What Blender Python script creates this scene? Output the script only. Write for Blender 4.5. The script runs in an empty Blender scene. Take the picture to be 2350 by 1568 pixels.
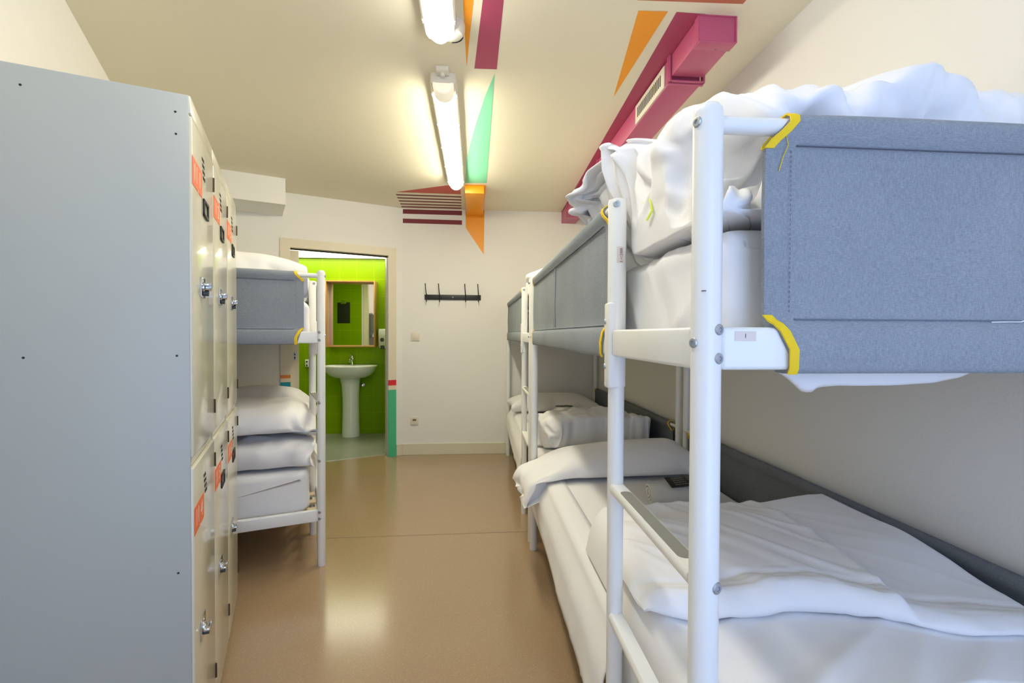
import bpy, bmesh, math, random, zlib, base64, struct as _struct
from math import sin, cos, pi, radians, sqrt, atan2, exp
from mathutils import Vector, Matrix, noise as mnoise

scene = bpy.context.scene
COL = scene.collection
random.seed(7)

# ------------------------------------------------------------------ materials
def srgb(r, g, b):
    f = lambda c: (c/255/12.92) if c/255 <= 0.04045 else ((c/255+0.055)/1.055)**2.4
    return (f(r), f(g), f(b), 1.0)

def new_mat(name):
    m = bpy.data.materials.new(name); m.use_nodes = True
    nt = m.node_tree
    return m, nt, nt.nodes['Principled BSDF']

def mat(name, col, rough=0.5, metal=0.0, spec=0.5, bump=0.0, bscale=80.0, vary=0.0, vscale=6.0,
        coat=0.0, emit=None, estr=0.0, sheen=0.0):
    m, nt, b = new_mat(name)
    b.inputs['Base Color'].default_value = col
    b.inputs['Roughness'].default_value = rough
    b.inputs['Metallic'].default_value = metal
    b.inputs['Specular IOR Level'].default_value = spec
    if coat: b.inputs['Coat Weight'].default_value = coat
    if sheen: b.inputs['Sheen Weight'].default_value = sheen
    if emit:
        b.inputs['Emission Color'].default_value = emit
        b.inputs['Emission Strength'].default_value = estr
    if bump or vary:
        tc = nt.nodes.new('ShaderNodeTexCoord')
    if bump:
        n = nt.nodes.new('ShaderNodeTexNoise'); n.inputs['Scale'].default_value = bscale
        n.inputs['Detail'].default_value = 4
        bp = nt.nodes.new('ShaderNodeBump'); bp.inputs['Strength'].default_value = bump
        bp.inputs['Distance'].default_value = 0.01
        nt.links.new(tc.outputs['Object'], n.inputs['Vector'])
        nt.links.new(n.outputs['Fac'], bp.inputs['Height'])
        nt.links.new(bp.outputs['Normal'], b.inputs['Normal'])
    if vary:
        n2 = nt.nodes.new('ShaderNodeTexNoise'); n2.inputs['Scale'].default_value = vscale
        n2.inputs['Detail'].default_value = 5
        mx = nt.nodes.new('ShaderNodeMix'); mx.data_type = 'RGBA'
        mx.inputs[6].default_value = tuple(min(1, c*(1-vary)) for c in col[:3])+(1,)
        mx.inputs[7].default_value = tuple(min(1, c*(1+vary)) for c in col[:3])+(1,)
        nt.links.new(tc.outputs['Object'], n2.inputs['Vector'])
        nt.links.new(n2.outputs['Fac'], mx.inputs[0])
        nt.links.new(mx.outputs[2], b.inputs['Base Color'])
    return m

M = {}
M['wall'] = mat('wall_paint', srgb(238, 236, 230), 0.8, bump=0.06, bscale=140, vary=0.015, vscale=3)
M['ceil'] = mat('ceiling_paint', srgb(233, 226, 203), 0.75, bump=0.03, bscale=90)
M['white_metal'] = mat('white_enamel', srgb(240, 240, 236), 0.32, coat=0.25)
M['locker'] = mat('locker_enamel', srgb(216, 212, 190), 0.2, bump=0.012, bscale=14, coat=0.3)
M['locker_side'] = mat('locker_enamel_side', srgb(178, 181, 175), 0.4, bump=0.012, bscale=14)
M['dark_gap'] = mat('dark_gap', srgb(45, 42, 36), 0.8)
M['steel'] = mat('zinc_steel', srgb(190, 196, 204), 0.38, metal=0.9)
M['chrome'] = mat('chrome', srgb(215, 217, 220), 0.12, metal=1.0)
M['hinge'] = mat('dark_hinge', srgb(75, 58, 44), 0.5, metal=0.4)
M['black'] = mat('black_paint', srgb(38, 36, 33), 0.45)
M['label'] = mat('orange_label', srgb(246, 116, 62), 0.5)
M['label_txt'] = mat('label_white', srgb(248, 236, 215), 0.5)
M['trim'] = mat('cream_gloss', srgb(226, 216, 190), 0.4)
M['base'] = mat('skirting_cream', srgb(222, 216, 190), 0.5)
M['blue'] = mat('paint_turquoise', srgb(0, 142, 168), 0.5)
M['orange_s'] = mat('paint_orange_stripe', srgb(224, 132, 52), 0.5)
M['red_s'] = mat('paint_red_stripe', srgb(212, 42, 46), 0.5)
M['green_s'] = mat('paint_green', srgb(72, 186, 140), 0.5)
M['teal'] = mat('paint_mint', srgb(128, 212, 170), 0.65)
M['maroon'] = mat('paint_maroon', srgb(170, 66, 98), 0.6)
M['plum'] = mat('paint_plum', srgb(122, 42, 52), 0.6)
M['brick'] = mat('paint_brick_red', srgb(196, 84, 68), 0.6)
M['rust'] = mat('paint_rust', srgb(190, 110, 82), 0.6)
M['amber'] = mat('paint_amber', srgb(244, 158, 30), 0.6)
M['amber_duct'] = mat('duct_amber', srgb(245, 160, 14), 0.42)
M['magenta_duct'] = mat('duct_magenta', srgb(186, 86, 122), 0.4)
M['grille'] = mat('grille_white', srgb(226, 222, 205), 0.5)
M['diffuser'] = mat('lamp_diffuser', srgb(250, 246, 232), 0.3, emit=(1.0, 0.93, 0.72, 1), estr=42)
M['lamp_near'] = mat('lamp_cover_near', srgb(250, 246, 232), 0.3, emit=(1.0, 0.965, 0.86, 1), estr=20)
M['lamp_body'] = mat('lamp_tray', srgb(222, 218, 205), 0.5)
M['lamp_clear'] = mat('lamp_end_cover', srgb(240, 234, 214), 0.2, coat=0.3, emit=(1.0, 0.92, 0.72, 1), estr=0.35)
M['yellow'] = mat('yellow_binding', srgb(246, 208, 20), 0.7, bump=0.2, bscale=500)
M['sheet'] = mat('white_cotton', srgb(240, 239, 239), 0.9, bump=0.05, bscale=500, sheen=0.15)
M['pad'] = mat('grip_pad', srgb(140, 140, 130), 0.85, bump=0.35, bscale=900)
M['mirror'] = mat('mirror_glass', (0.92, 0.93, 0.92, 1), 0.02, metal=1.0)
M['ceramic'] = mat('white_ceramic', srgb(236, 236, 230), 0.12, coat=0.5)
M['plastic'] = mat('white_plastic', srgb(236, 234, 224), 0.35)
M['plastic_dark'] = mat('grey_plastic', srgb(70, 72, 66), 0.4)
M['switch'] = mat('switch_plastic', srgb(230, 222, 200), 0.4)
M['socket_dark'] = mat('socket_dark', srgb(92, 84, 66), 0.6)
M['slat'] = mat('pale_slats', srgb(205, 190, 160), 0.7)
M['towel'] = mat('terry_towel', srgb(236, 234, 226), 0.95, bump=0.6, bscale=420, sheen=0.4)
M['sachet'] = mat('black_sachet', srgb(30, 27, 24), 0.3, coat=0.4)
M['sachet_print'] = mat('sachet_print', srgb(150, 146, 128), 0.5)
M['lime'] = mat('lime_tape', srgb(206, 226, 60), 0.7)
M['tagpaper'] = mat('sticker_paper', srgb(228, 214, 204), 0.5)
M['tagink'] = mat('sticker_ink', srgb(98, 78, 70), 0.5)
M['bath_floor'] = mat('bathroom_vinyl', srgb(150, 152, 136), 0.35, vary=0.18, vscale=5)
M['alu'] = mat('aluminium', srgb(196, 196, 190), 0.35, metal=0.8)
M['thread'] = mat('stitch_thread', srgb(108, 116, 128), 0.9)
M['glass_sky'] = None

def wood_mat():
    m, nt, b = new_mat('pine_wood')
    tc = nt.nodes.new('ShaderNodeTexCoord'); mp = nt.nodes.new('ShaderNodeMapping')
    mp.inputs['Scale'].default_value = (30, 30, 2.5)
    n = nt.nodes.new('ShaderNodeTexNoise'); n.inputs['Scale'].default_value = 1.5; n.inputs['Detail'].default_value = 6
    mx = nt.nodes.new('ShaderNodeMix'); mx.data_type = 'RGBA'
    mx.inputs[6].default_value = srgb(176, 122, 62); mx.inputs[7].default_value = srgb(214, 166, 98)
    nt.links.new(tc.outputs['Object'], mp.inputs[0]); nt.links.new(mp.outputs[0], n.inputs['Vector'])
    nt.links.new(n.outputs['Fac'], mx.inputs[0]); nt.links.new(mx.outputs[2], b.inputs['Base Color'])
    b.inputs['Roughness'].default_value = 0.45
    return m
M['wood'] = wood_mat()

def floor_mat():
    m, nt, b = new_mat('speckled_vinyl')
    tc = nt.nodes.new('ShaderNodeTexCoord')
    cur = srgb(165, 139, 109)
    prev = None
    for sc_, rad, col in ((150, 0.16, srgb(206, 178, 142)), (95, 0.085, srgb(120, 96, 72)), (230, 0.2, srgb(158, 132, 104))):
        v = nt.nodes.new('ShaderNodeTexVoronoi'); v.inputs['Scale'].default_value = sc_; v.feature = 'F1'
        nt.links.new(tc.outputs['Object'], v.inputs['Vector'])
        lt = nt.nodes.new('ShaderNodeMath'); lt.operation = 'LESS_THAN'; lt.inputs[1].default_value = rad
        nt.links.new(v.outputs['Distance'], lt.inputs[0])
        mx = nt.nodes.new('ShaderNodeMix'); mx.data_type = 'RGBA'
        if prev is None: mx.inputs[6].default_value = cur
        else: nt.links.new(prev, mx.inputs[6])
        mx.inputs[7].default_value = col
        nt.links.new(lt.outputs[0], mx.inputs[0]); prev = mx.outputs[2]
    nt.links.new(prev, b.inputs['Base Color'])
    b.inputs['Roughness'].default_value = 0.2
    b.inputs['Coat Weight'].default_value = 0.45; b.inputs['Coat Roughness'].default_value = 0.15
    return m
M['floor'] = floor_mat()

def fabric_mat(name, c0, c1, r0=0.9):
    m, nt, b = new_mat(name)
    tc = nt.nodes.new('ShaderNodeTexCoord')
    outs = []
    for sc in ((160, 160, 1600), (1600, 1600, 120)):
        mp = nt.nodes.new('ShaderNodeMapping'); mp.inputs['Scale'].default_value = sc
        n = nt.nodes.new('ShaderNodeTexNoise'); n.inputs['Scale'].default_value = 1.0; n.inputs['Detail'].default_value = 3
        nt.links.new(tc.outputs['Object'], mp.inputs[0]); nt.links.new(mp.outputs[0], n.inputs['Vector'])
        outs.append(n)
    ad = nt.nodes.new('ShaderNodeMath'); ad.operation = 'ADD'
    nt.links.new(outs[0].outputs['Fac'], ad.inputs[0]); nt.links.new(outs[1].outputs['Fac'], ad.inputs[1])
    big = nt.nodes.new('ShaderNodeTexNoise'); big.inputs['Scale'].default_value = 5; big.inputs['Detail'].default_value = 5
    nt.links.new(tc.outputs['Object'], big.inputs['Vector'])
    ml = nt.nodes.new('ShaderNodeMath'); ml.operation = 'MULTIPLY_ADD'; ml.inputs[1].default_value = 0.35
    nt.links.new(big.outputs['Fac'], ml.inputs[0]); nt.links.new(ad.outputs[0], ml.inputs[2])
    cr = nt.nodes.new('ShaderNodeValToRGB')
    cr.color_ramp.elements[0].position = 0.85; cr.color_ramp.elements[0].color = c0
    cr.color_ramp.elements[1].position = 1.0; cr.color_ramp.elements[1].color = c1
    mr = nt.nodes.new('ShaderNodeMapRange'); mr.inputs[1].default_value = 0.75; mr.inputs[2].default_value = 1.6
    nt.links.new(ml.outputs[0], mr.inputs[0])
    cr.color_ramp.elements[0].position = 0.25; cr.color_ramp.elements[1].position = 0.75
    nt.links.new(mr.outputs[0], cr.inputs[0]); nt.links.new(cr.outputs[0], b.inputs['Base Color'])
    b.inputs['Roughness'].default_value = r0
    b.inputs['Specular IOR Level'].default_value = 0.2
    bp = nt.nodes.new('ShaderNodeBump'); bp.inputs['Strength'].default_value = 0.25; bp.inputs['Distance'].default_value = 0.002
    nt.links.new(ad.outputs[0], bp.inputs['Height']); nt.links.new(bp.outputs[0], b.inputs['Normal'])
    return m
M['guard'] = fabric_mat('grey_blue_canvas', srgb(130, 138, 146), srgb(160, 166, 172))
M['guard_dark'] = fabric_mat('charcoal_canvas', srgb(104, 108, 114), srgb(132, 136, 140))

def tile_mat():
    m, nt, b = new_mat('lime_tiles')
    tc = nt.nodes.new('ShaderNodeTexCoord')
    sp = nt.nodes.new('ShaderNodeSeparateXYZ'); nt.links.new(tc.outputs['Object'], sp.inputs[0])
    def line(axis, off):
        a = nt.nodes.new('ShaderNodeMath'); a.operation = 'ADD'; a.inputs[1].default_value = off
        nt.links.new(sp.outputs[axis], a.inputs[0])
        d = nt.nodes.new('ShaderNodeMath'); d.operation = 'DIVIDE'; d.inputs[1].default_value = 0.205
        nt.links.new(a.outputs[0], d.inputs[0])
        f = nt.nodes.new('ShaderNodeMath'); f.operation = 'FRACT'; nt.links.new(d.outputs[0], f.inputs[0])
        g = nt.nodes.new('ShaderNodeMath'); g.operation = 'LESS_THAN'; g.inputs[1].default_value = 0.02
        nt.links.new(f.outputs[0], g.inputs[0]); return g
    gx, gz = line(0, 10.056), line(2, 10.0 + 0.0)
    gz_off = 10.25 - 1.9 % 0.205
    gz.inputs[0].links[0].from_node.inputs[0].links[0].from_node.inputs[0].links[0].from_node.inputs[1].default_value = gz_off
    mxm = nt.nodes.new('ShaderNodeMath'); mxm.operation = 'MAXIMUM'
    nt.links.new(gx.outputs[0], mxm.inputs[0]); nt.links.new(gz.outputs[0], mxm.inputs[1])
    mx = nt.nodes.new('ShaderNodeMix'); mx.data_type = 'RGBA'
    mx.inputs[6].default_value = srgb(130, 164, 0); mx.inputs[7].default_value = srgb(156, 186, 30)
    nt.links.new(mxm.outputs[0], mx.inputs[0]); nt.links.new(mx.outputs[2], b.inputs['Base Color'])
    b.inputs['Roughness'].default_value = 0.3; b.inputs['Specular IOR Level'].default_value = 0.2
    bp = nt.nodes.new('ShaderNodeBump'); bp.invert = True; bp.inputs['Strength'].default_value = 0.3; bp.inputs['Distance'].default_value = 0.003
    nt.links.new(mxm.outputs[0], bp.inputs['Height']); nt.links.new(bp.outputs[0], b.inputs['Normal'])
    return m
M['tile'] = tile_mat()

# ------------------------------------------------------------------ helpers
def obj(name, bm, mats, parent=None, smooth=35, recalc=True, loc=None):
    if recalc: bmesh.ops.recalc_face_normals(bm, faces=bm.faces[:])
    me = bpy.data.meshes.new(name); bm.to_mesh(me); bm.free()
    if not isinstance(mats, (list, tuple)): mats = [mats]
    for m in mats: me.materials.append(m)
    if smooth:
        for p in me.polygons: p.use_smooth = True
        if smooth < 180: me.set_sharp_from_angle(angle=radians(smooth))
    o = bpy.data.objects.new(name, me); COL.objects.link(o)
    if parent: o.parent = parent
    if loc: o.location = loc
    return o

def tag(o, label=None, cat=None, group=None, kind=None):
    if label: o['label'] = label
    if cat: o['category'] = cat
    if group: o['group'] = group
    if kind: o['kind'] = kind
    return o

def thing(name, label, cat, loc=(0, 0, 0), rz=0.0, group=None):
    o = bpy.data.objects.new(name, None); COL.objects.link(o)
    o.location = loc; o.rotation_euler = (0, 0, rz); o.empty_display_size = 0.1
    return tag(o, label, cat, group)

def structure(name, bm, mats, smooth=0, loc=None, rz=0.0, parent=None, recalc=True):
    o = obj(name, bm, mats, parent, smooth=smooth, recalc=recalc)
    if loc: o.location = loc
    o.rotation_euler = (0, 0, rz)
    if not parent: o['kind'] = 'structure'
    return o

def BM(): return bmesh.new()

def box(bm, lo, hi, mi=0, bev=0.0, seg=2, rot=None, piv=None):
    r = bmesh.ops.create_cube(bm, size=1.0)
    vs = r['verts']
    c = [(lo[i]+hi[i])/2 for i in range(3)]; s = [abs(hi[i]-lo[i]) for i in range(3)]
    for v in vs: v.co = Vector((v.co.x*s[0]+c[0], v.co.y*s[1]+c[1], v.co.z*s[2]+c[2]))
    fs = set(f for v in vs for f in v.link_faces)
    for f in fs: f.material_index = mi
    allv = vs
    if bev:
        es = list(set(e for v in vs for e in v.link_edges))
        rr = bmesh.ops.bevel(bm, geom=es, offset=min(bev, min(s)*0.49), segments=seg, affect='EDGES', profile=0.5)
        fs = set(rr['faces']) | set(f for f in fs if f.is_valid)
        for f in rr['faces']: f.material_index = mi
        allv = list(set(v for f in fs for v in f.verts))
    if rot is not None:
        p = Vector(piv if piv else c)
        for v in allv: v.co = p + rot @ (v.co - p)
    return allv

def prism(bm, poly, z0, z1, mi=0):
    b = [bm.verts.new((p[0], p[1], z0)) for p in poly]
    t = [bm.verts.new((p[0], p[1], z1)) for p in poly]
    n = len(poly)
    fs = [bm.faces.new(b[::-1]), bm.faces.new(t)]
    for i in range(n):
        fs.append(bm.faces.new((b[i], b[(i+1) % n], t[(i+1) % n], t[i])))
    for f in fs: f.material_index = mi

def poly3(bm, pts, mi=0):
    f = bm.faces.new([bm.verts.new(p) for p in pts]); f.material_index = mi
    return f

def rings(bm, rs, mi=0, cap0=True, cap1=True, closed=True):
    """skin a list of rings (each a list of points)"""
    V = [[bm.verts.new(p) for p in r] for r in rs]
    n = len(rs[0])
    for a, b in zip(V[:-1], V[1:]):
        for i in range(n if closed else n-1):
            f = bm.faces.new((a[i], a[(i+1) % n], b[(i+1) % n], b[i])); f.material_index = mi
    if cap0: f = bm.faces.new(V[0][::-1]); f.material_index = mi
    if cap1: f = bm.faces.new(V[-1]); f.material_index = mi
    return V

def circ(c, ax, r, n=16, r2=None, ref=None):
    ax = Vector(ax).normalized()
    ref = Vector(ref) if ref else (Vector((0, 0, 1)) if abs(ax.z) < 0.9 else Vector((1, 0, 0)))
    a = ax.cross(ref).normalized(); b = ax.cross(a).normalized()
    r2 = r if r2 is None else r2
    return [Vector(c)+a*(cos(2*pi*i/n)*r)+b*(sin(2*pi*i/n)*r2) for i in range(n)]

def tube(bm, pts, r, n=14, mi=0, caps=True):
    pts = [Vector(p) for p in pts]
    rs = []
    for i, p in enumerate(pts):
        if i == 0: d = pts[1]-p
        elif i == len(pts)-1: d = p-pts[i-1]
        else: d = (pts[i+1]-p).normalized()+(p-pts[i-1]).normalized()
        rr = r[i] if isinstance(r, (list, tuple)) else r
        rs.append(circ(p, d, rr, n))
    # keep ring starts aligned
    for k in range(1, len(rs)):
        best = min(range(n), key=lambda s: (rs[k][s]-rs[k-1][0]).length)
        rs[k] = rs[k][best:]+rs[k][:best]
    rings(bm, rs, mi, caps, caps)

def lathe(bm, prof, c=(0, 0, 0), n=24, mi=0, ax=(0, 0, 1)):
    """prof = [(r, h)...] about axis"""
    ax = Vector(ax).normalized()
    rs = [circ(Vector(c)+ax*h, ax, max(r, 1e-4), n) for r, h in prof]
    rings(bm, rs, mi, True, True)

def bolt(bm, c, ax, r=0.008, h=0.004, mi=0):
    lathe(bm, [(r*1.1, -0.004), (r*1.1, 0.0008), (r*0.98, 0.0022), (r*0.78, 0.0027), (r*0.46, 0.0027), (r*0.42, 0.0008)], c, 18, mi, ax)

def bolt1(parent, c, ax, r=0.008, h=0.004):
    bm = BM(); bolt(bm, c, ax, r, h)
    return obj('bolt', bm, M['steel'], parent, smooth=25)

def smooth01(t):
    t = max(0.0, min(1.0, t)); return t*t*(3-2*t)

def fbm(x, y, z=0.0, oct=4):
    s = 0; a = 1; f = 1
    for _ in range(oct):
        s += a*mnoise.noise(Vector((x*f, y*f, z*f+3.1*f))); a *= 0.5; f *= 2.03
    return s

def text_obj(name, body, size, m, parent, mw, thick=0.0006):
    cu = bpy.data.curves.new(name, 'FONT'); cu.body = body; cu.size = size
    cu.align_x = 'CENTER'; cu.align_y = 'CENTER'; cu.extrude = thick
    t = bpy.data.objects.new(name+'_tmp', cu); COL.objects.link(t)
    dg = bpy.context.evaluated_depsgraph_get(); dg.update()
    me = bpy.data.meshes.new_from_object(t.evaluated_get(dg))
    bpy.data.objects.remove(t); bpy.data.curves.remove(cu)
    me.name = name; me.materials.clear(); me.materials.append(m)
    o = bpy.data.objects.new(name, me); COL.objects.link(o); o.parent = parent
    o.matrix_local = mw
    return o

def frame(O, X, Y, Z):
    m = Matrix.Identity(4)
    for i in range(3):
        m[i][0] = X[i]; m[i][1] = Y[i]; m[i][2] = Z[i]; m[i][3] = O[i]
    return m

# ------------------------------------------------------------------ layout (metres)
HC = 2.5
AR = radians(-4.45)                      # direction of the right hand wall
U = Vector((sin(AR), cos(AR), 0)); V = Vector((cos(AR), -sin(AR), 0))
AL = radians(-29.1)                      # direction of the left hand wall
LU = Vector((sin(AL), cos(AL), 0)); LV = Vector((cos(AL), -sin(AL), 0))
CN = Vector((-1.111, 4.77, 0))           # corner between doorway wall and far wall
RF = CN + V*2.007
LF = CN - LV*1.962
RB = RF - U*5.75
LB = LF - LU*5.55
T2 = lambda p: (p.x, p.y)

# floor
bm = BM()
out = LU*0.107
fl = [T2(RB), T2(RF), T2(CN), T2(CN-LV*0.10), T2(CN-LV*0.10+out), T2(CN-LV*1.04+out), T2(CN-LV*1.04), T2(LF), T2(LB)]
prism(bm, fl, -0.08, 0.0, 0)
sa, sb = Vector((-1.9, 2.738, 0.0004)), Vector((0.9, 2.995, 0.0004))
dn = Vector((-(sb-sa).y, (sb-sa).x, 0)).normalized()*0.0016
poly3(bm, [sa-dn, sb-dn, sb+dn, sa+dn], 1)
structure('floor', bm, [M['floor'], M['socket_dark']])
# bathroom floor
BO = Vector((-1.9, 5.79, 0))
bt = lambda a, o, z=0.0: BO + V*a - U*o + Vector((0, 0, z))
bm = BM()
prism(bm, [T2(CN+out+LV*0.0), T2(bt(0.62, -0.02)), T2(bt(-1.6, -0.02)), T2(CN-LV*2.1+out)], -0.08, 0.0005, 0)
structure('floor_bathroom', bm, M['bath_floor'])

# ceiling with its painted shapes
bm = BM()
prism(bm, [T2(RB+V*0.1), T2(RF+V*0.1), T2(CN+LU*0.02), T2(LF+LU*0.02-LV*0.1), T2(LB-LV*0.1)], HC, HC+0.1, 0)
zc = HC-0.0007
shapes = {1: [[(-0.089, 2.306), (-0.217, 3.964), (-0.4, 3.966), (-0.368, 3.72), (-0.335, 3.44), (-0.285, 3.16), (-0.231, 2.891), (-0.149, 2.524)]],
          2: [[(-0.114+0.05*0.09, 1.76), (-0.033, 1.76), (-0.078, 2.272), (-0.185, 2.266)], ],
          3: [[(-0.184, 1.70), (-0.138, 1.70), (-0.151, 1.806), (-0.221, 2.255)], [(0.489, 1.86), (0.606, 1.864), (0.536, 2.527)]],
          4: [[(0.641, 1.867), (0.76, 1.878), (0.52, 4.9), (0.505, 4.894)]],
          5: [[(0.44, 1.62), (0.90, 1.62), (0.879, 1.821), (0.47, 1.803)]],
          6: [[(-1.046, 4.226), (-0.566, 4.032), (-0.445, 4.000), (-0.468, 4.286)]],
          7: [], 8: [[(-0.405, 4.012), (-0.226, 4.022), (-0.300, 4.828), (-0.470, 4.815)]]}
for l, r in zip([(-1.061, 4.307), (-1.073, 4.403), (-1.083, 4.503), (-1.095, 4.608), (-1.106, 4.706)],
                [(-0.472, 4.367), (-0.483, 4.466), (-0.493, 4.563), (-0.504, 4.661), (-0.513, 4.756)]):
    d = 0.021
    shapes[7].append([(l[0], l[1]-d), (r[0], r[1]-d), (r[0], r[1]+d), (l[0], l[1]+d)])
for k, L in shapes.items():
    for p in L: poly3(bm, [(x, y, zc) for x, y in p], k)
structure('ceiling', bm, [M['ceil'], M['teal'], M['maroon'], M['amber'], M['maroon'], M['rust'], M['brick'], M['plum'], M['amber_duct']], recalc=False)

# walls
def wall(name, a, b, outn, z0=0.0, z1=HC, th=0.1, m=None):
    bm = BM()
    prism(bm, [T2(a), T2(b), T2(b+outn*th), T2(a+outn*th)], z0, z1)
    return structure(name, bm, m or M['wall'])
wall('wall_right', RB, RF+U*0.1, V)
wall('wall_left', LB, LF+LU*0.1, -LV)
# far wall, painted bands included (local frame: x along wall, y into wall, z up)
bm = BM()
box(bm, (0.0, 0, 0), (2.007, 0.1, HC))
def ppoly(pts, mi, y=-0.0008): poly3(bm, [(x, y, z) for x, z in pts], mi)
ppoly([(0.004, 2.446), (0.598, 2.443), (0.598, 2.489), (0.004, 2.492)], 1)
ppoly([(0.004, 2.352), (0.598, 2.347), (0.598, 2.392), (0.004, 2.397)], 1)
ppoly([(0.637, 2.317), (0.82, 2.05), (0.827, HC), (0.637, HC)], 2)
structure('wall_far', bm, [M['wall'], M['plum'], M['amber_duct']], loc=CN, rz=-AR, recalc=True)
# doorway wall (local: x = along LV (negative to the left), y = LU into bathroom)
bm = BM()
box(bm, (-0.135, 0, 0), (0.0, 0.1, HC)); box(bm, (-1.962, 0, 0), (-1.03, 0.1, HC)); box(bm, (-1.03, 0, 2.014), (-0.135, 0.1, HC))
structure('wall_doorway', bm, M['wall'], loc=CN, rz=-AL)
# wall behind the camera with its window
BW = (LB-RB); bl = BW.length; bdir = BW.normalized(); bn = Vector((bdir.y, -bdir.x, 0))
if bn.dot(U) > 0: bn = -bn
ang_b = atan2(bdir.y, bdir.x)
wx0, wx1, wz0, wz1 = 0.12, 1.36, 0.10, 2.36
bm = BM()
sgn = 1 if Vector((-bdir.y, bdir.x, 0)).dot(bn) > 0 else -1
yb0, yb1 = (0, 0.1) if sgn > 0 else (-0.1, 0)
box(bm, (-0.1, yb0, 0), (wx0, yb1, HC)); box(bm, (wx1, yb0, 0), (bl+0.1, yb1, HC))
box(bm, (wx0, yb0, 0), (wx1, yb1, wz0)); box(bm, (wx0, yb0, wz1), (wx1, yb1, HC))
structure('wall_back', bm, M['wall'], loc=RB, rz=ang_b)
bm = BM()
ym = (yb0+yb1)/2
for x in (wx0, wx1-0.05): box(bm, (x, ym-0.03, wz0), (x+0.05, ym+0.03, wz1), bev=0.004)
for z in (wz0, wz1-0.05): box(bm, (wx0, ym-0.03, z), (wx1, ym+0.03, z+0.05), bev=0.004)
structure('window_1', bm, M['trim'], loc=RB, rz=ang_b)

# soffit box in the far left corner of the ceiling
bm = BM()
box(bm, (-1.962, -0.418, 2.287), (-1.091, 0.0, HC))
structure('trim_1', bm, M['wall'], loc=CN, rz=-AL)
# skirting on the far wall
bm = BM()
box(bm, (0.0, -0.012, 0), (2.0, 0.0, 0.115), bev=0.003)
structure('baseboard_far', bm, M['base'], loc=CN, rz=-AR)
bm = BM()
box(bm, (-0.063, -0.012, 0), (-0.004, 0.0, 0.115), bev=0.003)
structure('baseboard_doorway', bm, M['base'], loc=CN, rz=-AL)

# door surround with its colour blocks
bm = BM()
y0 = -0.014
def post_trim(x0, x1, bands):
    for z0, z1, mi in bands: box(bm, (x0, y0, z0), (x1, 0.0, z1), mi)
post_trim(-0.145, -0.066, [(0, 0.672, 4), (0.672, 0.715, 0), (0.715, 0.77, 3), (0.77, 2.09, 0)])
post_trim(-1.112, -1.03, [(0, 0.792, 1), (0.792, 0.826, 0), (0.826, 0.856, 2), (0.856, 2.09, 0)])
box(bm, (-1.03, y0, 2.010), (-0.145, 0.0, 2.09), 0)
box(bm, (-0.145, 0.0, 0.0), (-0.134, 0.118, 2.008), 0); box(bm, (-1.03, 0.0, 2.008), (-0.145, 0.1, 2.014), 0)
box(bm, (-1.03, 0.03, 2.000), (-0.145, 0.07, 2.009), 5)
box(bm, (-0.153, 0.035, 0.0), (-0.145, 0.065, 1.99), 6)
structure('trim_2', bm, [M['trim'], M['blue'], M['orange_s'], M['red_s'], M['green_s'], M['dark_gap'], M['alu']], loc=CN, rz=-AL)
bm = BM(); box(bm, (-1.03, 0.095, 0.0), (-0.15, 0.115, 0.004), bev=0.001)
structure('trim_3', bm, M['alu'], loc=CN, rz=-AL)
# sliding door leaf, nearly all of it inside its pocket
droot = thing('door_1', None, None, CN, -AL); droot['kind'] = 'structure'
bm = BM(); box(bm, (-1.028, 0.032, 0.008), (-0.955, 0.068, 1.992), bev=0.002)
obj('door_leaf', bm, M['trim'], droot)
bm = BM(); box(bm, (-1.001, 0.0285, 0.985), (-0.980, 0.0325, 1.06), 0, bev=0.002); box(bm, (-0.996, 0.0275, 1.0), (-0.986, 0.029, 1.02), 1); box(bm, (-0.996, 0.0275, 1.03), (-0.986, 0.029, 1.045), 1)
obj('door_lock_plate', bm, [M['steel'], M['dark_gap']], droot)

# ------------------------------------------------------------------ bathroom shell
bm = BM(); box(bm, (-1.6, 0, 0), (0.75, 0.08, 2.3))
structure('wall_bathroom_back', bm, M['tile'], loc=BO, rz=-AR)
bm = BM(); box(bm, (0.0, 0, 0), (0.95, 0.06, 2.3))
structure('wall_bathroom_right', bm, M['tile'], loc=bt(0.70, 0.94), rz=-AR+pi/2)
o = bt(-1.35, 0)
bm = BM(); box(bm, (0, 0, 0), (2.2, 0.06, 2.3))
structure('wall_bathroom_left', bm, M['tile'], loc=o, rz=-AR-pi/2)
bm = BM()
box(bm, (-1.962, 0.1, 0), (-1.04, 0.112, 2.2)); box(bm, (-0.135, 0.1, 0), (0.1, 0.112, 2.2)); box(bm, (-1.04, 0.1, 2.016), (-0.135, 0.112, 2.2))
structure('wall_bathroom_front', bm, M['tile'], loc=CN, rz=-AL)
bm = BM()
prism(bm, [T2(CN+LU*0.1+LV*0.15), T2(bt(0.75, -0.05)), T2(bt(-1.6, -0.05)), T2(CN-LV*2.1+LU*0.1)], 2.168, 2.25)
structure('ceiling_bathroom', bm, M['wall'])

# ------------------------------------------------------------------ lockers
AK = radians(-25.4)
K0 = Vector((-0.773, 1.136, 0)); KU = Vector((sin(AK), cos(AK), 0))
LW, LD, LH = 0.358, 0.485, 1.8
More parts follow.
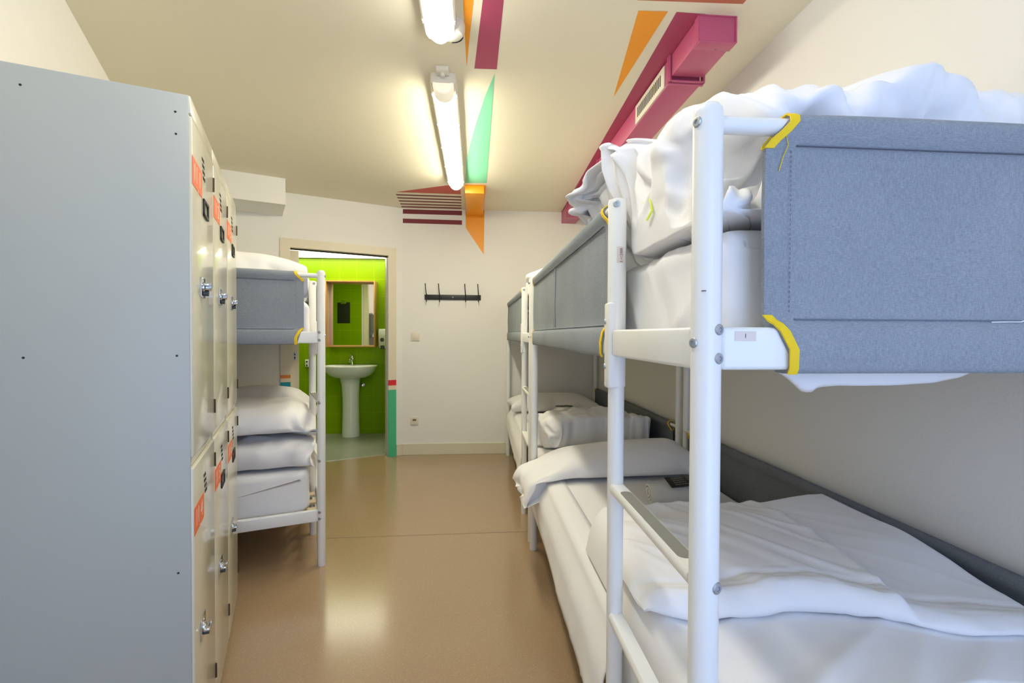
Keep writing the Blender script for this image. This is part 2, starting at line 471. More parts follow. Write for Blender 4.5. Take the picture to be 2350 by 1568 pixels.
# local frame: x = depth (0 front, negative to the back), y = along the row, z up
def locker(idx, up_txt, lo_txt, label):
    y0 = 0.0
    r = thing('locker', label, 'locker', K0+KU*(LW*idx), -AK, 'grey metal lockers along the left wall')
    bm = BM()
    t = 0.012
    box(bm, (-LD, y0, 0.045), (-0.004, y0+t, LH), 1, bev=0.002); box(bm, (-LD, y0+LW-0.001-t, 0.045), (-0.004, y0+LW-0.001, LH), 1, bev=0.002)
    box(bm, (-LD, y0, 0.045), (-LD+0.01, y0+LW-0.001, LH), 1)
    box(bm, (-LD, y0+0.001, LH-t), (-0.003, y0+LW-0.002, LH), 0, bev=0.002)
    box(bm, (-LD, y0+0.004, 0.045), (-0.003, y0+LW-0.004, 0.06), 0)
    box(bm, (-0.02, y0+0.001, 1.757), (0.0, y0+LW-0.002, LH-0.0005), 0, bev=0.0025)
    box(bm, (-LD+0.01, y0+0.01, 0.906), (-0.015, y0+LW-0.01, 0.922), 0)
    box(bm, (-0.024, y0+0.004, 0.902), (-0.006, y0+LW-0.005, 0.93), 0)
    # rivet holes on the sides
    if idx == 0:
        for hx, hz in ((-0.302, 1.756), (-0.030, 1.755), (-0.029, 1.703), (-0.030, 1.176), (-0.030, 0.653), (-0.302, 1.176)):
            lathe(bm, [(0.0026, 0), (0.0026, 0.0006)], (hx, y0-0.0004, hz), 10, 2, (0, 1, 0))
    obj('body', bm, [M['locker'], M['locker_side'], M['dark_gap']], r)
    for yy in (0.03, LW-0.06):
        for xx in (-0.05, -LD+0.02):
            bm = BM(); box(bm, (xx, yy, 0), (xx+0.03, yy+0.03, 0.045), bev=0.002); obj('foot', bm, M['locker'], r)
    for which, (z0, z1, txt) in enumerate(((0.927, 1.753, up_txt), (0.055, 0.902, lo_txt))):
        bm = BM()
        box(bm, (-0.018, y0+0.004, z0), (0.002, y0+LW-0.008, z1), 0, bev=0.004, seg=3)
        box(bm, (-0.019, y0+0.003, z1+0.0002), (-0.006, y0+LW-0.006, z1+0.003), 1)
        # perforated vents: four slanted rows of small slots
        vz = (1.700 if which == 0 else 0.842)
        for rr in range(4):
            for cc in range(4):
                cy = y0+0.150+cc*0.010+rr*0.006; cz = vz-rr*0.0155
                box(bm, (0.0019, cy-0.0022, cz-0.005), (0.0026, cy+0.0022, cz+0.005), 1, rot=Matrix.Rotation(0.5, 3, 'X'))
        d = obj('door', bm, [M['locker'], M['dark_gap']], r)
        lz = 1.3525 if which == 0 else 0.453
        ly = y0+0.14 if which == 0 else y0+0.115
        bm = BM(); box(bm, (0.002, ly-0.032, lz-0.027), (0.0055, ly+0.032, lz+0.027), bev=0.003)
        lathe(bm, [(0.013, 0), (0.013, 0.004), (0.009, 0.007), (0.009, 0.018)], (0.0055, ly-0.006, lz), 18, 0, (1, 0, 0))
        lathe(bm, [(0.002, 0), (0.002, 0.001)], (0.0055, ly+0.0, lz+0.017), 8, 0, (1, 0, 0))
        la = obj('latch', bm, M['chrome'], d)
        bm = BM()
        box(bm, (0.021, ly-0.013, lz-0.002), (0.025, ly+0.001, lz+0.012), bev=0.0015)
        box(bm, (0.010, ly-0.040, lz+0.002), (0.024, ly-0.004, lz+0.009), bev=0.002)
        obj('hasp', bm, M['chrome'], d)
        bm = BM(); lathe(bm, [(0.0075, 0), (0.0075, 0.012)], (0.006, ly-0.004, lz-0.016), 14, 0, (1, 0, 0))
        obj('padlock_eye', bm, M['plastic_dark'], d)
        nz0, nz1 = ((1.592, 1.661) if which == 0 else (0.733, 0.801))
        bm = BM(); box(bm, (0.002, y0+0.006, nz0), (0.0027, y0+0.146, nz1))
        lb = obj('number_label', bm, M['label'], d)
        for ch_, dy in zip(txt, (-0.040, -0.012, 0.010, 0.034)):
            text_obj('digit', ch_, 0.060, M['label_txt'], lb,
                     frame((0.0029, y0+0.076+dy, (nz0+nz1)/2-(0.018 if ch_ == '.' else 0)), (0, 1, 0), (0, 0, 1), (1, 0, 0)), 0.0001)
        if not (idx == 0 and which == 1):
            cz, cy = ((1.573, y0+0.20) if which == 0 else (0.725, y0+0.185))
            bm = BM()
            a, b_ = 0.04, 0.023; w = 0.008
            box(bm, (0.002, cy-a, cz+b_-w), (0.0065, cy+a, cz+b_), bev=0.001); box(bm, (0.002, cy-a, cz-b_), (0.0065, cy+a, cz-b_+w), bev=0.001)
            box(bm, (0.002, cy-a, cz-b_), (0.0065, cy-a+w, cz+b_), bev=0.001); box(bm, (0.002, cy+a-w, cz-b_), (0.0065, cy+a, cz+b_), bev=0.001)
            obj('card_holder', bm, M['black'], d)
        for hz in ((1.687, 1.005) if which == 0 else (0.839, 0.176)):
            bm = BM(); tube(bm, [(0.002, y0+LW-0.005, hz-0.021), (0.002, y0+LW-0.005, hz+0.021)], 0.0045, 10)
            obj('hinge', bm, M['hinge'], d)
    return r
locker(0, '11.1', '11.4', 'pale grey metal locker nearest the camera, its blank bluish side in full view')
locker(1, '11.2', '11.5', 'pale grey metal locker in the middle of the row of three')
locker(2, '11.3', '11.6', 'pale grey metal locker at the far end of the row, beside the left bunk')

# ------------------------------------------------------------------ bunk beds
BWID, BLEN = 0.900, 2.00
RAIL0, RAIL1 = 1.180, 1.242
TOPT = 1.535

def guard(parent, O, S, N, s0, s1, zlo, ztop, name='guard_panel', m='guard', bottom=True, seams=(), wr=0.0, cut=0.035, ends=(True, True), railh=0.062, seed=0.0, trims=True):
    """canvas guard stretched between a top tube and a lower rail. O origin, S along, N outward (local coords)."""
    O, S, N = Vector(O), Vector(S), Vector(N)
    Z = Vector((0, 0, 1))
    zr0, zr1 = zlo, zlo+railh
    zt = ztop
    lp = []   # (d, z, zone)
    if bottom:
        lp += [(-0.018, zr0-0.005, 'b'), (0.0, zr0-0.006, 'b'), (0.015, zr0-0.005, 'b'), (0.019, zr0+0.003, 'b'), (0.0195, zr0+0.03, 'b'), (0.0185, zr1-0.006, 'b'), (0.0145, zr1+0.004, 'b'), (0.009, zr1+0.009, 'b')]
    else:
        lp += [(0.004, zr0, 'p')]
    npan = 9
    za, zb_ = (zr1+0.018 if bottom else zr0+0.01), zt-0.034
    for i in range(npan): lp.append((0.007, za+(zb_-za)*i/(npan-1), 'p'))
    lp += [(0.012, zt-0.022, 't'), (0.0172, zt-0.010, 't'), (0.0180, zt+0.003, 't'), (0.0145, zt+0.012, 't'), (0.006, zt+0.018, 't'), (-0.006, zt+0.018, 't'), (-0.0145, zt+0.012, 't'), (-0.018, zt+0.003, 't'), (-0.0165, zt-0.012, 't'), (-0.006, zt-0.024, 't')]
    for i in range(npan-1, -1, -1): lp.append((0.002, za+(zb_-za)*i/(npan-1), 'q'))
    if bottom: lp += [(-0.010, zr1+0.006, 'b'), (-0.0165, zr1-0.002, 'b'), (-0.019, zr0+0.03, 'b')]
    else: lp += [(0.0, zr0, 'q')]
    def start(z, zone):
        if zone == 't': return cut*smooth01((z-(zt-0.036))/0.045)
        if zone == 'b': return cut*min(1.0, max(0.0, (zr1+0.012-z)/0.045))**0.55
        return 0.0
    ns = max(24, int((s1-s0)/0.022))
    rs = []
    for i in range(ns+1):
        t = i/ns
        ring = []
        for d, z, zone in lp:
            a = s0+(start(z, zone) if ends[0] else 0); b = s1-(start(z, zone) if ends[1] else 0)
            if i == 1: s = a+0.012
            elif i == ns-1: s = b-0.012
            else: s = a+(b-a)*t
            dd = d
            hz = smooth01((z-za)/0.08)*smooth01((zb_-z)/0.08)
            if zone in 'pq':
                dd += 0.004*fbm(s*2.3+seed, z*2.3, seed, 3)*hz
                dd += wr*hz*(mnoise.noise(Vector((s*16+seed, z*2.2, seed)))+0.5*mnoise.noise(Vector((s*37, z*3, 5+seed))))
                e = min(s-a, b-s)
                if e < 0.036: dd += 0.0012*(1 if zone == 'p' else -1)
                for sm in seams:
                    if abs(s-sm) < 0.016: dd += 0.0035*(1 if zone == 'p' else 0)
            else:
                dd += 0.0012*mnoise.noise(Vector((s*9+seed, z*9, 1.7)))
            ring.append(O+S*s+N*dd+Z*(z + (0.002*mnoise.noise(Vector((s*3+seed, 0.3, 0))) if zone == 't' else 0)))
        rs.append(ring)
    bm = BM(); rings(bm, rs)
    g = obj(name, bm, M[m], parent, smooth=60)
    if not trims: return g
    n = len(lp)
    for ei, e in enumerate(ends):
        if not e: continue
        src = rs[0] if ei == 0 else rs[-1]
        sd = 1 if ei == 0 else -1
        for zone in ('t', 'b') if bottom else ('t',):
            idx = [k for k in range(n) if lp[k][2] == zone]
            if zone == 't': idx = [idx[0]-1]+idx+[idx[-1]+1]
            else: idx = [k for k in idx if lp[k][0] > 0] ; idx = idx+[idx[-1]+1]
            bm = BM()
            A_, B_ = [], []
            cx = Vector((0, 0, 0))
            for k in idx:
                d, z, zn = lp[k]
                cz = zt if zone == 't' else (zr0+zr1)/2
                nv = (N*d+Z*(z-cz)); nv = nv.normalized() if nv.length > 1e-6 else N
                if zn in 'pq': nv = N*(1 if zn == 'p' else -1)
                p = src[k]+nv*0.0016
                A_.append([p-S*sd*0.003, p+S*sd*0.011, src[k]+S*sd*0.011-nv*0.001, src[k]-S*sd*0.003-nv*0.001])
            rings(bm, A_)
            obj('yellow_binding', bm, M['yellow'], g, smooth=60)
    # stitch line along the ends
    if m == 'guard':
        bm = BM()
        for ei, e in enumerate(ends):
            if not e: continue
            ss = s0+0.038 if ei == 0 else s1-0.038
            k = int((zb_-za)/0.007)
            for j in range(k):
                z = za+0.004+j*0.007
                p = O+S*ss+N*0.0085+Z*z
                a = [p+S*x+N*y for x, y in ((-.0005, 0), (.0005, 0), (.0005, .0004), (-.0005, .0004))]
                rings(bm, [a, [q+Z*0.0036 for q in a]])
        for zz, off in ((zb_+0.004, 0.0118), (za-0.006, 0.0098)):
            kk = int((s1-s0-0.09)/0.03); row = []
            for j in range(kk+1):
                ss = s0+0.045+(s1-s0-0.09)*j/kk
                row.append([O+S*ss+N*(off+0.0012*mnoise.noise(Vector((ss*9+seed, zz*9, 1.7)))+y_)+Z*(zz+z_) for y_, z_ in ((-.003, -.0007), (.0009, -.0007), (.0009, .0007), (-.003, .0007))])
            rings(bm, row)
        for sm in seams:
            for dx_ in (-0.017, 0.017):
                row = []
                for j in range(13):
                    z = za+(zb_-za)*j/12
                    row.append([O+S*(sm+dx_+x_)+N*(0.0085+0.004*fbm((sm+dx_)*2.3+seed, z*2.3, seed, 3)*smooth01((z-za)/0.08)*smooth01((zb_-z)/0.08)+y_)+Z*z for x_, y_ in ((-.001, -.004), (.001, -.004), (.001, .0012), (-.001, .0012))])
                rings(bm, row)
        if len(bm.verts): obj('stitching', bm, M['thread'], g, smooth=0)
        else: bm.free()
    return g

def bunk(label, origin, rz, sg, near_guard=True, wall_guard=True, far_guard=False, stile_in=0.0, fine=True, seam=None, L=None):
    """local: x*sg towards the wall, y along the bed, z up. origin at the aisle-side near post."""
    X = lambda x: x*sg
    r = thing('bunk_bed', label, 'bunk bed', origin, rz, 'white metal bunk beds')
    W = BWID; L = L or BLEN
    Z = Vector((0, 0, 1))
    for px, py in ((0, 0), (0, L), (W, 0), (W, L)):
        bm = BM()
        lathe(bm, [(0.020, 0), (0.021, 0.004), (0.021, 1.548), (0.0195, 1.556), (0.015, 1.562), (0.006, 1.565)], (X(px), py, 0), 28)
        p = obj('post', bm, M['white_metal'], r, smooth=50)
        if px == 0:
            s = -1 if py == 0 else 1; bm = BM()
            for z in (1.197, 1.238, 0.255, 0.288):
                bolt1(p, (X(0.010), py+s*0.0182, z), (sg*0.5, s, 0), 0.0075)
            for z in (1.219,): bolt1(p, (X(-0.0205), py+s*0.004, z), (-sg, s*0.3, 0), 0.007)
            if py == 0:
                bolt1(p, (X(-0.0195), -0.007, 1.535), (-sg, -0.35, 0), 0.007)
                bolt1(p, (X(0.011), -0.0178, 0.867), (sg*0.5, -1, 0), 0.008)
                bolt1(p, (X(0.011), -0.0178, 0.560), (sg*0.5, -1, 0), 0.008)
            bm.free()
    def rail(a, b, z0, z1, th, name):
        bm = BM(); a, b = Vector(a), Vector(b); d = (b-a)
        if abs(d.x) > abs(d.y): lo = (min(a.x, b.x), a.y-th/2, z0); hi = (max(a.x, b.x), a.y+th/2, z1)
        else: lo = (a.x-th/2, min(a.y, b.y), z0); hi = (a.x+th/2, max(a.y, b.y), z1)
        box(bm, lo, hi, bev=0.006, seg=3)
        return obj(name, bm, M['white_metal'], r, smooth=50)
    SY = 0.437
    rail((X(0), 0.018, 0), (X(0), SY-0.021, 0), RAIL0, RAIL1, 0.034, 'upper_rail')
    rail((X(0), SY+0.012, 0), (X(0), L-0.018, 0), RAIL0, RAIL1, 0.026, 'upper_rail')
    rail((X(W), 0.018, 0), (X(W), L-0.018, 0), RAIL0, RAIL1, 0.026, 'upper_rail')
    for y in (0, L):
        rail((X(0.018), y, 0), (X(W-0.018), y, 0), RAIL0, RAIL1, 0.026, 'upper_end_rail')
        rail((X(0.018), y, 0), (X(W-0.018), y, 0), 0.238, 0.300, 0.026, 'lower_end_rail')
    for x in (0, W): rail((X(x), 0.018, 0), (X(x), L-0.018, 0), 0.238, 0.300, 0.026, 'lower_rail')
    def tub(pts, rad, name):
        bm = BM(); tube(bm, pts, rad, 16); return obj(name, bm, M['white_metal'], r, smooth=50)
    for y in (0, L): tub([(X(0.015), y, TOPT), (X(W-0.015), y, TOPT)], 0.0125, 'guard_tube')
    tub([(X(0), SY, TOPT), (X(0), L-0.015, TOPT)], 0.0125, 'guard_tube')
    tub([(X(W), 0.015, TOPT), (X(W), L-0.015, TOPT)], 0.0125, 'guard_tube')
    # ladder
    sx = stile_in
    bm = BM()
    lathe(bm, [(0.0185, 0), (0.019, 0.003), (0.019, 1.112)], (X(sx), SY, 0), 24)
    lathe(bm, [(0.0215, 1.108), (0.0215, 1.115), (0.0215, 1.543), (0.020, 1.549), (0.012, 1.552)], (X(sx), SY, 0), 24)
    st = obj('ladder_stile', bm, M['white_metal'], r, smooth=45)
    bm = BM()
    box(bm, (X(sx-0.0245), SY-0.0195, 1.104), (X(sx+0.004), SY+0.0205, 1.306), bev=0.005, seg=3)
    obj('rail_bracket', bm, M['white_metal'], st, smooth=50)
    bolt1(st, (X(sx-0.008), SY-0.0200, 1.536), (-sg*0.4, -1, 0), 0.0075)
    for z in (1.155, 1.262): bolt1(st, (X(sx-0.0245), SY+0.010, z), (-sg, 0.2, 0), 0.006)
    for k, z in enumerate((0.868, 0.560, 0.252)):
        bm = BM()
        a, b = 0.016, SY-0.014
        nseg = 10
        prof = [(-0.016, -0.011), (-0.018, -0.004), (-0.018, 0.004), (-0.014, 0.0095), (0.014, 0.0095), (0.018, 0.004), (0.018, -0.004), (0.016, -0.011)]
        rr = []
        for i in range(nseg+1):
            t = i/nseg; y = a+(b-a)*t
            rr.append([Vector((X(px + sx*t), y, z+pz)) for px, pz in prof])
        rings(bm, rr)
        rg = obj('rung', bm, M['white_metal'], r, smooth=50)
        if k == 0:
            bm = BM()
            pr = []
            n = 8
            w = 0.0125
            for i in range(n+1):
                an = pi/2+pi*i/n; pr.append((cos(an)*0+sin(an-pi/2+pi)*0, 0)) if False else None
            outl = [(w*cos(pi+pi*i/n), 0.065+w*sin(pi+pi*i/n)) for i in range(n+1)] + [(w*cos(pi*i/n), 0.355+w*sin(pi*i/n)) for i in range(n+1)]
            b0 = [Vector((X(px + sx*py/SY), py, z+0.0092)) for px, py in outl]; t0 = [p+Z*0.0012 for p in b0]
            rings(bm, [b0, t0])
            obj('grip_pad', bm, M['pad'], rg, smooth=0)
    # sticker on the stile
    if fine:
        bm = BM()
        arc = lambda a_, rad: Vector((X(sx)-sg*sin(a_)*rad, SY-cos(a_)*rad, 0))
        R_ = 0.0217
        a0, a1 = -0.48, 0.32
        rs = [[arc(a0+(a1-a0)*i/6, R_+0.0001)+Z*z for z in (1.398, 1.436)] for i in range(7)]
        rings(bm, rs, 0, False, False, closed=False)
        stk = obj('sticker', bm, M['tagpaper'], st, smooth=60)
        bm = BM()
        # a small downward arrow head with lines of print above it
        def q(a_, z, w, h): rings(bm, [[arc(a_-w, R_+0.0004)+Z*(z+dz) for dz in (-h, h)], [arc(a_+w, R_+0.0004)+Z*(z+dz) for dz in (-h, h)]], 0, False, False, closed=False)
        for z in (1.431, 1.428, 1.425, 1.422): q(-0.16, z, 0.14, 0.0007)
        for s_ in (-1, 1):
            p0, p1 = arc(-0.16+s_*0.15, R_+0.0004)+Z*1.4185, arc(-0.16, R_+0.0004)+Z*1.406
            rings(bm, [[p0+Z*0.001, p0-Z*0.001], [p1+Z*0.001, p1-Z*0.001]], 0, False, False, closed=False)
        q(-0.16, 1.4185, 0.15, 0.0006); q(-0.16, 1.4015, 0.16, 0.0006)
        obj('print', bm, M['tagink'], stk, smooth=0)
        bm = BM(); box(bm, (X(0.036), -0.0136, 1.222), (X(0.068), -0.0132, 1.236))
        stk2 = obj('rail_sticker', bm, M['tagpaper'], r, smooth=0)
        text_obj('print', '1', 0.009, M['tagink'], stk2, frame((X(0.052), -0.0139, 1.229), (1, 0, 0), (0, 0, 1), (0, -1, 0)), 0.0001)
        bm = BM(); tube(bm, [(X(0.106), -0.0165, 1.524), (X(0.114), -0.0125, 1.505), (X(0.1075), -0.0100, 1.488), (X(0.102), -0.0098, 1.468)], 0.0006, 6)
        obj('loose_thread', bm, M['yellow'], r)
        bm = BM(); tube(bm, [(X(0.440), -0.0108, 1.2515), (X(0.462), -0.0118, 1.2520), (X(0.488), -0.0118, 1.2520), (X(0.492), -0.0118, 1.2535)], 0.0010, 6)
        obj('pulled_thread', bm, M['sheet'], r)
        bm = BM(); box(bm, (X(-0.015), -0.0186, 1.2925), (X(-0.007), -0.0150, 1.2937)); obj('scratch', bm, M['tagink'], r, smooth=0)
        bm = BM(); lathe(bm, [(0.0022, 0), (0.0022, 0.0006)], (X(-0.0152), 0.21, 1.207), 8, 0, (-sg, 0, 0)); box(bm, (X(-0.0156), 0.205, 1.203), (X(-0.0150), 0.208, 1.213))
        obj('screw', bm, M['steel'], r)
    # slat bases
    for z in (1.196, 0.262):
        bm = BM()
        for i in range(14):
            y = 0.09+i*(L-0.18)/13
            box(bm, (X(0.022), y-0.03, z), (X(W-0.034), y+0.03, z+0.012))
        obj('slat_base', bm, M['slat'], r, smooth=0)
    # canvas guards
    if near_guard: guard(r, (X(0), 0, 0), (sg, 0, 0), (0, -1, 0), 0.083, W-0.083, RAIL0, TOPT, seed=1.3, wr=0.0008)
    guard(r, (X(0), 0, 0), (0, 1, 0), (-sg, 0, 0), SY+0.034, L-0.026, RAIL0, TOPT, seed=4.2, wr=0.004, seams=(seam,) if seam else ())
    guard(r, (X(W), 0, 0), (0, 1, 0), (sg, 0, 0), 0.09, L-0.09, RAIL0, TOPT, seed=7.2, wr=0.002, trims=False)
    guard(r, (X(0), L, 0), (sg, 0, 0), (0, 1, 0), 0.083, W-0.083, RAIL0, TOPT, seed=9.2, wr=0.001, trims=False)
    if wall_guard:
        bm = BM(); tube(bm, [(X(W-0.01), 0.0, 0.672), (X(W-0.01), L, 0.672)], 0.010, 12); obj('wall_tube', bm, M['white_metal'], r)
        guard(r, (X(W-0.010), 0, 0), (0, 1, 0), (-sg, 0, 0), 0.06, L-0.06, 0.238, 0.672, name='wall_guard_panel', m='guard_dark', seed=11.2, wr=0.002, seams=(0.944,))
    return r

B1 = Vector((0.2828, 0.6862, 0))
bunk('white metal bunk bed nearest the camera on the right, blue-grey canvas guards', B1, -AR, 1, seam=1.263)
B2 = B1+U*2.105
bunk('white metal bunk bed farthest along the right wall, behind the nearest bunk', B2, -AR, 1, fine=False, near_guard=True)
AB = radians(-24.5)
B3 = Vector((-1.009, 2.487, 0)); BU = Vector((sin(AB), cos(AB), 0)); BV = Vector((cos(AB), -sin(AB), 0))
bunk('white metal bunk bed on the left between the lockers and the bathroom doorway', B3, -AB, -1, stile_in=0.03, fine=False, wall_guard=False, L=1.95)

# ------------------------------------------------------------------ mattresses
def wr_field(x, y, seed, ang=0.6, sc=7.0):
    c, s = cos(ang), sin(ang)
    a, b = x*c+y*s, -x*s+y*c
    w = 0.35*fbm(x*3+seed, y*3, seed, 2)
    n = mnoise.noise(Vector((a*sc+w*2, b*sc*0.22+seed, seed)))
    return (1-abs(n)*1.9)**3 if abs(n) < 0.52 else 0.0

def mattress(label, group, O, rz, sg, z0, z1, seed, flap=False, crease=0.007, yend=1.945, xin=0.040, loose=False):
    r = thing('mattress', label, 'mattress', O, rz, group)
    X0, X1, Y0, Y1 = xin, BWID-0.062, 0.046, yend
    bm = BM()
    # closed cross-section swept along y
    nx, nz, ny = (26, 20, 170) if loose else (26, 9, 80)
    rad = 0.035
    prof = []
    for i in range(nz): prof.append((X0, z0+rad*0.5+(z1-z0-rad*1.5)*i/(nz-1), -1, 0))
    for i in range(1, 6): a = pi-(pi/2)*i/6; prof.append((X0+rad+rad*cos(a), z1-rad+rad*sin(a), cos(a), sin(a)))
    for i in range(nx+1): prof.append((X0+rad+(X1-X0-2*rad)*i/nx, z1, 0, 1))
    for i in range(1, 6): a = pi/2-(pi/2)*i/6; prof.append((X1-rad+rad*cos(a), z1-rad+rad*sin(a), cos(a), sin(a)))
    for i in range(nz-1, -1, -1): prof.append((X1, z0+rad*0.5+(z1-z0-rad*1.5)*i/(nz-1), 1, 0))
    for i in range(nx+1): prof.append((X1-rad-(X1-X0-2*rad)*i/nx, z0, 0, -1))
    rs = []
    cx, czz = (X0+X1)/2, (z0+z1)/2
    for j in range(ny+1+8):
        if j < 4: y = Y0+rad*(1-cos(pi/2*j/4)); k = sin(pi/2*j/4)
        elif j > ny+4: q = j-ny-4; y = Y1-rad+rad*sin(pi/2*q/4); k = cos(pi/2*q/4)
        else: y = Y0+rad+(Y1-Y0-2*rad)*(j-4)/ny; k = 1.0
        ring = []
        for px, pz, nx_, nz_ in prof:
            sx = px-nx_*rad*(1-k); sz = pz-max(0.0, nz_)*rad*(1-k)
            if nz_ >= 0:
                side = abs(nx_)
                if side > 0.5:
                    h = crease*wr_field(y, pz, seed, 0.9, 5.5)+0.004*fbm(y*5+seed, pz*5, seed, 2)
                    if loose:
                        t_, q_ = y*0.80-pz*0.60, y*0.60+pz*0.80
                        h = 0.4*h+0.0075*mnoise.noise(Vector((t_*19, q_*2.6, 3.3)))+0.0035*mnoise.noise(Vector((t_*44+2, q_*6, 7.3)))+0.002
                else: h = 0.5*crease*wr_field(px, y, seed+3, 0.5, 5)+0.004*fbm(px*3+seed, y*3, seed, 2)
                sx += nx_*h*0.9; sz += nz_*h
            ring.append(Vector((sg*sx, y, sz)))
        rs.append(ring)
    def endcap(ring, yy, d):
        # gridded end so that it can crease
        pass
    V_ = rings(bm, rs, 0, False, False)
    for ri, dr in ((0, -1), (-1, 1)):
        base = V_[ri]
        prev = base
        for st in (0.94, 0.84, 0.72, 0.60, 0.47, 0.34, 0.20, 0.08):
            cur = []
            for v0 in base:
                px = sg*cx+(v0.co.x-sg*cx)*st; pz = czz+(v0.co.z-czz)*st
                h = (0.009*mnoise.noise(Vector(((px*0.9+pz*0.45)*15, (pz*0.9-px*0.45)*3, 5.5))) if loose else 0.003*mnoise.noise(Vector(((px*0.8-pz*0.6)*9, (pz*0.8+px*0.6)*2, 5.5+seed))))+0.006*(1-st)+0.004*mnoise.noise(Vector((px*6, pz*6, seed)))*(1-st)
                cur.append(bm.verts.new((px, v0.co.y+dr*h, pz)))
            n = len(cur)
            for i in range(n): bm.faces.new((prev[i], prev[(i+1) % n], cur[(i+1) % n], cur[i]))
            prev = cur
        mid = Vector((0, 0, 0))
        for v0 in prev: mid += v0.co
        mid = bm.verts.new(mid/len(prev))
        for i in range(len(prev)): bm.faces.new((prev[i], prev[(i+1) % len(prev)], mid))
    core = obj('fitted_sheet', bm, M['sheet'], r, smooth=180)
    if loose:
        # a slack end of sheet hanging below the end rail
        bm = BM(); rs = []
        prof_ = [(0.105, 1.192), (0.135, 1.176), (0.160, 1.160), (0.182, 1.141), (0.196, 1.139), (0.208, 1.148), (0.24, 1.150), (0.30, 1.150), (0.36, 1.151), (0.41, 1.155), (0.45, 1.162), (0.48, 1.172), (0.505, 1.19)]
        for i in range(49):
            x = 0.107+0.396*i/48
            for a_, b_ in zip(prof_[:-1], prof_[1:]):
                if a_[0] <= x <= b_[0]: zb = a_[1]+(b_[1]-a_[1])*(x-a_[0])/(b_[0]-a_[0])
            rs.append([Vector((sg*x, 0.034+0.006*mnoise.noise(Vector((x*26, k*0.25, 2)))*k/8+0.012*(k/8)**2, 1.194+(zb-1.194)*k/8)) for k in range(9)])
        rings(bm, rs, 0, False, False, closed=False)
        o = obj('loose_sheet', bm, M['sheet'], r, smooth=180)
        md = o.modifiers.new('thick', 'SOLIDIFY'); md.thickness = 0.002
    if flap:
        bm = BM()
        rs = []
        n = 130; m_ = 16
        for j in range(n+1):
            y = 0.475+1.465*j/n
            off = -0.019
            zb = 0.235+0.075*smooth01((y-1.0)/0.9)-0.05*smooth01((0.9-y)/0.5)+0.012*mnoise.noise(Vector((y*6, 2.2, 0)))
            zb = min(zb, z1-0.12)
            row = []
            for i in range(m_+1):
                t = i/m_
                if t < 0.25:
                    a = t/0.25; x = 0.11-(0.11-0.022)*a; z = z1+0.007-0.015*a*a*a
                else:
                    a = (t-0.25)/0.75
                    x = 0.022+(off-0.022)*smooth01(a*2.2)
                    z = z1-0.008+(zb-z1+0.008)*a
                    wv = 0.006*mnoise.noise(Vector((y*7+a*1.2, a*1.5, seed)))*smooth01(a*1.4)+0.005*wr_field(y, z, seed+4, 1.0, 6)*a
                    x -= abs(wv)*0.8 if y > 0.56 else 0.3*abs(wv)
                row.append(Vector((sg*x, y, z)))
            rs.append(row)
        rings(bm, rs, 0, False, False, closed=False)
        o = obj('hanging_sheet', bm, M['sheet'], r, smooth=180)
        md = o.modifiers.new('thick', 'SOLIDIFY'); md.thickness = 0.0025; md.offset = -1
    return r
mg = 'mattresses in white fitted sheets'
mattress('thick upper mattress in creased white sheet on the nearest right-hand bunk', mg, B1, -AR, 1, 1.215, 1.400, 1.0, crease=0.017, xin=0.052, loose=True)
mattress('lower mattress of the nearest right-hand bunk, white sheet hanging over its edge', mg, B1, -AR, 1, 0.285, 0.495, 2.0, flap=True)
mattress('upper mattress of the far right-hand bunk, behind its canvas guard', mg, B2, -AR, 1, 1.215, 1.402, 3.0)
mattress('lower mattress of the far right-hand bunk, cream lit sheet', mg, B2, -AR, 1, 0.285, 0.495, 4.0, flap=True)
mattress('upper mattress of the left bunk, a strip seen by its ladder', mg, B3, -AB, -1, 1.215, 1.402, 5.0, yend=1.89, xin=0.057)
mattress('lower mattress of the left bunk, under a pile of bedding', mg, B3, -AB, -1, 0.285, 0.495, 6.0, crease=0.0025, yend=1.89, xin=0.057)


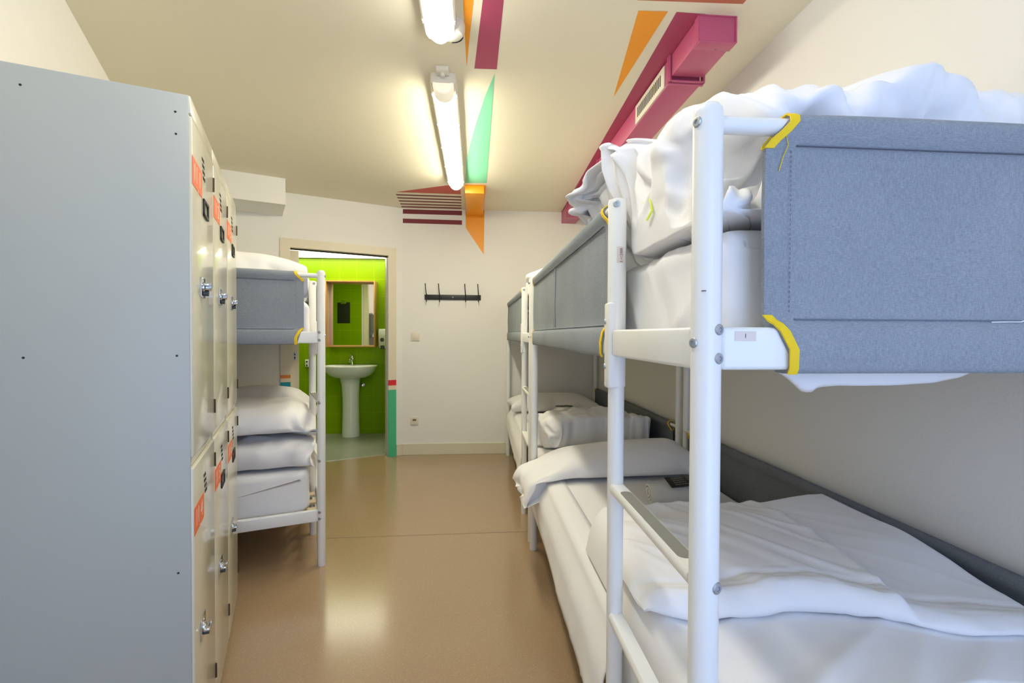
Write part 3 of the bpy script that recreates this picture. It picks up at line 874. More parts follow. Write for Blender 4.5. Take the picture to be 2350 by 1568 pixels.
# ------------------------------------------------------------------ bedding (cloth shapes stored as compact vertex grids)
CLOTH = {
    'upnear': (56, 60, 0.0007, (-0.004, 0.014, 1.409), (
20,23,27,5,0,0,5,0,0,6,0,0,5,0,0,5,0,0,5,0,0,5,0,0,6,0,0,5,0,0,5,0,0,5,0,0,5,0,0,5,0,0,11,0,0,28,0,0,29,0,0,28,0,0,28,0,0,29,0,0,28,0,0,28,0,0,29,0,0,
28,0,0,28,0,0,28,0,0,29,0,0,28,0,0,28,0,0,29,0,0,28,0,0,28,0,0,28,0,0,29,0,0,28,0,0,28,0,0,29,0,0,28,0,0,28,0,0,29,0,0,28,0,0,28,0,0,28,0,0,29,0,0,28,
0,0,28,0,0,29,0,0,28,0,0,28,0,0,29,0,0,28,0,0,28,0,0,28,0,0,29,0,0,28,0,0,28,0,0,29,0,0,0,7,0,15,17,25,19,4,-5,-1,11,-20,0,7,-24,19,-19,-2,-2,6,27,-19,
-12,25,-18,-11,25,16,-17,-10,4,7,-26,15,-13,12,14,-9,-27,-6,40,7,-18,21,-21,0,-16,-9,-5,-8,29,-28,37,-12,4,-12,-6,-8,1,29,-6,4,-28,7,-2,3,-4,-2,22,-2,
4,-22,6,-7,-6,5,4,3,-11,1,26,6,-5,6,-10,5,-32,0,0,12,2,-2,-13,3,2,1,-1,1,19,-2,-1,-19,-1,0,19,0,-1,-19,-3,2,20,4,-3,-15,3,1,-6,-3,2,20,0,-2,-20,4,2,12,
3,-2,-8,3,1,-5,2,0,14,1,-5,16,-6,9,-28,-10,-8,28,2,4,-17,2,1,0,4,1,3,-9,-15,23,3,-9,12,-10,18,-25,-6,-19,16,4,-7,9,-3,16,-9,0,6,0,-15,8,7,12,0,18,14,1,
4,7,5,6,-17,33,-23,23,-19,-26,8,7,3,0,13,6,-30,-2,37,-1,-13,-18,1,1,-15,-19,1,58,29,-38,-15,-8,13,-14,0,3,7,-9,-7,11,20,-15,-8,-19,41,-11,11,8,-38,10,
-20,43,-17,21,-32,9,-4,-20,-1,-10,45,0,-3,8,-15,15,-32,14,-6,-26,-3,2,7,13,-13,52,-17,18,-46,-7,-15,42,-6,11,-20,6,1,-27,0,-8,42,0,9,-38,1,-8,36,0,5,
-41,3,6,15,-6,-12,30,0,8,-40,5,2,20,1,0,-16,2,1,15,-6,-13,24,1,17,-30,-17,-22,13,2,9,2,16,9,-20,-1,-6,26,1,-8,6,-10,-21,14,13,36,-33,-22,-20,14,10,0,9,
15,18,-18,-27,-25,17,3,3,1,0,7,0,14,0,-24,-30,17,27,17,-10,31,13,11,0,2,-9,4,-18,31,-22,34,-7,-24,2,-2,-4,-7,17,18,1,-21,45,-21,15,-24,16,-11,-18,-25,
19,-26,24,-37,19,-7,8,33,-20,-6,1,13,-17,3,11,-11,4,-10,18,0,-7,34,-28,14,-44,28,-16,33,-12,10,11,-29,-2,4,-4,2,-52,48,-12,32,-14,-3,18,-25,-17,-20,8,
13,4,14,11,18,-29,-3,-35,39,1,-6,6,-5,36,-37,3,-23,31,0,24,-31,7,-11,20,-10,-24,18,-3,34,-37,7,-9,20,2,-6,3,-10,-27,13,-6,20,-11,7,17,-15,0,-25,23,20,
27,-22,-2,-50,26,-21,33,-10,3,-6,-1,-16,-23,7,9,44,-26,-11,-40,24,27,44,-23,-14,-48,28,-12,25,-11,9,6,-2,3,-24,11,0,6,0,7,-6,-27,10,2,1,-28,20,26,6,
-18,30,21,17,3,0,-3,3,-24,33,-28,39,-12,-22,6,-7,-15,-15,21,35,9,-18,5,-11,0,3,7,-12,3,8,19,-10,-7,-23,0,-2,22,8,-13,-34,26,8,-21,-11,-1,2,3,0,-20,-6,
-4,56,9,11,-34,1,-12,-28,-11,-16,31,22,14,40,-18,9,-58,2,-25,27,16,15,39,-26,0,-55,21,-16,31,-1,11,25,-17,-1,1,-9,4,-54,31,-11,43,-17,4,-22,15,-12,-23,
-2,4,43,-7,12,-30,12,-19,-28,-18,-7,21,12,9,28,-2,6,-24,5,-1,-6,0,-9,-17,-13,-3,12,9,4,8,0,-2,1,4,-5,-17,-4,9,60,-15,-5,-53,17,1,46,-15,-16,-44,8,14,
41,-7,5,-31,17,16,43,-23,-35,-30,9,0,7,0,-5,21,-1,12,-21,-26,7,-12,-1,-27,25,30,2,-11,23,21,1,13,12,0,11,-30,39,-28,38,1,-26,-1,-15,-12,6,-2,11,-15,13,
12,1,-31,41,-5,-12,-1,9,22,-52,18,-12,-12,-7,16,21,-7,-19,32,3,-34,-15,-3,29,16,-11,-53,-28,7,33,25,-22,-15,3,14,-10,-26,-7,-2,6,-5,56,30,20,-58,-26,
-19,19,18,7,39,2,5,-54,-16,-17,28,16,-7,-20,-3,-3,49,5,15,-32,4,-13,-17,-15,11,41,16,-14,-51,-28,-5,21,19,9,3,2,1,-24,-20,0,1,0,1,4,5,-14,22,11,10,28,
11,-11,-42,-21,4,24,14,-4,-1,-3,3,32,-1,5,-20,6,-9,-3,-5,1,-1,6,13,26,-10,-11,-42,6,0,17,0,-18,14,-14,25,15,9,0,7,0,-10,10,20,5,11,-25,10,-20,-18,-7,
-5,1,-17,8,33,16,-16,16,7,-6,0,17,5,16,-19,39,-10,35,7,-9,-15,-11,0,24,-7,-49,-30,6,20,15,-19,21,1,29,-7,6,-17,-15,-12,5,0,-4,4,-5,5,0,41,-21,-59,-9,8,
50,24,-27,-64,-17,29,31,14,-3,-13,-7,-20,33,5,7,-52,-29,-4,40,37,21,-41,-37,-31,25,21,11,19,12,12,-44,-29,-11,57,34,-3,-56,-28,-1,1,-7,8,37,34,-11,-36,
-28,16,43,30,-19,-44,-37,12,17,27,-7,39,4,-3,-22,-1,-2,15,2,11,-42,-16,-23,30,8,10,5,5,-9,28,-13,22,-48,11,-14,22,4,-3,-33,-14,6,60,8,-3,-54,-3,-2,-3,
0,-1,60,-4,4,-17,11,-22,-5,-16,12,23,-6,0,6,0,8,-23,17,-16,14,9,9,29,-32,20,-21,2,-16,15,-13,-29,2,26,16,-21,22,18,-27,-16,18,-37,25,-21,25,5,23,47,11,
-13,-11,2,14,-7,-26,-16,4,-11,-14,8,21,21,19,-1,17,-15,-22,-35,-5,24,-27,-25,-18,32,44,8,-19,-62,-7,15,69,14,-4,9,-13,2,-14,23,8,-70,-28,-14,63,21,2,
-51,-18,-1,22,19,26,-20,-18,-20,33,19,-9,-17,-5,-4,1,-2,14,37,4,-6,-17,5,-14,-45,-29,8,36,28,-3,-30,-21,25,18,20,-20,38,-6,9,-52,-3,-9,46,9,-14,-45,
-16,1,24,13,22,-27,-10,-19,61,4,8,-54,0,-21,50,-7,12,-51,4,6,30,11,8,-25,-3,2,56,-12,-19,-25,15,18,-36,-9,-37,44,-12,29,0,19,-14,19,-28,0,7,0,-18,-7,7,
15,-7,15,-14,3,6,20,7,-49,18,-7,14,-17,22,-15,-14,10,21,0,-21,23,-9,-24,-21,23,-11,1,-21,-4,31,28,26,29,3,-2,-24,-15,-12,-3,12,-15,5,-31,33,-3,7,8,14,
42,6,-20,5,3,1,-48,-48,-6,30,35,13,-12,-52,-39,-6,27,39,-14,-18,-33,5,55,39,10,-58,-22,-12,58,20,2,2,-2,1,-36,-7,-3,5,4,2,2,0,20,-35,-24,-29,33,24,-4,
-9,-5,13,17,12,4,-20,-8,5,13,6,-2,4,-1,15,-22,-8,-21,59,4,1,-61,-4,17,29,12,-20,33,-13,-4,-32,7,8,-3,4,-2,0,-2,-3,2,2,0,36,-15,-1,-4,3,1,8,-6,5,-42,23,
16,51,-33,-26,-25,23,36,-29,1,5,-5,-2,-1,3,-1,0,7,0,-9,6,0,-5,4,0,3,2,-1,-6,-3,-1,19,-9,-22,18,-10,13,-1,6,-11,-7,21,19,-11,-3,21,-27,-36,-16,24,-20,
-15,-28,-18,14,22,19,38,11,4,-11,1,-10,-19,-2,-5,10,-29,28,16,2,3,1,-11,-8,-21,48,35,28,-40,-37,-29,12,4,20,12,-31,-30,2,56,47,5,-47,-37,-17,54,31,22,
-46,-16,-1,-5,-3,-15,56,22,12,-65,-33,-9,61,33,-10,-29,-10,7,-3,0,7,33,6,5,21,-13,-2,7,-14,2,-3,5,1,3,-2,-20,-37,26,24,-18,-10,6,51,-12,-37,-34,16,23,
-32,0,-13,59,-5,4,-64,-5,2,30,13,24,-25,-12,-24,17,11,-5,18,1,-2,3,-1,3,27,-18,1,-15,12,8,2,-1,-17,17,-28,7,-11,29,-28,-18,-20,0,6,0,-12,-18,29,12,-14,
2,-4,10,-5,-10,25,-4,-7,-8,-21,22,14,-19,-5,9,13,4,0,9,10,3,7,-9,-5,8,-19,-17,10,-8,-9,-53,-18,-25,-13,15,4,22,12,-10,33,17,-9,-12,-11,7,-6,-16,4,19,
32,21,24,-27,-35,-31,25,62,40,-6,-14,-6,-13,31,-16,-6,-57,-6,6,21,23,20,-23,-14,-15,41,8,6,1,8,5,-61,-34,-6,57,34,11,-60,-35,-14,63,36,15,-59,-35,-1,8,
1,1,-5,5,-2,14,16,-12,29,6,-6,-15,1,9,58,-25,-4,-9,2,-14,-50,25,23,67,-30,-19,-39,19,12,-31,8,13,32,0,-21,26,-30,-4,-28,25,27,-32,2,1,-12,-7,0,-1,-5,
-3,2,6,-4,17,18,-16,65,-36,19,-52,34,-38,28,-38,38,-3,27,0,15,0,5,26,-25,-22,-11,25,12,-40,31,7,22,-4,-3,16,-34,-20,-34,12,0,2,14,-15,-8,-1,4,4,-22,33,
35,19,-8,-7,0,-3,-23,23,-28,-46,-12,2,-9,27,-10,13,3,-15,30,-4,37,-51,-36,15,9,-24,-10,11,19,17,35,37,9,-19,-16,7,50,8,-14,6,-1,16,17,-23,-32,-20,27,
-7,-21,10,14,-24,0,-17,-20,-35,3,19,45,13,-27,-7,6,32,38,23,-27,-6,0,42,18,-7,12,2,-19,-24,-21,3,-1,-3,6,-13,-17,0,37,-5,2,-10,-5,-22,24,-11,10,5,-7,4,
-39,20,18,45,-13,-13,26,-35,-15,-22,17,24,-25,18,-15,34,-46,2,0,-12,-16,-7,32,1,-11,12,3,-4,2,-18,15,-34,17,-51,46,-3,33,1,38,-28,22,-6,21,4,0,39,0,45,
-22,-26,-29,19,-7,-19,15,20,-5,-43,36,2,-3,21,1,29,-39,17,-6,-32,2,5,13,-5,3,29,-44,-29,-20,7,1,-26,0,10,-2,16,13,62,-10,-4,6,4,20,-37,-6,-68,28,11,32,
12,-8,24,-18,1,-1,-1,11,11,-19,-13,-11,20,-8,-3,-24,15,-39,49,3,15,8,23,43,-66,-16,-5,21,-7,-9,-37,11,11,43,-4,-2,-6,-3,-5,12,4,5,-38,-18,0,20,4,-10,
10,-21,-14,-44,25,32,33,-3,-14,-16,-2,-2,33,-10,-3,-23,4,-15,30,22,-25,25,6,43,-16,-2,7,-42,-24,-15,35,17,-17,18,16,27,-22,-25,7,-33,18,-20,51,-20,12,
-30,21,8,-23,-20,-11,27,-11,10,-29,10,-30,57,11,28,-29,-4,-3,-32,-20,-12,37,5,-25,18,0,38,0,3,2,-15,33,-15,-5,-10,4,-9,-23,11,4,-20,-8,48,7,-44,22,-17,
9,-6,1,13,-13,-3,6,-4,22,3,6,-25,-2,-19,0,4,9,31,12,9,-1,2,2,3,-1,3,-6,0,-3,-1,9,-30,-3,-29,42,-1,31,-44,-2,-3,-4,10,4,-5,3,-30,56,-10,21,-61,0,8,-6,
-11,-36,70,11,40,-66,9,-3,30,-24,-24,17,9,13,-6,8,8,-15,-2,-2,0,20,-2,-28,-27,5,23,34,-17,35,-29,12,-32,3,-5,27,-6,7,-50,10,-10,52,-7,12,-52,1,-11,-20,
-21,-4,38,6,3,4,24,11,-29,-14,-1,32,-12,-8,-29,19,-4,56,-8,13,-48,19,2,32,-22,-29,24,8,36,-61,-6,-37,62,-3,22,-63,2,-8,-8,-2,11,40,18,3,-18,-26,-11,18,
0,39,0,-5,3,18,15,3,-26,-14,-5,6,34,-11,-19,10,-8,3,-36,26,22,-42,-28,12,-3,-41,-12,7,-5,-17,-9,23,17,42,9,41,-25,17,-19,19,10,-3,0,6,6,-9,-4,-11,15,4,
2,-9,9,-6,-3,-11,2,11,-27,33,-21,20,-25,-4,-13,4,8,18,-9,24,-18,26,-29,14,-30,20,18,-32,-9,-41,64,-2,28,-31,3,6,0,10,2,-22,-7,-2,13,-3,1,-3,-8,-8,19,
25,1,-56,-19,5,40,21,-21,35,-23,25,-45,12,-11,33,-3,12,-42,18,-19,46,-27,16,-19,26,-4,-36,-5,-6,56,-14,15,-42,14,-11,-21,-5,-1,60,-6,9,-48,-2,-21,55,
-14,13,-25,2,-1,3,-2,-1,2,14,7,-16,10,-33,46,-15,25,-21,-14,-38,7,-1,14,3,13,30,-61,0,39,0,-10,5,0,-11,-8,18,40,7,-23,-29,-7,28,-25,-15,-7,34,21,-22,
33,-8,14,-14,1,10,-41,-2,1,31,7,-7,-28,0,2,1,-10,16,2,4,-11,-4,-2,3,3,-5,5,24,24,-41,-19,-37,61,20,33,-50,-32,-17,25,22,-22,24,-5,33,-40,6,4,-25,-19,
-13,41,16,1,6,-10,-25,19,10,41,-58,-8,-41,57,10,40,-51,-2,-5,16,8,1,-12,-5,-23,42,-5,25,-50,-3,-20,44,12,20,-49,-20,-8,24,24,-13,28,-30,13,-40,9,-14,
32,-9,14,-37,26,-7,43,-17,3,-35,5,11,-25,-5,-24,66,2,1,-8,5,21,-51,-4,-28,58,2,32,-55,-5,-37,60,11,40,-49,7,-33,43,1,34,-38,-23,-18,21,8,2,13,-2,-5,2,
-5,10,-46,7,-34,49,0,38,0,-24,-12,24,-8,-14,9,1,13,-14,-13,-34,-11,10,13,11,-8,2,0,9,15,-5,-5,-4,-4,44,24,10,-49,-31,-15,25,23,3,3,2,23,10,3,-14,-8,4,
1,6,-25,25,-13,19,-32,9,5,1,-5,-5,10,33,10,-28,-27,-15,32,19,-18,22,-34,16,-28,17,17,-28,-1,-39,57,1,43,-53,-2,-43,53,-4,44,-54,4,-33,44,-3,0,4,-2,3,
-4,11,16,-13,8,-16,15,-5,28,-51,-14,-32,50,13,29,-60,-19,-11,37,29,-11,21,-22,19,-44,4,-9,30,-9,6,-35,13,4,27,-9,-28,23,5,27,-53,1,7,6,-2,-37,51,3,34,
-62,-9,-30,60,12,28,-54,-11,-23,47,6,8,-2,-26,-7,-20,28,21,-20,-13,-21,42,21,23,-22,10,-27,33,-20,24,-59,0,39,0,30,-4,-4,-42,6,1,-22,-24,31,42,24,-3,
-41,-11,-26,-7,-35,22,2,-14,-5,19,53,6,-26,-31,-12,50,39,17,-52,-30,-29,64,31,12,-41,-8,5,30,8,-23,-10,2,23,-3,-4,0,14,4,-20,-17,-24,46,0,23,-30,3,0,1,
-7,-5,10,14,-2,1,-6,-22,21,6,33,-57,-8,-35,58,6,35,-52,9,-27,47,4,26,-47,1,-6,-15,-13,1,27,-4,3,-17,0,-11,37,-17,3,-11,10,6,1,-10,-5,-8,12,8,-19,-2,-5,
-5,17,-9,48,-16,13,-41,7,-21,51,-16,7,-22,-2,5,2,13,-23,22,-2,0,0,10,32,-26,-19,-9,-7,19,6,-25,-11,-16,49,21,21,-45,-35,-17,23,31,-9,32,-23,23,-49,23,
-10,-24,-5,6,12,-20,1,23,21,0,10,0,38,0,-26,-3,7,38,11,2,24,-20,-15,-33,16,9,2,4,11,18,-7,-15,-32,5,9,-38,-43,-6,18,21,18,3,12,-17,31,6,28,-40,-28,-5,
23,26,0,2,1,-19,6,6,-35,-2,-19,70,1,21,-33,-11,-6,0,4,-4,6,20,6,-29,-25,-4,20,14,1,9,-9,2,2,-1,-4,-3,13,9,-10,10,-21,32,-13,18,-53,0,-14,48,-2,3,2,10,
10,-56,-23,-6,44,-3,0,-4,8,-1,4,6,8,-28,21,-12,37,-9,10,-44,-3,-6,41,-14,8,-49,2,-22,65,-3,21,-55,8,-29,57,4,33,-51,-7,-8,21,-5,2,-33,-12,-8,30,16,5,7,
0,5,-21,18,1,-20,-39,-15,53,46,14,-39,-22,-11,36,21,-11,11,-26,23,-31,10,5,-13,-23,-17,1,11,-1,34,0,39,0,24,-1,-9,-2,-3,3,-26,10,11,-35,-19,-8,63,8,2,
-40,6,11,-15,-9,-15,31,11,12,-1,1,0,-33,-30,22,35,25,-12,4,1,2,2,5,-11,-1,-8,19,-17,4,-27,12,-1,-21,-19,-13,54,30,21,-45,-15,-15,43,0,12,-27,5,4,-1,0,
-31,41,-2,31,-61,11,-20,50,-4,13,-51,-15,3,21,21,-7,22,1,3,-47,-24,3,31,0,-7,13,27,5,-39,-28,4,14,24,-16,35,-18,16,-39,-8,-3,19,1,-1,-2,-2,-1,4,1,0,-1,
12,0,-26,2,-17,58,-15,21,-66,1,-11,47,10,13,-20,-13,-6,-6,6,6,-8,13,-21,46,2,2,1,-23,14,-43,34,-8,-22,-18,12,19,-14,-3,10,3,-4,20,23,-17,17,-29,21,-35,
35,2,-10,-38,-11,28,0,38,0,-32,-10,7,-7,-3,-1,12,12,1,66,-7,-1,-64,9,-13,1,-4,1,24,8,17,-7,0,-1,-3,-3,6,26,0,-19,-31,-4,23,27,6,-9,-3,-1,3,4,2,-9,-20,
2,2,10,-4,-15,-8,5,2,-1,-7,21,14,3,-35,-6,-6,44,23,-7,-53,-26,18,22,18,-15,36,-17,8,-53,3,-7,55,7,6,-56,-14,2,41,-18,-4,-16,14,9,-5,0,-5,20,-7,-1,-21,
6,4,2,-2,-1,-3,18,-13,40,-12,14,-52,4,-19,56,-4,21,-56,10,-19,57,-3,23,-30,-24,-16,8,20,-3,9,-7,5,-51,-2,-4,-3,15,8,54,-2,-7,-52,5,-2,-10,-34,3,46,24,
-4,26,4,18,-30,-34,-28,14,36,18,-42,-16,9,27,-15,-23,-22,13,3,56,5,16,-45,4,1,1,0,39,0,-4,2,-1,28,-7,-19,3,-11,-1,-18,19,10,33,-31,18,1,-10,-9,3,-4,-2,
-14,29,-5,6,-9,-12,-25,25,21,21,-30,-29,-14,22,13,-13,7,9,-14,3,21,22,0,3,-17,-1,-20,20,-6,-8,-19,10,22,-8,-7,-19,10,1,-14,-14,0,46,29,-9,-58,-24,13,
31,17,-8,29,-6,-6,-55,-3,10,59,-10,-9,-69,13,9,65,11,-4,-51,-26,9,25,4,-4,5,26,-9,-30,-28,11,36,-4,-6,-34,7,-8,57,3,13,-46,5,-14,45,-1,18,-48,-22,-28,
55,28,29,-24,5,-8,10,-24,0,-10,4,-5,10,-5,2,-42,8,2,41,-12,1,-36,29,-5,-20,-33,2,46,-6,-3,-6,21,11,-4,-5,0,5,10,-37,-60,-8,44,63,-1,-38,-54,-9,25,45,
28,-9,-36,0,39,0,24,-6,-2,-47,1,18,13,10,-11,-31,-23,-9,4,5,5,26,12,11,30,-7,-33,24,-33,6,-29,42,2,22,-39,-16,-13,37,23,12,-32,-20,-14,19,2,-21,22,14,
22,-13,31,-20,10,-20,8,-3,-11,-11,4,5,10,4,11,-23,-16,25,14,12,-18,-12,0,-12,23,-12,-36,-11,8,35,-2,5,-8,-10,-6,4,14,2,11,4,-12,-41,-19,15,50,25,-17,
-51,-15,14,51,2,-3,-34,-3,1,-1,4,2,40,6,-9,-50,-6,12,47,-7,-12,-48,-9,3,57,24,10,-28,-5,-18,-37,-20,17,49,35,-15,16,-26,11,-45,6,-1,45,-22,-10,-51,7,
10,34,-4,0,6,28,1,-42,-13,-9,55,23,10,-40,-29,-36,-38,2,23,19,3,-5,-4,4,27,39,3,-49,-53,-2,26,13,0,38,0,-16,3,4,44,-6,-10,-58,-1,10,30,6,8,25,-9,-26,5,
-11,-17,-29,26,35,17,-14,-27,23,-28,5,-34,44,10,16,-36,-28,-2,26,20,-24,0,-2,3,1,-2,-10,9,24,10,-10,4,-1,0,-19,27,-10,-16,-26,14,45,22,-7,-39,-33,11,
25,15,-13,28,-7,9,-28,4,4,-10,-8,-6,0,16,-1,-15,7,-2,43,-25,8,-22,20,-21,-38,-18,23,45,17,-33,-51,-29,31,60,29,-14,-49,1,-7,-5,-12,24,52,5,-28,-56,-6,
31,58,14,-31,-54,-18,20,28,-5,-2,-10,2,2,2,-9,-12,-12,10,14,56,-11,-13,-55,20,19,29,-12,-11,27,-2,-3,-50,-11,-4,34,14,9,-31,-1,-2,-2,-1,3,1,1,-9,-6,-4,
4,-2,11,-34,-13,6,43,25,-5,-33,-27,0,39,0,26,1,-5,-2,-12,-6,1,4,4,2,-7,-14,5,4,13,-39,12,18,31,-13,-27,-8,17,18,-44,-14,-4,48,-6,-21,-14,23,27,-41,-21,
-8,23,16,-2,10,-2,-4,0,-20,-20,30,22,32,-17,-15,35,-4,16,-56,9,-23,-15,-2,14,20,-3,6,2,-7,-5,-19,-5,2,60,-2,-1,-46,18,4,30,-1,-12,-43,-26,16,22,30,-8,
31,-28,7,-27,19,-29,-40,4,25,25,0,-7,-3,-19,6,44,2,5,-7,7,-24,-57,-7,27,58,12,-24,-49,-17,24,54,7,-30,-68,-6,32,68,1,-38,-69,-2,39,64,-5,-39,-59,-3,29,
57,0,-13,18,11,18,-37,10,1,22,2,-29,-60,-10,17,20,-20,-25,-18,35,33,47,-26,-2,-19,28,-19,-24,-12,27,31,-17,-32,-31,3,26,38,39,27,71,-33,-14,4,19,23,
-20,29,-32,1,-53,32,-3,-33,-8,-1,53,9,-21,-53,-14,12,15,7,-3,-10,10,-18,-15,-30,8,21,33,-33,13,-8,-1,45,-18,-20,4,-12,-2,-15,38,30,-36,-26,36,23,33,
-57,2,-20,49,10,2,-41,-32,17,27,36,-33,-58,-30,25,64,8,-5,-53,1,3,51,-5,3,-14,-17,0,-17,21,-16,-27,-15,20,37,25,-14,23,-4,1,8,-17,9,-36,31,-19,-24,-26,
13,2,0,-13,-6,-3,23,45,10,-23,-53,-25,18,58,16,2,-30,-13,-3,-2,9,0,-5,-4,-1,-1,3,2,-1,2,1,11,17,-35,-36,-20,26,16,-6,-35,-13,3,2,-2,-4,46,55,1,-41,-56,
11,44,54,-24,-34,-48,21,26,59,-7,5,-29,-18,-29,9,13,28,11,7,-2,-23,8,7,89,51,30,-44,-32,-21,24,-31,25,-16,38,-37,5,-32,44,-17,-33,-17,9,66,1,-20,-85,6,
2,37,-8,10,-3,-4,-1,-11,-5,-11,22,8,-5,1,21,-28,16,-12,-7,15,-22,-10,-13,27,2,-9,-6,44,6,3,-20,-24,-1,-12,32,-16,-35,-4,20,37,-16,1,-6,5,-5,30,-4,-7,
-53,9,10,41,-18,0,0,11,6,9,-8,-32,-65,-1,14,17,6,7,7,-3,-3,56,-16,6,-41,39,-18,-18,-21,24,36,5,-28,-51,-25,28,56,32,-21,-56,-36,4,34,24,14,22,-9,-31,
-62,4,39,65,4,-31,-56,5,24,55,-27,-10,-26,21,-20,-35,6,23,22,-23,3,39,5,-18,-53,7,19,18,-22,-9,12,21,13,15,4,-9,-35,-10,-23,76,5,44,-69,2,-34,52,-24,3,
-36,39,32,60,-64,-28,21,37,19,-15,26,-24,-3,-30,37,-12,5,-24,17,35,1,-15,-28,-1,-7,14,-1,-1,-21,31,-5,-20,-5,0,6,-30,0,19,22,-16,-24,-57,8,6,52,0,-9,
24,-41,17,-8,5,-3,-29,-38,-8,22,8,25,9,38,-26,-10,26,-1,13,-43,34,-21,-9,-30,21,25,9,-8,18,-28,-11,-59,33,20,60,-29,-22,-55,19,23,39,5,-6,-10,-24,-8,
30,5,3,-54,6,-3,60,-13,7,-45,6,-5,3,-11,4,-1,19,2,-10,-11,-10,-5,15,-1,-8,-4,11,33,-5,5,-6,15,-17,-28,-8,9,65,0,-1,-60,20,-3,58,-32,12,-31,-1,-20,17,
12,15,-34,5,-10,52,-15,13,-18,30,-4,-37,-23,-14,53,-4,18,-14,-17,-8,-5,18,-1,4,-20,-2,5,17,1,2,23,19,65,-8,4,-5,-3,-2,-5,-29,11,-1,58,-28,3,-25,12,0,
-7,-9,-16,6,13,3,29,-20,3,-5,0,-14,-21,29,5,2,-19,14,4,-42,10,-8,49,-22,-40,21,-55,8,-17,34,12,9,-54,5,18,34,-13,-23,26,1,17,-20,-3,-1,7,-3,1,1,-10,
-10,9,19,-8,-56,-4,7,1,21,4,65,-17,-4,-60,23,17,37,-11,-28,27,-21,22,-28,8,3,-3,7,-17,32,-12,9,-64,6,-7,65,-5,6,-70,8,-2,65,-14,-2,-58,10,14,28,22,-12,
-30,-38,3,17,21,2,38,-3,-16,13,4,21,-63,3,3,39,-5,-8,2,11,1,5,-9,-2,7,-11,3,-28,4,6,-19,5,-31,60,-17,17,-29,10,5,1,-6,-3,0,9,4,-2,-9,-2,-2,8,0,2,-4,2,
5,-2,18,44,-1,5,-7,-34,-11,9,67,18,-20,-20,-5,6,26,-9,-8,-52,12,24,4,-5,-13,26,0,-18,20,-18,25,-5,12,-14,-24,0,10,9,19,-9,12,-19,1,-19,10,6,-14,18,-45,
10,-25,44,-8,25,-41,16,2,-13,-35,-29,57,33,34,-54,-23,-37,62,24,34,-50,10,-25,34,-33,22,-25,5,-5,-35,6,-19,73,-4,-14,7,-7,43,-65,17,-28,55,-10,20,-65,
0,-4,-11,-4,-7,76,5,6,-53,15,-19,61,-20,30,-64,25,-35,55,-29,31,-33,0,-1,-9,42,-12,-18,-35,2,41,0,7,-39,-6,-17,57,2,-17,6,7,35,-23,7,-5,0,-3,1,6,-1,6,
0,-3,-28,17,-4,36,-56,0,-41,60,3,38,-68,-6,-38,72,8,37,-73,-8,-29,63,16,17,-21,8,-15,14,3,13,38,-4,13,6,-15,-11,5,-5,-6,-11,19,27,-15,39,-14,11,-17,0,
-9,-20,-9,34,5,21,-33,27,-16,-14,10,-14,11,-26,20,10,-6,-1,0,10,6,-2,-3,-4,-4,-7,-5,10,-11,32,-46,-1,-39,51,-10,28,-43,21,1,-12,-26,-21,49,29,25,-52,
-18,-22,49,1,11,-8,32,-18,12,-33,22,-24,14,-2,-35,-10,6,28,17,-17,29,-24,16,-60,25,-15,56,-23,19,-32,23,-8,-26,-29,-10,62,3,6,-17,25,-22,26,-30,38,-52,
25,-39,50,-1,13,2,-23,21,-43,31,-9,-26,-14,1,62,11,6,-58,-2,-4,-3,-22,9,41,11,-9,1,-9,-2,3,12,-25,20,-6,40,-47,7,-39,56,-10,40,-66,12,-9,34,-15,1,-4,
15,-24,30,3,14,-73,-1,-3,-9,-25,9,51,25,22,18,41,-28,-1,-21,37,6,-65,-6,27,-21,-26,8,19,10,-17,61,8,-20,-36,6,11,10,-7,23,7,26,-30,15,-24,0,-13,9,1,
-11,-2,10,-3,6,-8,18,-8,-5,-23,7,5,-14,6,-8,3,2,2,-2,-3,3,-5,-9,7,15,18,-57,-17,-18,49,11,19,-15,-4,-7,-30,-2,0,44,29,-18,14,-20,24,-34,-1,2,-3,-5,-9,
-27,19,-2,55,-16,13,-59,12,-15,68,-1,16,-37,5,-3,-7,-14,1,20,-14,-1,-24,29,-21,46,-11,19,-52,-11,-14,40,20,-11,17,0,29,-33,-18,-13,7,7,8,1,-23,-15,21,
22,10,-60,-1,5,29,5,-1,-3,-3,3,-18,-11,-26,61,14,17,-24,-2,-7,7,-26,5,-28,35,6,-21,-7,-3,-4,20,-9,52,-16,17,-38,20,-20,-15,16,17,33,11,-3,-1,9,-21,-15,
8,38,-13,-37,18,19,7,-8,-11,-31,-17,39,60,9,-55,-48,-13,31,18,9,10,1,0,-13,1,3,9,0,5,-5,-3,-11,3,1,5,-1,-4,-2,2,-20,-4,2,6,25,-39,-1,-37,55,13,35,-67,
-14,-33,59,11,35,-59,5,-21,-16,-8,12,58,-4,-7,-53,-2,7,44,6,2,-2,6,-4,-5,-17,7,-7,0,-10,-34,9,-1,60,2,2,-56,-15,-2,56,31,0,-51,-21,12,10,16,-6,31,-18,
-3,-46,2,-3,66,-9,7,-68,7,-5,12,-24,-25,58,31,37,-62,-18,-35,56,22,34,-16,4,-35,30,-23,17,-24,14,9,-6,-8,7,-8,10,-5,-15,-17,-4,27,13,5,-8,20,-21,27,
-17,23,-54,-4,-11,31,-16,7,-45,16,-7,57,-2,10,-42,-22,32,28,17,-11,3,-2,9,32,6,-34,0,38,35,-37,-12,11,-4,21,-7,-15,-19,-9,8,-20,8,10,3,-4,5,0,0,9,0,2,
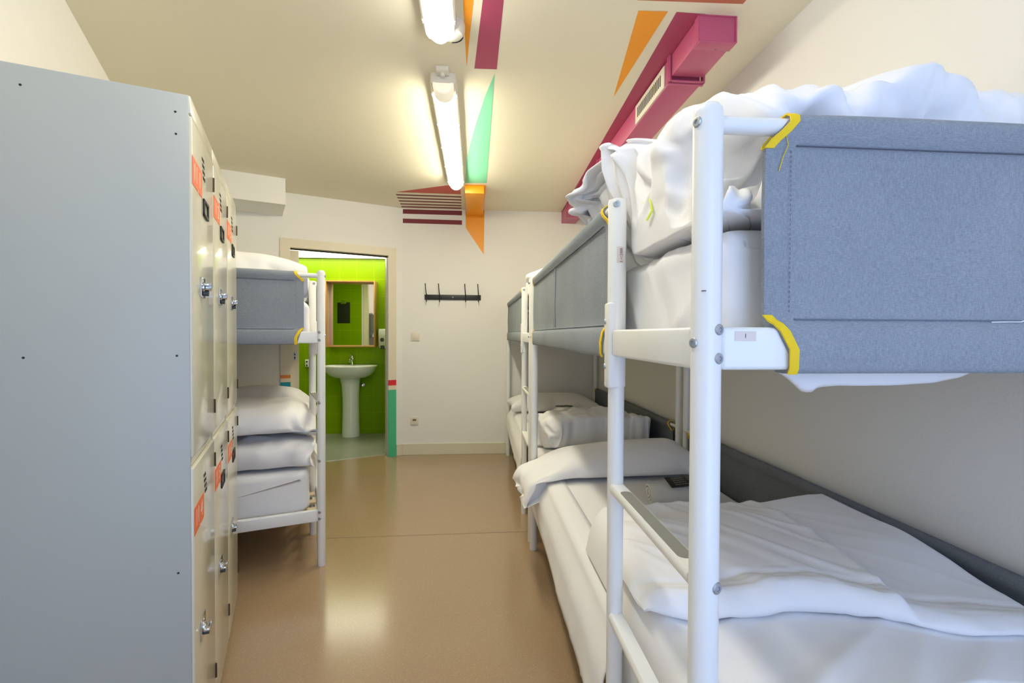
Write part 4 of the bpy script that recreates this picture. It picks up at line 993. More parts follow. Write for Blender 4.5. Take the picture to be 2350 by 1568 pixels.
-13,-2,2,6,5,-6,-1,-8,0,0,0,1,2,-2,-2,3,-19,10,-17,17,7,-28,0,-24,60,-4,30,-74,-1,-19,51,3,6,4,-8,-3,-66,6,5,59,-13,-10,-60,8,4,67,8,11,-27,20,-12,18,
-28,10,-17,4,-14,-41,-9,13,58,20,-13,-55,-28,10,49,35,-10,-53,-29,14,35,14,7,4,-13,-13,3,16,6,7,-24,-23,24,28,31,-39,-23,-43,48,18,39,-54,7,-6,-12,-28,
3,26,28,-33,43,-24,36,-63,19,-27,57,-3,26,-49,1,0,-1,18,-21,36,-30,17,-38,22,-27,56,-27,35,-60,21,-19,44,-22,4,-57,4,3,43,-21,1,39,-40,3,-1,32,5,-7,52,
0,8,-21,-4,-3,-17,23,-17,3,-2,2,13,27,11,25,-9,-7,-16,-11,-9,2,3,7,-2,1,0,-4,-4,2,-1,0,7,12,-5,-4,-2,4,-4,21,-17,-9,-20,13,17,-15,19,-30,-5,-3,2,12,-5,
7,0,-13,-45,-14,16,22,14,-4,47,-20,-2,-68,21,14,48,-14,-40,-64,1,3,-1,-16,31,47,38,-14,31,-29,12,-15,15,-19,-49,-18,25,51,27,-23,-49,-41,11,53,33,2,
-50,-25,-14,67,21,23,-63,-18,-29,67,18,28,-44,-24,-24,39,27,18,-10,3,-22,19,-25,25,-33,30,4,-30,-31,-8,23,28,-15,33,-14,16,-58,1,-18,60,-2,19,-63,-3,3,
2,31,-26,65,-33,31,-54,38,-40,51,-47,34,-46,12,3,13,6,-2,-12,29,42,8,-14,18,10,-17,-18,-3,-14,-13,17,42,-20,-1,-26,0,3,13,44,-36,-26,-29,34,38,16,-39,
-37,-6,40,24,2,-17,3,-1,4,-7,1,5,1,-3,8,9,-4,-10,2,1,4,16,-8,-3,-12,-4,6,-22,12,3,10,14,-43,12,-24,41,-32,24,-18,17,-8,-39,-17,5,27,24,-3,27,-34,-5,
-51,27,12,41,-22,-3,-32,23,-22,-30,-26,23,39,34,-10,30,-31,10,-17,14,-17,-40,3,15,23,-3,2,-4,-24,-23,47,27,22,-54,-24,-24,58,24,24,-55,-21,-18,50,28,
16,-44,-2,-3,-14,-21,4,37,23,-28,34,-21,28,-36,20,3,-1,-16,2,-32,10,-20,68,-12,17,-71,7,-15,65,2,-6,-1,-15,26,-57,22,-26,59,0,19,-22,26,-21,5,-50,11,4,
-16,1,-38,-4,21,34,1,18,3,8,2,-1,7,6,-32,1,-17,29,14,-5,-5,-34,4,-1,25,19,-38,-18,2,35,13,-10,-7,-5,3,-21,21,-7,16,-24,4,18,6,-8,-1,11,-6,1,19,-14,-16,
-44,26,12,51,-28,-20,-22,7,28,-27,18,-14,7,5,-1,14,-11,7,-34,16,-20,24,-12,-37,-10,8,43,29,-19,19,-45,23,-43,29,-11,38,-30,7,-31,26,-15,-37,-26,15,41,
37,-5,28,-29,3,-24,-2,2,9,43,-7,-19,-40,6,0,-11,-20,41,23,23,-53,-17,-14,52,24,15,-45,-25,-14,44,2,5,-3,12,6,-59,-18,0,28,14,-19,45,-4,23,-68,4,-19,67,
-1,19,-38,13,0,8,2,-8,-10,-24,-4,-36,12,2,57,5,4,-53,-15,3,35,10,3,7,36,-14,-22,-51,1,35,29,34,24,14,-18,-25,-21,29,16,2,-10,-2,-20,2,7,27,-12,10,-6,
-2,0,-25,16,-16,20,-16,-26,2,26,12,2,-4,14,4,-18,-10,-36,8,-6,-14,5,33,26,-8,2,7,-2,-6,4,4,-2,3,-19,10,30,-10,-25,-23,12,21,-26,30,-30,26,-22,21,-15,9,
8,-23,10,-30,15,-16,-37,0,14,48,23,-12,10,-33,13,-39,26,-12,53,-36,8,-36,22,-9,-34,-16,8,41,16,11,1,0,0,-15,-42,-26,15,66,20,-14,-42,-4,2,5,-9,36,18,
11,-50,-12,-2,42,19,-15,-61,-28,23,28,3,-11,41,25,-1,-55,-28,12,19,13,-17,40,12,15,-41,-20,-17,-24,12,8,52,-22,-8,-64,19,22,52,-5,-36,-54,-18,24,59,9,
7,-22,5,-1,17,11,-3,9,4,0,-28,0,45,-6,10,0,18,28,-27,-30,-38,30,47,19,9,-29,-1,-19,14,2,-19,5,-8,2,11,4,12,-8,14,-9,-11,-22,13,35,-12,-3,-17,-3,7,-13,
-5,0,0,14,-8,14,8,-2,0,17,-7,-5,-10,15,-9,-35,-4,7,62,-19,2,-6,-13,-8,-49,46,-5,50,-42,12,-6,4,3,-48,35,-14,1,-16,-47,15,12,43,-11,-5,-5,3,5,5,8,6,-1,
-9,-21,26,1,16,-60,-3,-29,65,-10,24,-26,19,4,7,-5,-2,-32,14,6,12,2,-8,-17,-21,-5,49,4,4,-62,0,3,9,25,-23,-15,-5,10,-2,-24,24,51,26,-36,-61,-22,25,29,
-9,-27,-18,18,35,51,-25,-39,-57,19,38,65,-16,-29,-53,5,20,13,21,-18,-27,-24,11,25,-2,9,15,15,1,18,38,-11,-12,58,6,-12,-31,23,-11,-8,14,22,-16,-5,-18,
-5,8,21,-1,3,3,32,-13,13,4,7,-9,-12,-1,0,-10,4,19,-10,-9,-16,-14,8,2,1,-6,-15,0,8,10,5,-2,13,15,-8,4,5,-6,-5,-38,7,-7,65,-14,12,-55,14,-12,1,2,0,51,
-33,8,-41,38,-18,27,-27,27,19,-9,-7,-49,35,2,-26,-18,-53,32,17,53,-20,-8,-58,14,-11,71,-4,25,-50,7,-36,55,-5,35,-61,-8,-29,57,27,28,-58,-37,-20,55,43,
11,-55,-31,1,37,23,0,-36,8,-9,47,-21,14,-23,4,1,-18,-21,-7,23,15,-2,-34,-7,-3,-1,10,-6,-10,3,27,42,-16,-47,-53,21,44,60,-20,-39,-62,21,33,64,3,-6,6,
-28,-5,-45,29,-14,-20,-31,10,17,-1,10,15,6,-1,0,19,35,-18,29,-15,28,-33,17,-32,-12,-16,-13,-24,10,6,11,-8,9,-3,30,20,7,-17,4,3,7,9,-11,-2,-8,-7,2,-1,6,
1,-5,1,-5,-6,-3,8,7,-1,-5,-3,10,0,20,-10,-6,-3,12,5,-3,1,-4,4,39,-12,7,3,-13,-1,-40,38,-16,39,-40,31,-19,37,-27,-30,-3,6,48,-15,-7,-39,9,17,-22,-10,
-47,18,15,28,12,-17,-49,-26,8,58,-11,3,-3,17,-1,1,15,0,-37,-26,-12,56,35,20,-53,-21,-10,47,27,4,-51,-20,6,38,-11,-16,-46,13,12,62,-14,-5,-34,16,12,-6,
-9,-30,-27,8,34,43,7,-36,-49,-18,17,19,16,8,0,-17,-3,12,24,10,19,-5,-26,-45,-8,26,41,12,-5,9,-18,-10,-40,27,-11,-9,-41,10,23,21,12,34,9,44,-3,5,4,4,0,
-10,1,27,-5,-29,-31,-20,-25,-20,32,22,-21,-18,18,19,4,19,-7,14,-1,-3,-8,-7,-14,-1,-9,10,-10,-15,10,9,17,1,11,-4,-2,-5,3,-2,1,2,31,2,7,-19,-3,8,-18,-9,
-31,6,1,30,-17,-3,-9,33,-3,38,-5,8,-12,11,1,3,29,-3,-10,-46,4,0,18,7,-4,11,-9,4,-25,6,-27,-2,6,5,27,-14,-9,-19,16,10,10,-15,40,-23,4,-39,22,1,-19,-23,
-5,44,22,5,-39,-14,2,42,10,-16,-65,-1,23,62,-12,-30,-64,8,24,64,-4,-27,-63,-2,33,56,-4,-29,-47,7,30,19,18,-7,-8,-16,-10,-4,12,-6,-10,-4,22,43,-18,-9,
-20,4,0,-5,15,6,19,-18,-3,-5,8,-14,-30,28,-8,-2,-53,10,25,-19,29,4,16,19,-19,10,2,16,-21,-9,25,31,-3,-20,-37,-18,-35,-11,2,0,-4,2,21,4,2,1,2,10,0,0,2,
-6,4,-4,-8,12,2,4,-3,7,-2,7,-2,10,-11,-16,-24,0,13,39,35,7,-7,-29,-5,-2,4,8,-11,-1,-10,7,-6,-29,-35,-1,32,30,-20,-32,-15,10,25,44,40,4,4,25,-13,-10,
-41,18,7,25,-29,16,-26,29,-20,17,3,-32,2,-15,-3,-26,11,22,22,0,2,-22,0,20,22,-9,-51,-33,6,46,16,8,-18,-18,-12,-12,7,-4,3,17,15,26,-8,-31,-62,-1,29,62,
1,-33,-56,3,38,23,-12,-22,39,3,7,-29,8,13,8,11,-14,-33,-25,1,16,22,13,22,3,-28,-50,-21,24,42,27,-1,8,-28,-5,-21,14,-3,-16,8,4,6,-53,17,-26,10,-16,-4,
31,17,-15,27,36,36,-25,2,26,13,-15,-11,-13,-10,-42,-24,-10,10,0,-3,9,21,14,-5,-2,5,3,-3,4,6,-3,-7,-2,4,5,-3,0,1,-3,-7,-9,4,1,8,-1,-16,-28,-4,42,37,32,
-41,-44,-43,42,45,43,-30,-18,-13,2,4,-12,-5,-5,3,9,-21,-31,-19,16,39,22,12,22,39,8,-6,-48,-9,-20,29,-21,47,-21,14,-26,17,25,1,2,-31,-57,-8,17,68,12,
-11,-60,-20,15,51,35,-21,-51,-36,14,23,25,7,29,-5,-20,-56,-9,22,40,-5,-6,5,4,-25,-56,-10,32,65,5,-18,15,11,19,-48,-10,-41,-29,-1,40,59,-18,-17,-27,22,
8,-15,0,7,20,-22,-17,-12,16,-1,-11,9,21,30,-11,-7,-1,3,-11,-20,28,0,-2,3,27,-20,-42,4,16,5,7,-4,37,-15,-35,18,11,20,-15,23,17,8,-14,9,-21,-12,-36,-11,
10,9,5,-17,-1,5,10,5,-5,0,2,-9,-3,-10,4,10,10,-4,-12,-8,7,8,4,-15,-8,9,32,21,18,-39,-38,-31,17,21,4,-14,-6,16,35,25,21,-39,-48,-43,33,44,40,-34,-29,
-15,18,-12,-40,-3,6,3,-10,10,44,41,29,11,-26,-21,-48,4,10,55,9,-27,-63,-5,32,58,8,-30,-59,-16,30,61,13,-27,-58,-21,27,47,26,-40,-59,-16,30,43,2,-2,-11,
-4,1,2,21,15,18,-28,-21,-7,28,-13,-38,-13,18,19,-12,-29,-15,3,44,48,8,-40,-58,-6,40,64,12,-34,-57,-13,17,15,12,4,5,5,-12,-15,-27,12,29,31,9,11,-6,0,12,
14,-15,-47,16,27,-39,11,-5,8,-53,-25,-8,-16,27,19,37,-2,-25,22,6,25,-9,20,3,3,-16,-11,-16,-10,3,-11,24,-9,8,-1,2,2,-12,3,26,-30,-10,-54,-6,-8,15,33,34,
-3,-3,-1,15,-13,-27,-25,17,40,35,18,5,-24,-16,2,1,-23,-53,-12,14,48,33,25,9,-42,-41,-37,36,41,40,13,-15,22,-36,-9,-24,-5,-15,-46,0,-11,2,18,33,12,10,
-19,-22,-11,35,57,14,-34,-63,-16,33,67,16,-34,-63,-10,32,61,13,-34,-63,-17,31,61,9,-34,-60,-5,40,63,-2,-42,-65,-10,28,31,18,8,5,-10,-14,-12,6,4,-9,-2,
-1,4,10,-21,-18,-11,40,59,13,-34,-55,-4,31,57,-11,-32,-53,14,33,29,-16,-5,25,18,-21,-56,3,23,49,-24,-22,-35,-5,12,40,-35,23,-30,34,8,-20,30,13,24,-56,
-34,-4,-3,15,10,30,3,-27,13,14,27,7,-4,13,-26,-11,-27,6,7,1,1,-12,6,5,5,0,-2,-15,-15,-10,-12,-8,-41,15,36,23,28,17,-5,-25,-18,19,-6,-29,-15,22,47,29,
15,-3,-32,-19,2,10,-19,-52,-6,22,52,21,12,-4,-7,-31,-37,-22,20,34,39,8,26,23,-18,5,-37,17,-11,-12,0,-2,-4,-27,23,-4,4,-56,3,15,10,24,-20,-36,-16,34,59,
17,-33,-61,-22,32,63,16,-34,-62,-13,35,64,1,-39,-63,2,41,67,-10,-43,-56,16,36,14,2,0,43,-17,-26,-52,15,29,19,-9,-3,23,18,-21,-51,-11,24,57,-5,-29,-59,
11,30,60,-14,-17,-30,0,11,0,6,0,-5,-18,-11,11,17,14,6,7,-8,-28,-5,32,-37,-3,-1,0,5,-5,12,15,-8,-9,-24,4,2,-4,4,2,6,3,0,1,2,4,3,-17,-26,-17,-14,9,20,26,
10,-1,-4,7,17,-6,-9,3,-14,-8,-35,-3,-6,-29,15,32,16,19,12,3,0,21,-3,-31,-57,5,29,54,16,9,-10,-17,-10,-13,11,-11,-29,13,26,40,-25,-15,-3,17,-15,-50,-21,
10,41,-6,-5,-2,39,17,38,-9,8,-7,0,-8,-8,25,-21,29,-3,8,-3,-39,13,-32,24,-21,-46,-10,31,58,10,-34,-60,-11,34,64,11,-36,-72,-6,36,73,4,-39,-70,-2,41,72,
3,-29,17,-1,21,-38,21,-10,24,-32,10,-29,10,0,-24,-13,-9,56,2,-8,-64,8,22,53,-8,-31,-58,2,32,54,4,-27,-55,-16,21,52,17,2,-28,9,4,12,-37,-30,-13,24,44,
-16,-60,-8,-14,31,-11,7,-9,15,-11,-7,-45,7,-20,26,15,20,4,-6,-2,1,2,7,-6,-11,-9,-9,3,-9,-4,-1,17,-1,-9,18,23,-6,3,-28,3,-13,14,5,9,-8,-7,-33,23,39,5,
-14,-39,13,26,54,-12,-33,-55,21,35,53,-3,3,-8,5,-15,22,-28,-4,-43,36,19,23,-35,-21,-23,20,-5,-26,6,33,40,-23,-57,-39,20,-21,4,9,40,-11,-30,14,35,8,3,
31,30,-7,15,-31,13,-21,13,-8,-43,6,13,53,2,-30,-70,-2,35,71,4,-37,-76,-3,37,73,8,-42,-66,-6,37,28,-16,-42,-27,-12,33,32,27,-6,50,-23,7,-35,4,5,-2,18,
-7,33,-24,-9,-62,12,15,14,11,-28,-30,-8,38,48,10,-39,-54,-14,17,25,-16,-27,-11,36,38,14,5,49,39,38,-23,-17,-36,3,-9,13,-2,12,-20,12,-27,-15,-19,-6,-14,
4,3,7,-3,11,22,1,12,-15,-2,-24,6,-21,-52,-17,29,24,2,1,-4,3,0,29,-12,-20,-3,-11,4,5,36,-9,-37,-21,28,42,6,-20,-37,4,31,51,-3,-32,-51,5,25,65,-5,6,-40,
32,-1,29,-9,4,-19,-6,4,2,-5,-25,-39,-9,-2,15,30,31,29,-37,-25,-8,2,1,-12,26,-11,-26,-32,9,24,4,7,31,30,-7,26,-2,-12,5,2,27,-33,4,9,8,-16,-44,-67,5,35,
55,8,-36,-57,-18,51,67,6,-14,-38,-5,-1,7,10,-29,-22,-17,16,9,5,16,43,9,-2,-35,-19,-29,-16,11,28,39,7,-1,5,-3,6,-8,4,-47,-52,-11,46,50,17,-14,-35,8,8,
15,-41,-40,-12,-8,23,14,-13,6,6,-2,-28,-33,-4,8,4,23,17,17,-11,8,-14,3,-33,-27,4,4,-13,-10,28,52,1,-7,-6,-5,-7,6,7,-13,-36,-45,19,48,32,12,-12,39,41,
-21,20,-11,-40,-47,2,37,25,-23,-38,-26,27,40,11,-31,-47,-12,38,58,12,-37,-58,-12,23,38,-14,-34,-23,10,10,43,33,5,9,-34,-10,-5,12,-24,-45,-11,21,34,27,
13,-12,-28,4,34,-1,10,-21,20,-35,-59,-17,17,4,-6,-25,-15,-19,36,21,2,-6,2,-12,-34,5,25,57,44,-12,-47,-44,3,40,42,18,-54,-61,-9,12,15,13,4,9,-8,33,22,
29,-44,-41,-20,12,8,-1,4,-4,-5,-10,-1,9,-5,7,-1,10,17,-9,-29,-12,5,50,50,10,-48,-48,-16,27,13,-1,3,-8,-4,-1,8,-14,6,0,-5,-5,14,2,9,-23,8,-14,-15,-2,12,
3,8,-10,2,2,-7,-6,2,-6,5,-16,-4,-34,26,24,32,-11,31,22,-2,-3,-2,-12,18,-5,-4,21,8,13,-31,-30,2,-24,-10,12,2,-12,-41,18,48,33,-30,-47,-28,35,53,17,-39,
-51,-11,42,50,6,-44,-46,2,45,41,0,-11,-26,-23,-23,-2,42,34,43,-5,12,-2,-18,-54,-61,13,40,60,9,-32,-57,-31,19,31,13,17,12,-6,-59,-43,-2,53,35,11,-52,
-30,-12,21,6,14,16,-8,-12,-3,12,6,-1,-3,-7,0,0,1,-5,6,10,-33,-21,-7,57,39,7,-55,-41,-21,52,39,23,-61,-37,-18,29,20,13,14,-7,5,-23,-6,1,-10,-7,-13,59,
49,8,-53,-46,-20,48,50,12,-41,-38,4,32,5,1,-7,-1,-19,-2,-1,4,21,0,20,-1,9,23,-10,-14,-25,-20,-10,7,6,-9,-2,3,-4,1,4,5,-2,-29,8,-10,13,-40,26,8,24,4,46,
28,6,-19,-27,-9,15,-11,-35,-10,7,-2,2,5,11,3,7,-16,-16,-14,-15,26,41,26,-36,-46,-14,41,37,13,-41,-38,-11,43,44,-4,-37,-38,-3,5,7,29,35,17,-8,-43,-32,
-15,21,35,22,27,13,-37,-53,-44,10,5,9,7,-1,-5,-8,-20,-4,13,59,31,-4,-65,-34,-7,51,21,12,-60,-18,-17,61,27,9,-19,-26,17,26,10,4,-46,-16,11,42,22,-30,
-26,-11,20,-26,-15,-23,62,39,16,-61,-40,-11,58,44,12,-58,-42,-11,59,41,-3,0,4,-1,-4,-10,21,-52,-39,-29,58,50,27,-51,-46,-27,38,50,0,1,6,19,10,-22,-5,
15,-21,-3,-6,1,9,17,21,10,4,6,13,-9,-4,-8,-27,-1,8,23,-2,15,1,-10,28,-1,7,-2,-39,-12,-45,15,-30,13,-11,10,8,46,27,-13,-36,-53,-19,7,13,-23,32,42,17,-7,
-38,6,8,13,-36,-7,5,8,19,16,10,-50,-37,3,24,6,-16,-2,4,17,24,20,-14,-27,-12,8,-10,-6,-9,48,27,8,-57,-45,-8,36,32,20,4,2,-32,-20,-6,26,-25,-24,-9,50,40,
-7,-56,-33,7,64,33,-8,-65,-27,-2,14,2,28,-23,-3,-12,18,-8,-12,-26,22,12,15,-11,-14,7,-18,9,67,48,-5,-45,-27,22,-19,-11,-14,56,36,9,-60,-48,-14,60,44,
15,-61,-39,-18,32,16,-8,-27,1,3,26,5,30,-23,-26,-38,51,49,35,-41,-45,-36,16,30,25,29,22,-11,11,-10,-1,8,-13,-9,-7,2,4,30,37,32,-1,-10,9,-12,1,-15,-3,
-3,10,6,6,18,5,12,11,-3,-1,30,-22,-19,-37,-4,-5,-7,-14,-7,0,16,11,-1,-11,-14,-11,8,-35,-70,-13,41,41,11,-44,-6,-12,10,-10,16,3,5,4,2,-13,14,29,36,-31,
-43,-35,22,19,17,10,0,-7,7,20,3,-41,-30,3,53,36,-8,-57,-38,12,43,19,7,-1,-8,-6,21,28,-2,-63,-49,9,56,48,-20,-54,-38,25,54,37,-27,-18,-15,-6,-23,-12,16,
-24,-6,8,33,-6,-4,13,12,-10,12,37,12,-51,-53,-3,65,52,-10,-42,-39,-11,6,3,9,0,1,0,-1,6,-6,4,-1,20,-33,-20,7,32,5,-22,21,32,2,-28,-19,7,8,-3,-9,-10,-5,
28,-6,-11,-25,27,22,12,27,2,-11,6,8,-23,4,-28,1,-9,-18,5,1,15,-9,-7,1,11,7,-5,0,13,7,-6,18,6,15,21,47,22,-28,-5,0,-24,-30,20,-12,-22,18,-35,-1,-35,-18,
2,-16,5,3,-5,-4,-11,-22,8,8,17,24,-24,-10,4,2,3,28,19,18,-40,-23,-37,42,27,38,-47,-27,-20,40,13,0,-32,-9,-1,53,36,-4,-53,-36,13,45,19,-17,-46,-24,22,
60,50,-18,-62,-49,17,64,47,-18,-60,-48,20,51,45,-23,-44,-44,31,49,45,-11,-11,-14,-2,7,36,-16,-13,-31,-2,10,16,11,-48,-53,-7,53,53,2,-52,-56,-1,56,54,7,
-57,-52,-4,55,49,1,-56,-49,9,48,44,-14,-26,-27,-11,25,28,14,-37,-45,0,20,12,-8,-8,6,6,12,0,-21,1,17,26,-37,-29,33,24,-6,6,7,5,-16,11,17,-27,1,-24,3,
-10,1,6,7,-8,-24,-8,12,-13,-16,-26,5,15,-16,1,-14,-5,5,13,23,25,-3,-2,-21,-1,19,-14,10,-6,18,-36,-33,-14,-23,21,47,40,-14,-35,-24,3,10,6,-5,21,-28,10,
-30,30,-9,-3,-10,7,26,-15,-6,-28,45,9,18,-42,-9,1,29,-3,-19,-1,3,14,30,17,-15,-48,-21,13,58,46,-12,-59,-48,12,62,49,-14,-59,-48,15,61,46,-13,-58,-47,
14,50,45,-14,-43,-42,4,45,50,3,-5,-18,16,5,23,-21,-39,-54,4,44,50,-4,-59,-54,2,56,51,-3,-55,-54,7,52,53,-2,-51,-52,1,51,51,-1,-46,-49,-2,50,52,-2,-49,
-52,1,34,42,-9,-18,-23,5,8,-6,-5,-5,2,10,-3,-5,-6,24,26,9,10,-50,26,-9,10,37,3,29,4,20,5,-46,17,-17,10,-8,14,-12,-2,13,-19,19,-7,-3,12,2,-11,-16,-38,
-14,-21,-6,-21,20,27,5,-18,1,41,8,9,-8,6,-11,6,-37,-31,-27,-17,12,51,22,4,-29,-11,-13,6,4,0,-19,-9,10,12,15,-11,-19,11,13,26,-44,-8,-26,46,17,1,-17,
-12,-4,-2,5,3,-14,-13,9,59,42,-5,-59,-43,2,61,46,-2,-59,-46,8,58,49,-10,-57,-49,14,57,39,-10,-57,-39,7,52,37,9,-50,-37,-22,25,15,-6,-23,-1,13,54,39,
-11,-52,-52,14,54,51,-16,-61,-54,17,36,17,-19,-6,8,7,5,4,16,-26,-23,-7,50,50,-3,-50,-54,6,48,53,-15,-47,-51,3,23,10,0,-9,5,1,10,5,23,-8,-18,-42,-7,21,
2,-9,-42,5,0,3,-5,-1,-29,25,-32,35,25,36,5,-27,13,-9,8,-9,6,5,21,28,-4,-8,1,-17,33,11,-25,18,-10,24,-23,-19,-10,14,12,-36,-5,-14,27,-11,1,31,-5,-1,-14,
-23,-23,-39,-13,9,50,0,-2,-57,24,3,56,-35,-10,-51,45,28,35,-47,-33,-36,48,31,29,-48,-28,-35,51,33,42,-46,-36,-38,44,38,10,-11,-20,-8,-4,4,14,-26,-13,3,
58,40,-10,-58,-48,10,59,53,-15,-47,-42,9,15,3,3,-4,-4,-2,-3,0,5,-1,-8,6,2,1,-15,-1,16,16,41,36,-20,-55,-53,15,30,15,-7,19,34,17,-45,-58,-15,42,56,0,5,
8,-5,-52,-57,7,48,56,-4,-45,-54,8,53,56,-24,-22,-17,29,-9,-39,-21,15,56,-6,-20,-35,18,15,-1,-28,-16,-20,-6,-1,-9,6,-16,1,-8,20,-28,24,-42,1,12,35,22,
-2,11,-7,-5,1,-2,9,-8,-3,37,-9,24,19,23,3,-26,18,-3,5,-5,-17,-5,30,17,-10,-15,-5,-29,15,6,29,-21,-14,-13,-21,-12,-45,4,24,43,-10,-24,-44,32,33,41,-41,
-38,-41,50,42,36,-53,-39,-36,52,38,33,-52,-36,-7,30,5,-6,-5,-1,-11,10,11,24,23,10,0,-21,-26,-20,4,16,18,12,-1,-7,-7,4,26,17,25,-32,-8,-9,-6,-38,-31,8,
19,8,17,-33,-9,4,38,3,-5,-4,1,-30,6,20,30,25,18,-24,-23,-15,2,-1,-8,6,4,1,20,-21,-20,-29,18,17,23,27,38,-22,-55,-58,4,29,15,-4,-9,8,19,34,44,-26,-21,
-29,17,9,-12,-8,-10,-1,28,-25,-22,-3,47,-9,-15,-2,-4,-15,-8,0,-13,-27,-7,-21,-9,-5,40,-24,-17,21,24,-2,-5,-19,8,-20,10,-2,0,-12,-7,27,-31,14,22,20,-3,
-3,12,2,-7,-12,0,15,44,-6,-7,15,7,-20,14,13,19,-17,-17,-13,-33,-11,-36,11,21,27,-6,-23,-28,30,39,34,-42,-39,-35,47,38,32,-41,-35,-14,46,24,-8,-35,-14,
37,-5,-10,-20,3,0,-6,31,17,-16,-16,5,27,-16,-28,-5,39,30,20,-29,-25,-20,28,25,31,6,11,2,-16,37,-26,19,-25,-2,-5,19,-27,-10,-29,27,-7,-32,-16,-12,4,-5,
21,24,14,14,2,3,-29,-32,2,29,36,-3,-19,-28,4,-1,1,-22,3,26,22,18,7,-23,-22,-14,17,-6,-28,-23,-4,25,21,23,42,-4,-5,-47,16,9,42,-7,0,-29,)),
    'pillow': (44, 26, 0.0008, (-0.073, 1.598, 0.385), (
57,0,0,9,17,20,12,-3,25,13,0,24,13,0,25,10,8,26,-14,-7,26,26,-13,13,30,-1,4,28,2,4,28,2,4,27,2,3,27,1,3,26,10,1,27,-7,1,29,-4,2,30,-2,1,29,-1,2,29,1,1,
28,1,1,27,1,1,28,2,1,27,1,0,28,2,1,29,2,1,30,1,1,31,2,1,31,1,1,30,1,0,29,0,1,27,0,1,27,-1,0,26,0,1,26,1,1,26,0,0,26,2,1,27,1,1,27,3,1,26,10,-4,28,-8,1,
29,-4,1,30,-4,-1,18,16,-18,28,4,-8,29,6,-5,0,19,3,-17,-20,6,1,3,0,-1,0,1,0,-2,0,2,-9,0,27,27,-8,-3,2,3,-11,-11,15,1,-1,1,-1,-2,0,1,-1,0,0,-2,-1,1,-2,0,
0,1,0,0,3,-2,0,1,0,0,1,-1,0,0,1,0,0,0,0,0,1,0,0,0,0,1,1,0,0,0,0,0,0,0,0,0,-1,0,0,-1,-1,0,0,0,2,-1,0,0,1,0,0,0,1,0,0,0,-1,0,-1,0,1,1,0,0,-2,-1,0,0,-1,
-2,6,-4,2,-10,3,-1,-1,0,1,2,-2,-1,9,-4,2,-1,2,0,-10,3,0,-1,0,-1,20,2,1,-1,0,-9,-3,2,-1,-2,1,-2,0,1,0,0,1,2,-19,8,1,10,2,7,11,-4,0,-2,0,2,-1,0,0,-1,1,1,
0,0,0,-11,4,0,7,-3,0,1,1,-1,1,-1,0,1,1,-1,-1,-1,0,1,0,1,0,0,-1,0,0,1,-1,1,0,0,0,-1,0,0,-1,0,0,-1,0,0,0,0,0,-1,0,0,1,1,1,0,1,0,1,0,1,1,0,0,1,0,-1,0,-1,
0,1,-1,0,0,-1,0,1,-2,-1,-1,-8,1,1,9,-3,-2,2,-1,-2,2,-2,3,-4,3,-1,-5,3,0,-7,1,0,20,2,0,0,0,-1,-1,0,-3,-1,1,0,-1,0,1,0,0,5,0,-5,0,1,1,-1,-1,1,-1,-1,7,0,
-1,2,0,-2,0,0,0,2,1,2,-2,0,-2,5,-2,0,0,0,1,1,-1,0,-1,0,1,1,0,-1,0,0,0,-1,1,-1,1,0,0,-1,0,-1,-1,0,0,0,-1,0,0,-1,-1,0,-1,1,1,0,0,0,0,1,0,1,0,1,1,1,0,1,0,
1,2,-1,0,1,-1,-1,0,1,-2,0,-3,2,1,-8,2,0,11,-7,-1,-3,3,0,1,0,-6,5,-7,5,-16,12,1,8,-1,-10,9,-17,0,19,2,0,-1,1,-1,0,0,-1,0,-1,0,0,1,1,-1,-2,6,-1,-6,-2,0,
2,2,-1,-3,-4,1,6,-1,-1,6,0,0,2,0,0,0,0,1,1,0,1,0,-1,1,1,-1,0,2,0,0,1,0,0,-1,1,0,1,0,-1,0,0,0,-1,1,-1,0,-1,0,1,0,-2,-1,-1,0,0,0,0,0,-1,0,0,-1,1,0,0,0,0,
1,0,0,0,0,0,2,0,0,0,0,0,1,0,1,1,-3,2,1,2,-3,0,2,-4,1,-5,7,1,4,-3,-1,0,-1,2,-3,4,0,1,0,-4,7,-9,-13,-3,-7,0,19,3,1,0,-1,-2,0,0,0,-1,1,0,0,-1,3,-1,-1,-5,
-2,6,6,1,-10,-3,0,6,4,-1,-7,-3,1,5,-1,0,5,0,1,1,-1,1,0,0,1,1,0,0,1,-1,1,0,0,0,1,0,0,1,0,0,0,1,0,0,1,-1,1,0,0,0,1,-1,-1,-1,0,1,0,-1,0,-1,0,0,-1,0,-1,0,
0,0,0,0,0,-1,0,0,0,-1,0,0,0,0,1,-1,0,0,0,0,1,1,-1,1,0,-1,2,-1,4,0,2,-2,0,1,0,1,0,1,3,-5,5,-3,8,-11,-8,1,-10,10,0,6,3,20,4,-2,0,1,-1,0,0,0,-1,0,1,-1,-1,
3,0,-3,-2,-2,2,-4,-4,7,4,3,-8,-3,-1,5,4,2,-9,-1,1,1,-2,0,7,-1,1,0,0,2,0,0,1,1,-1,0,0,0,0,0,1,0,1,0,-1,0,1,0,1,0,0,-1,0,0,1,1,0,1,1,0,0,0,0,0,0,-1,0,-1,
0,0,-1,-1,-1,-1,-2,0,-1,0,-1,0,-1,0,-1,0,-1,-1,0,1,0,0,0,1,1,0,1,1,1,0,0,0,2,2,0,0,0,0,0,3,-3,0,0,-5,-1,1,-1,4,-1,3,0,0,0,4,19,7,2,0,0,-7,0,-1,2,0,0,2,
0,-1,-3,-1,2,2,0,-3,-1,0,0,-3,-3,5,2,2,-3,-2,-1,3,1,2,-2,0,2,-4,1,-1,2,-1,0,0,0,0,0,1,0,0,-1,0,0,0,-1,0,0,1,1,0,0,0,1,0,1,0,0,0,1,-1,0,0,0,0,0,0,1,0,0,
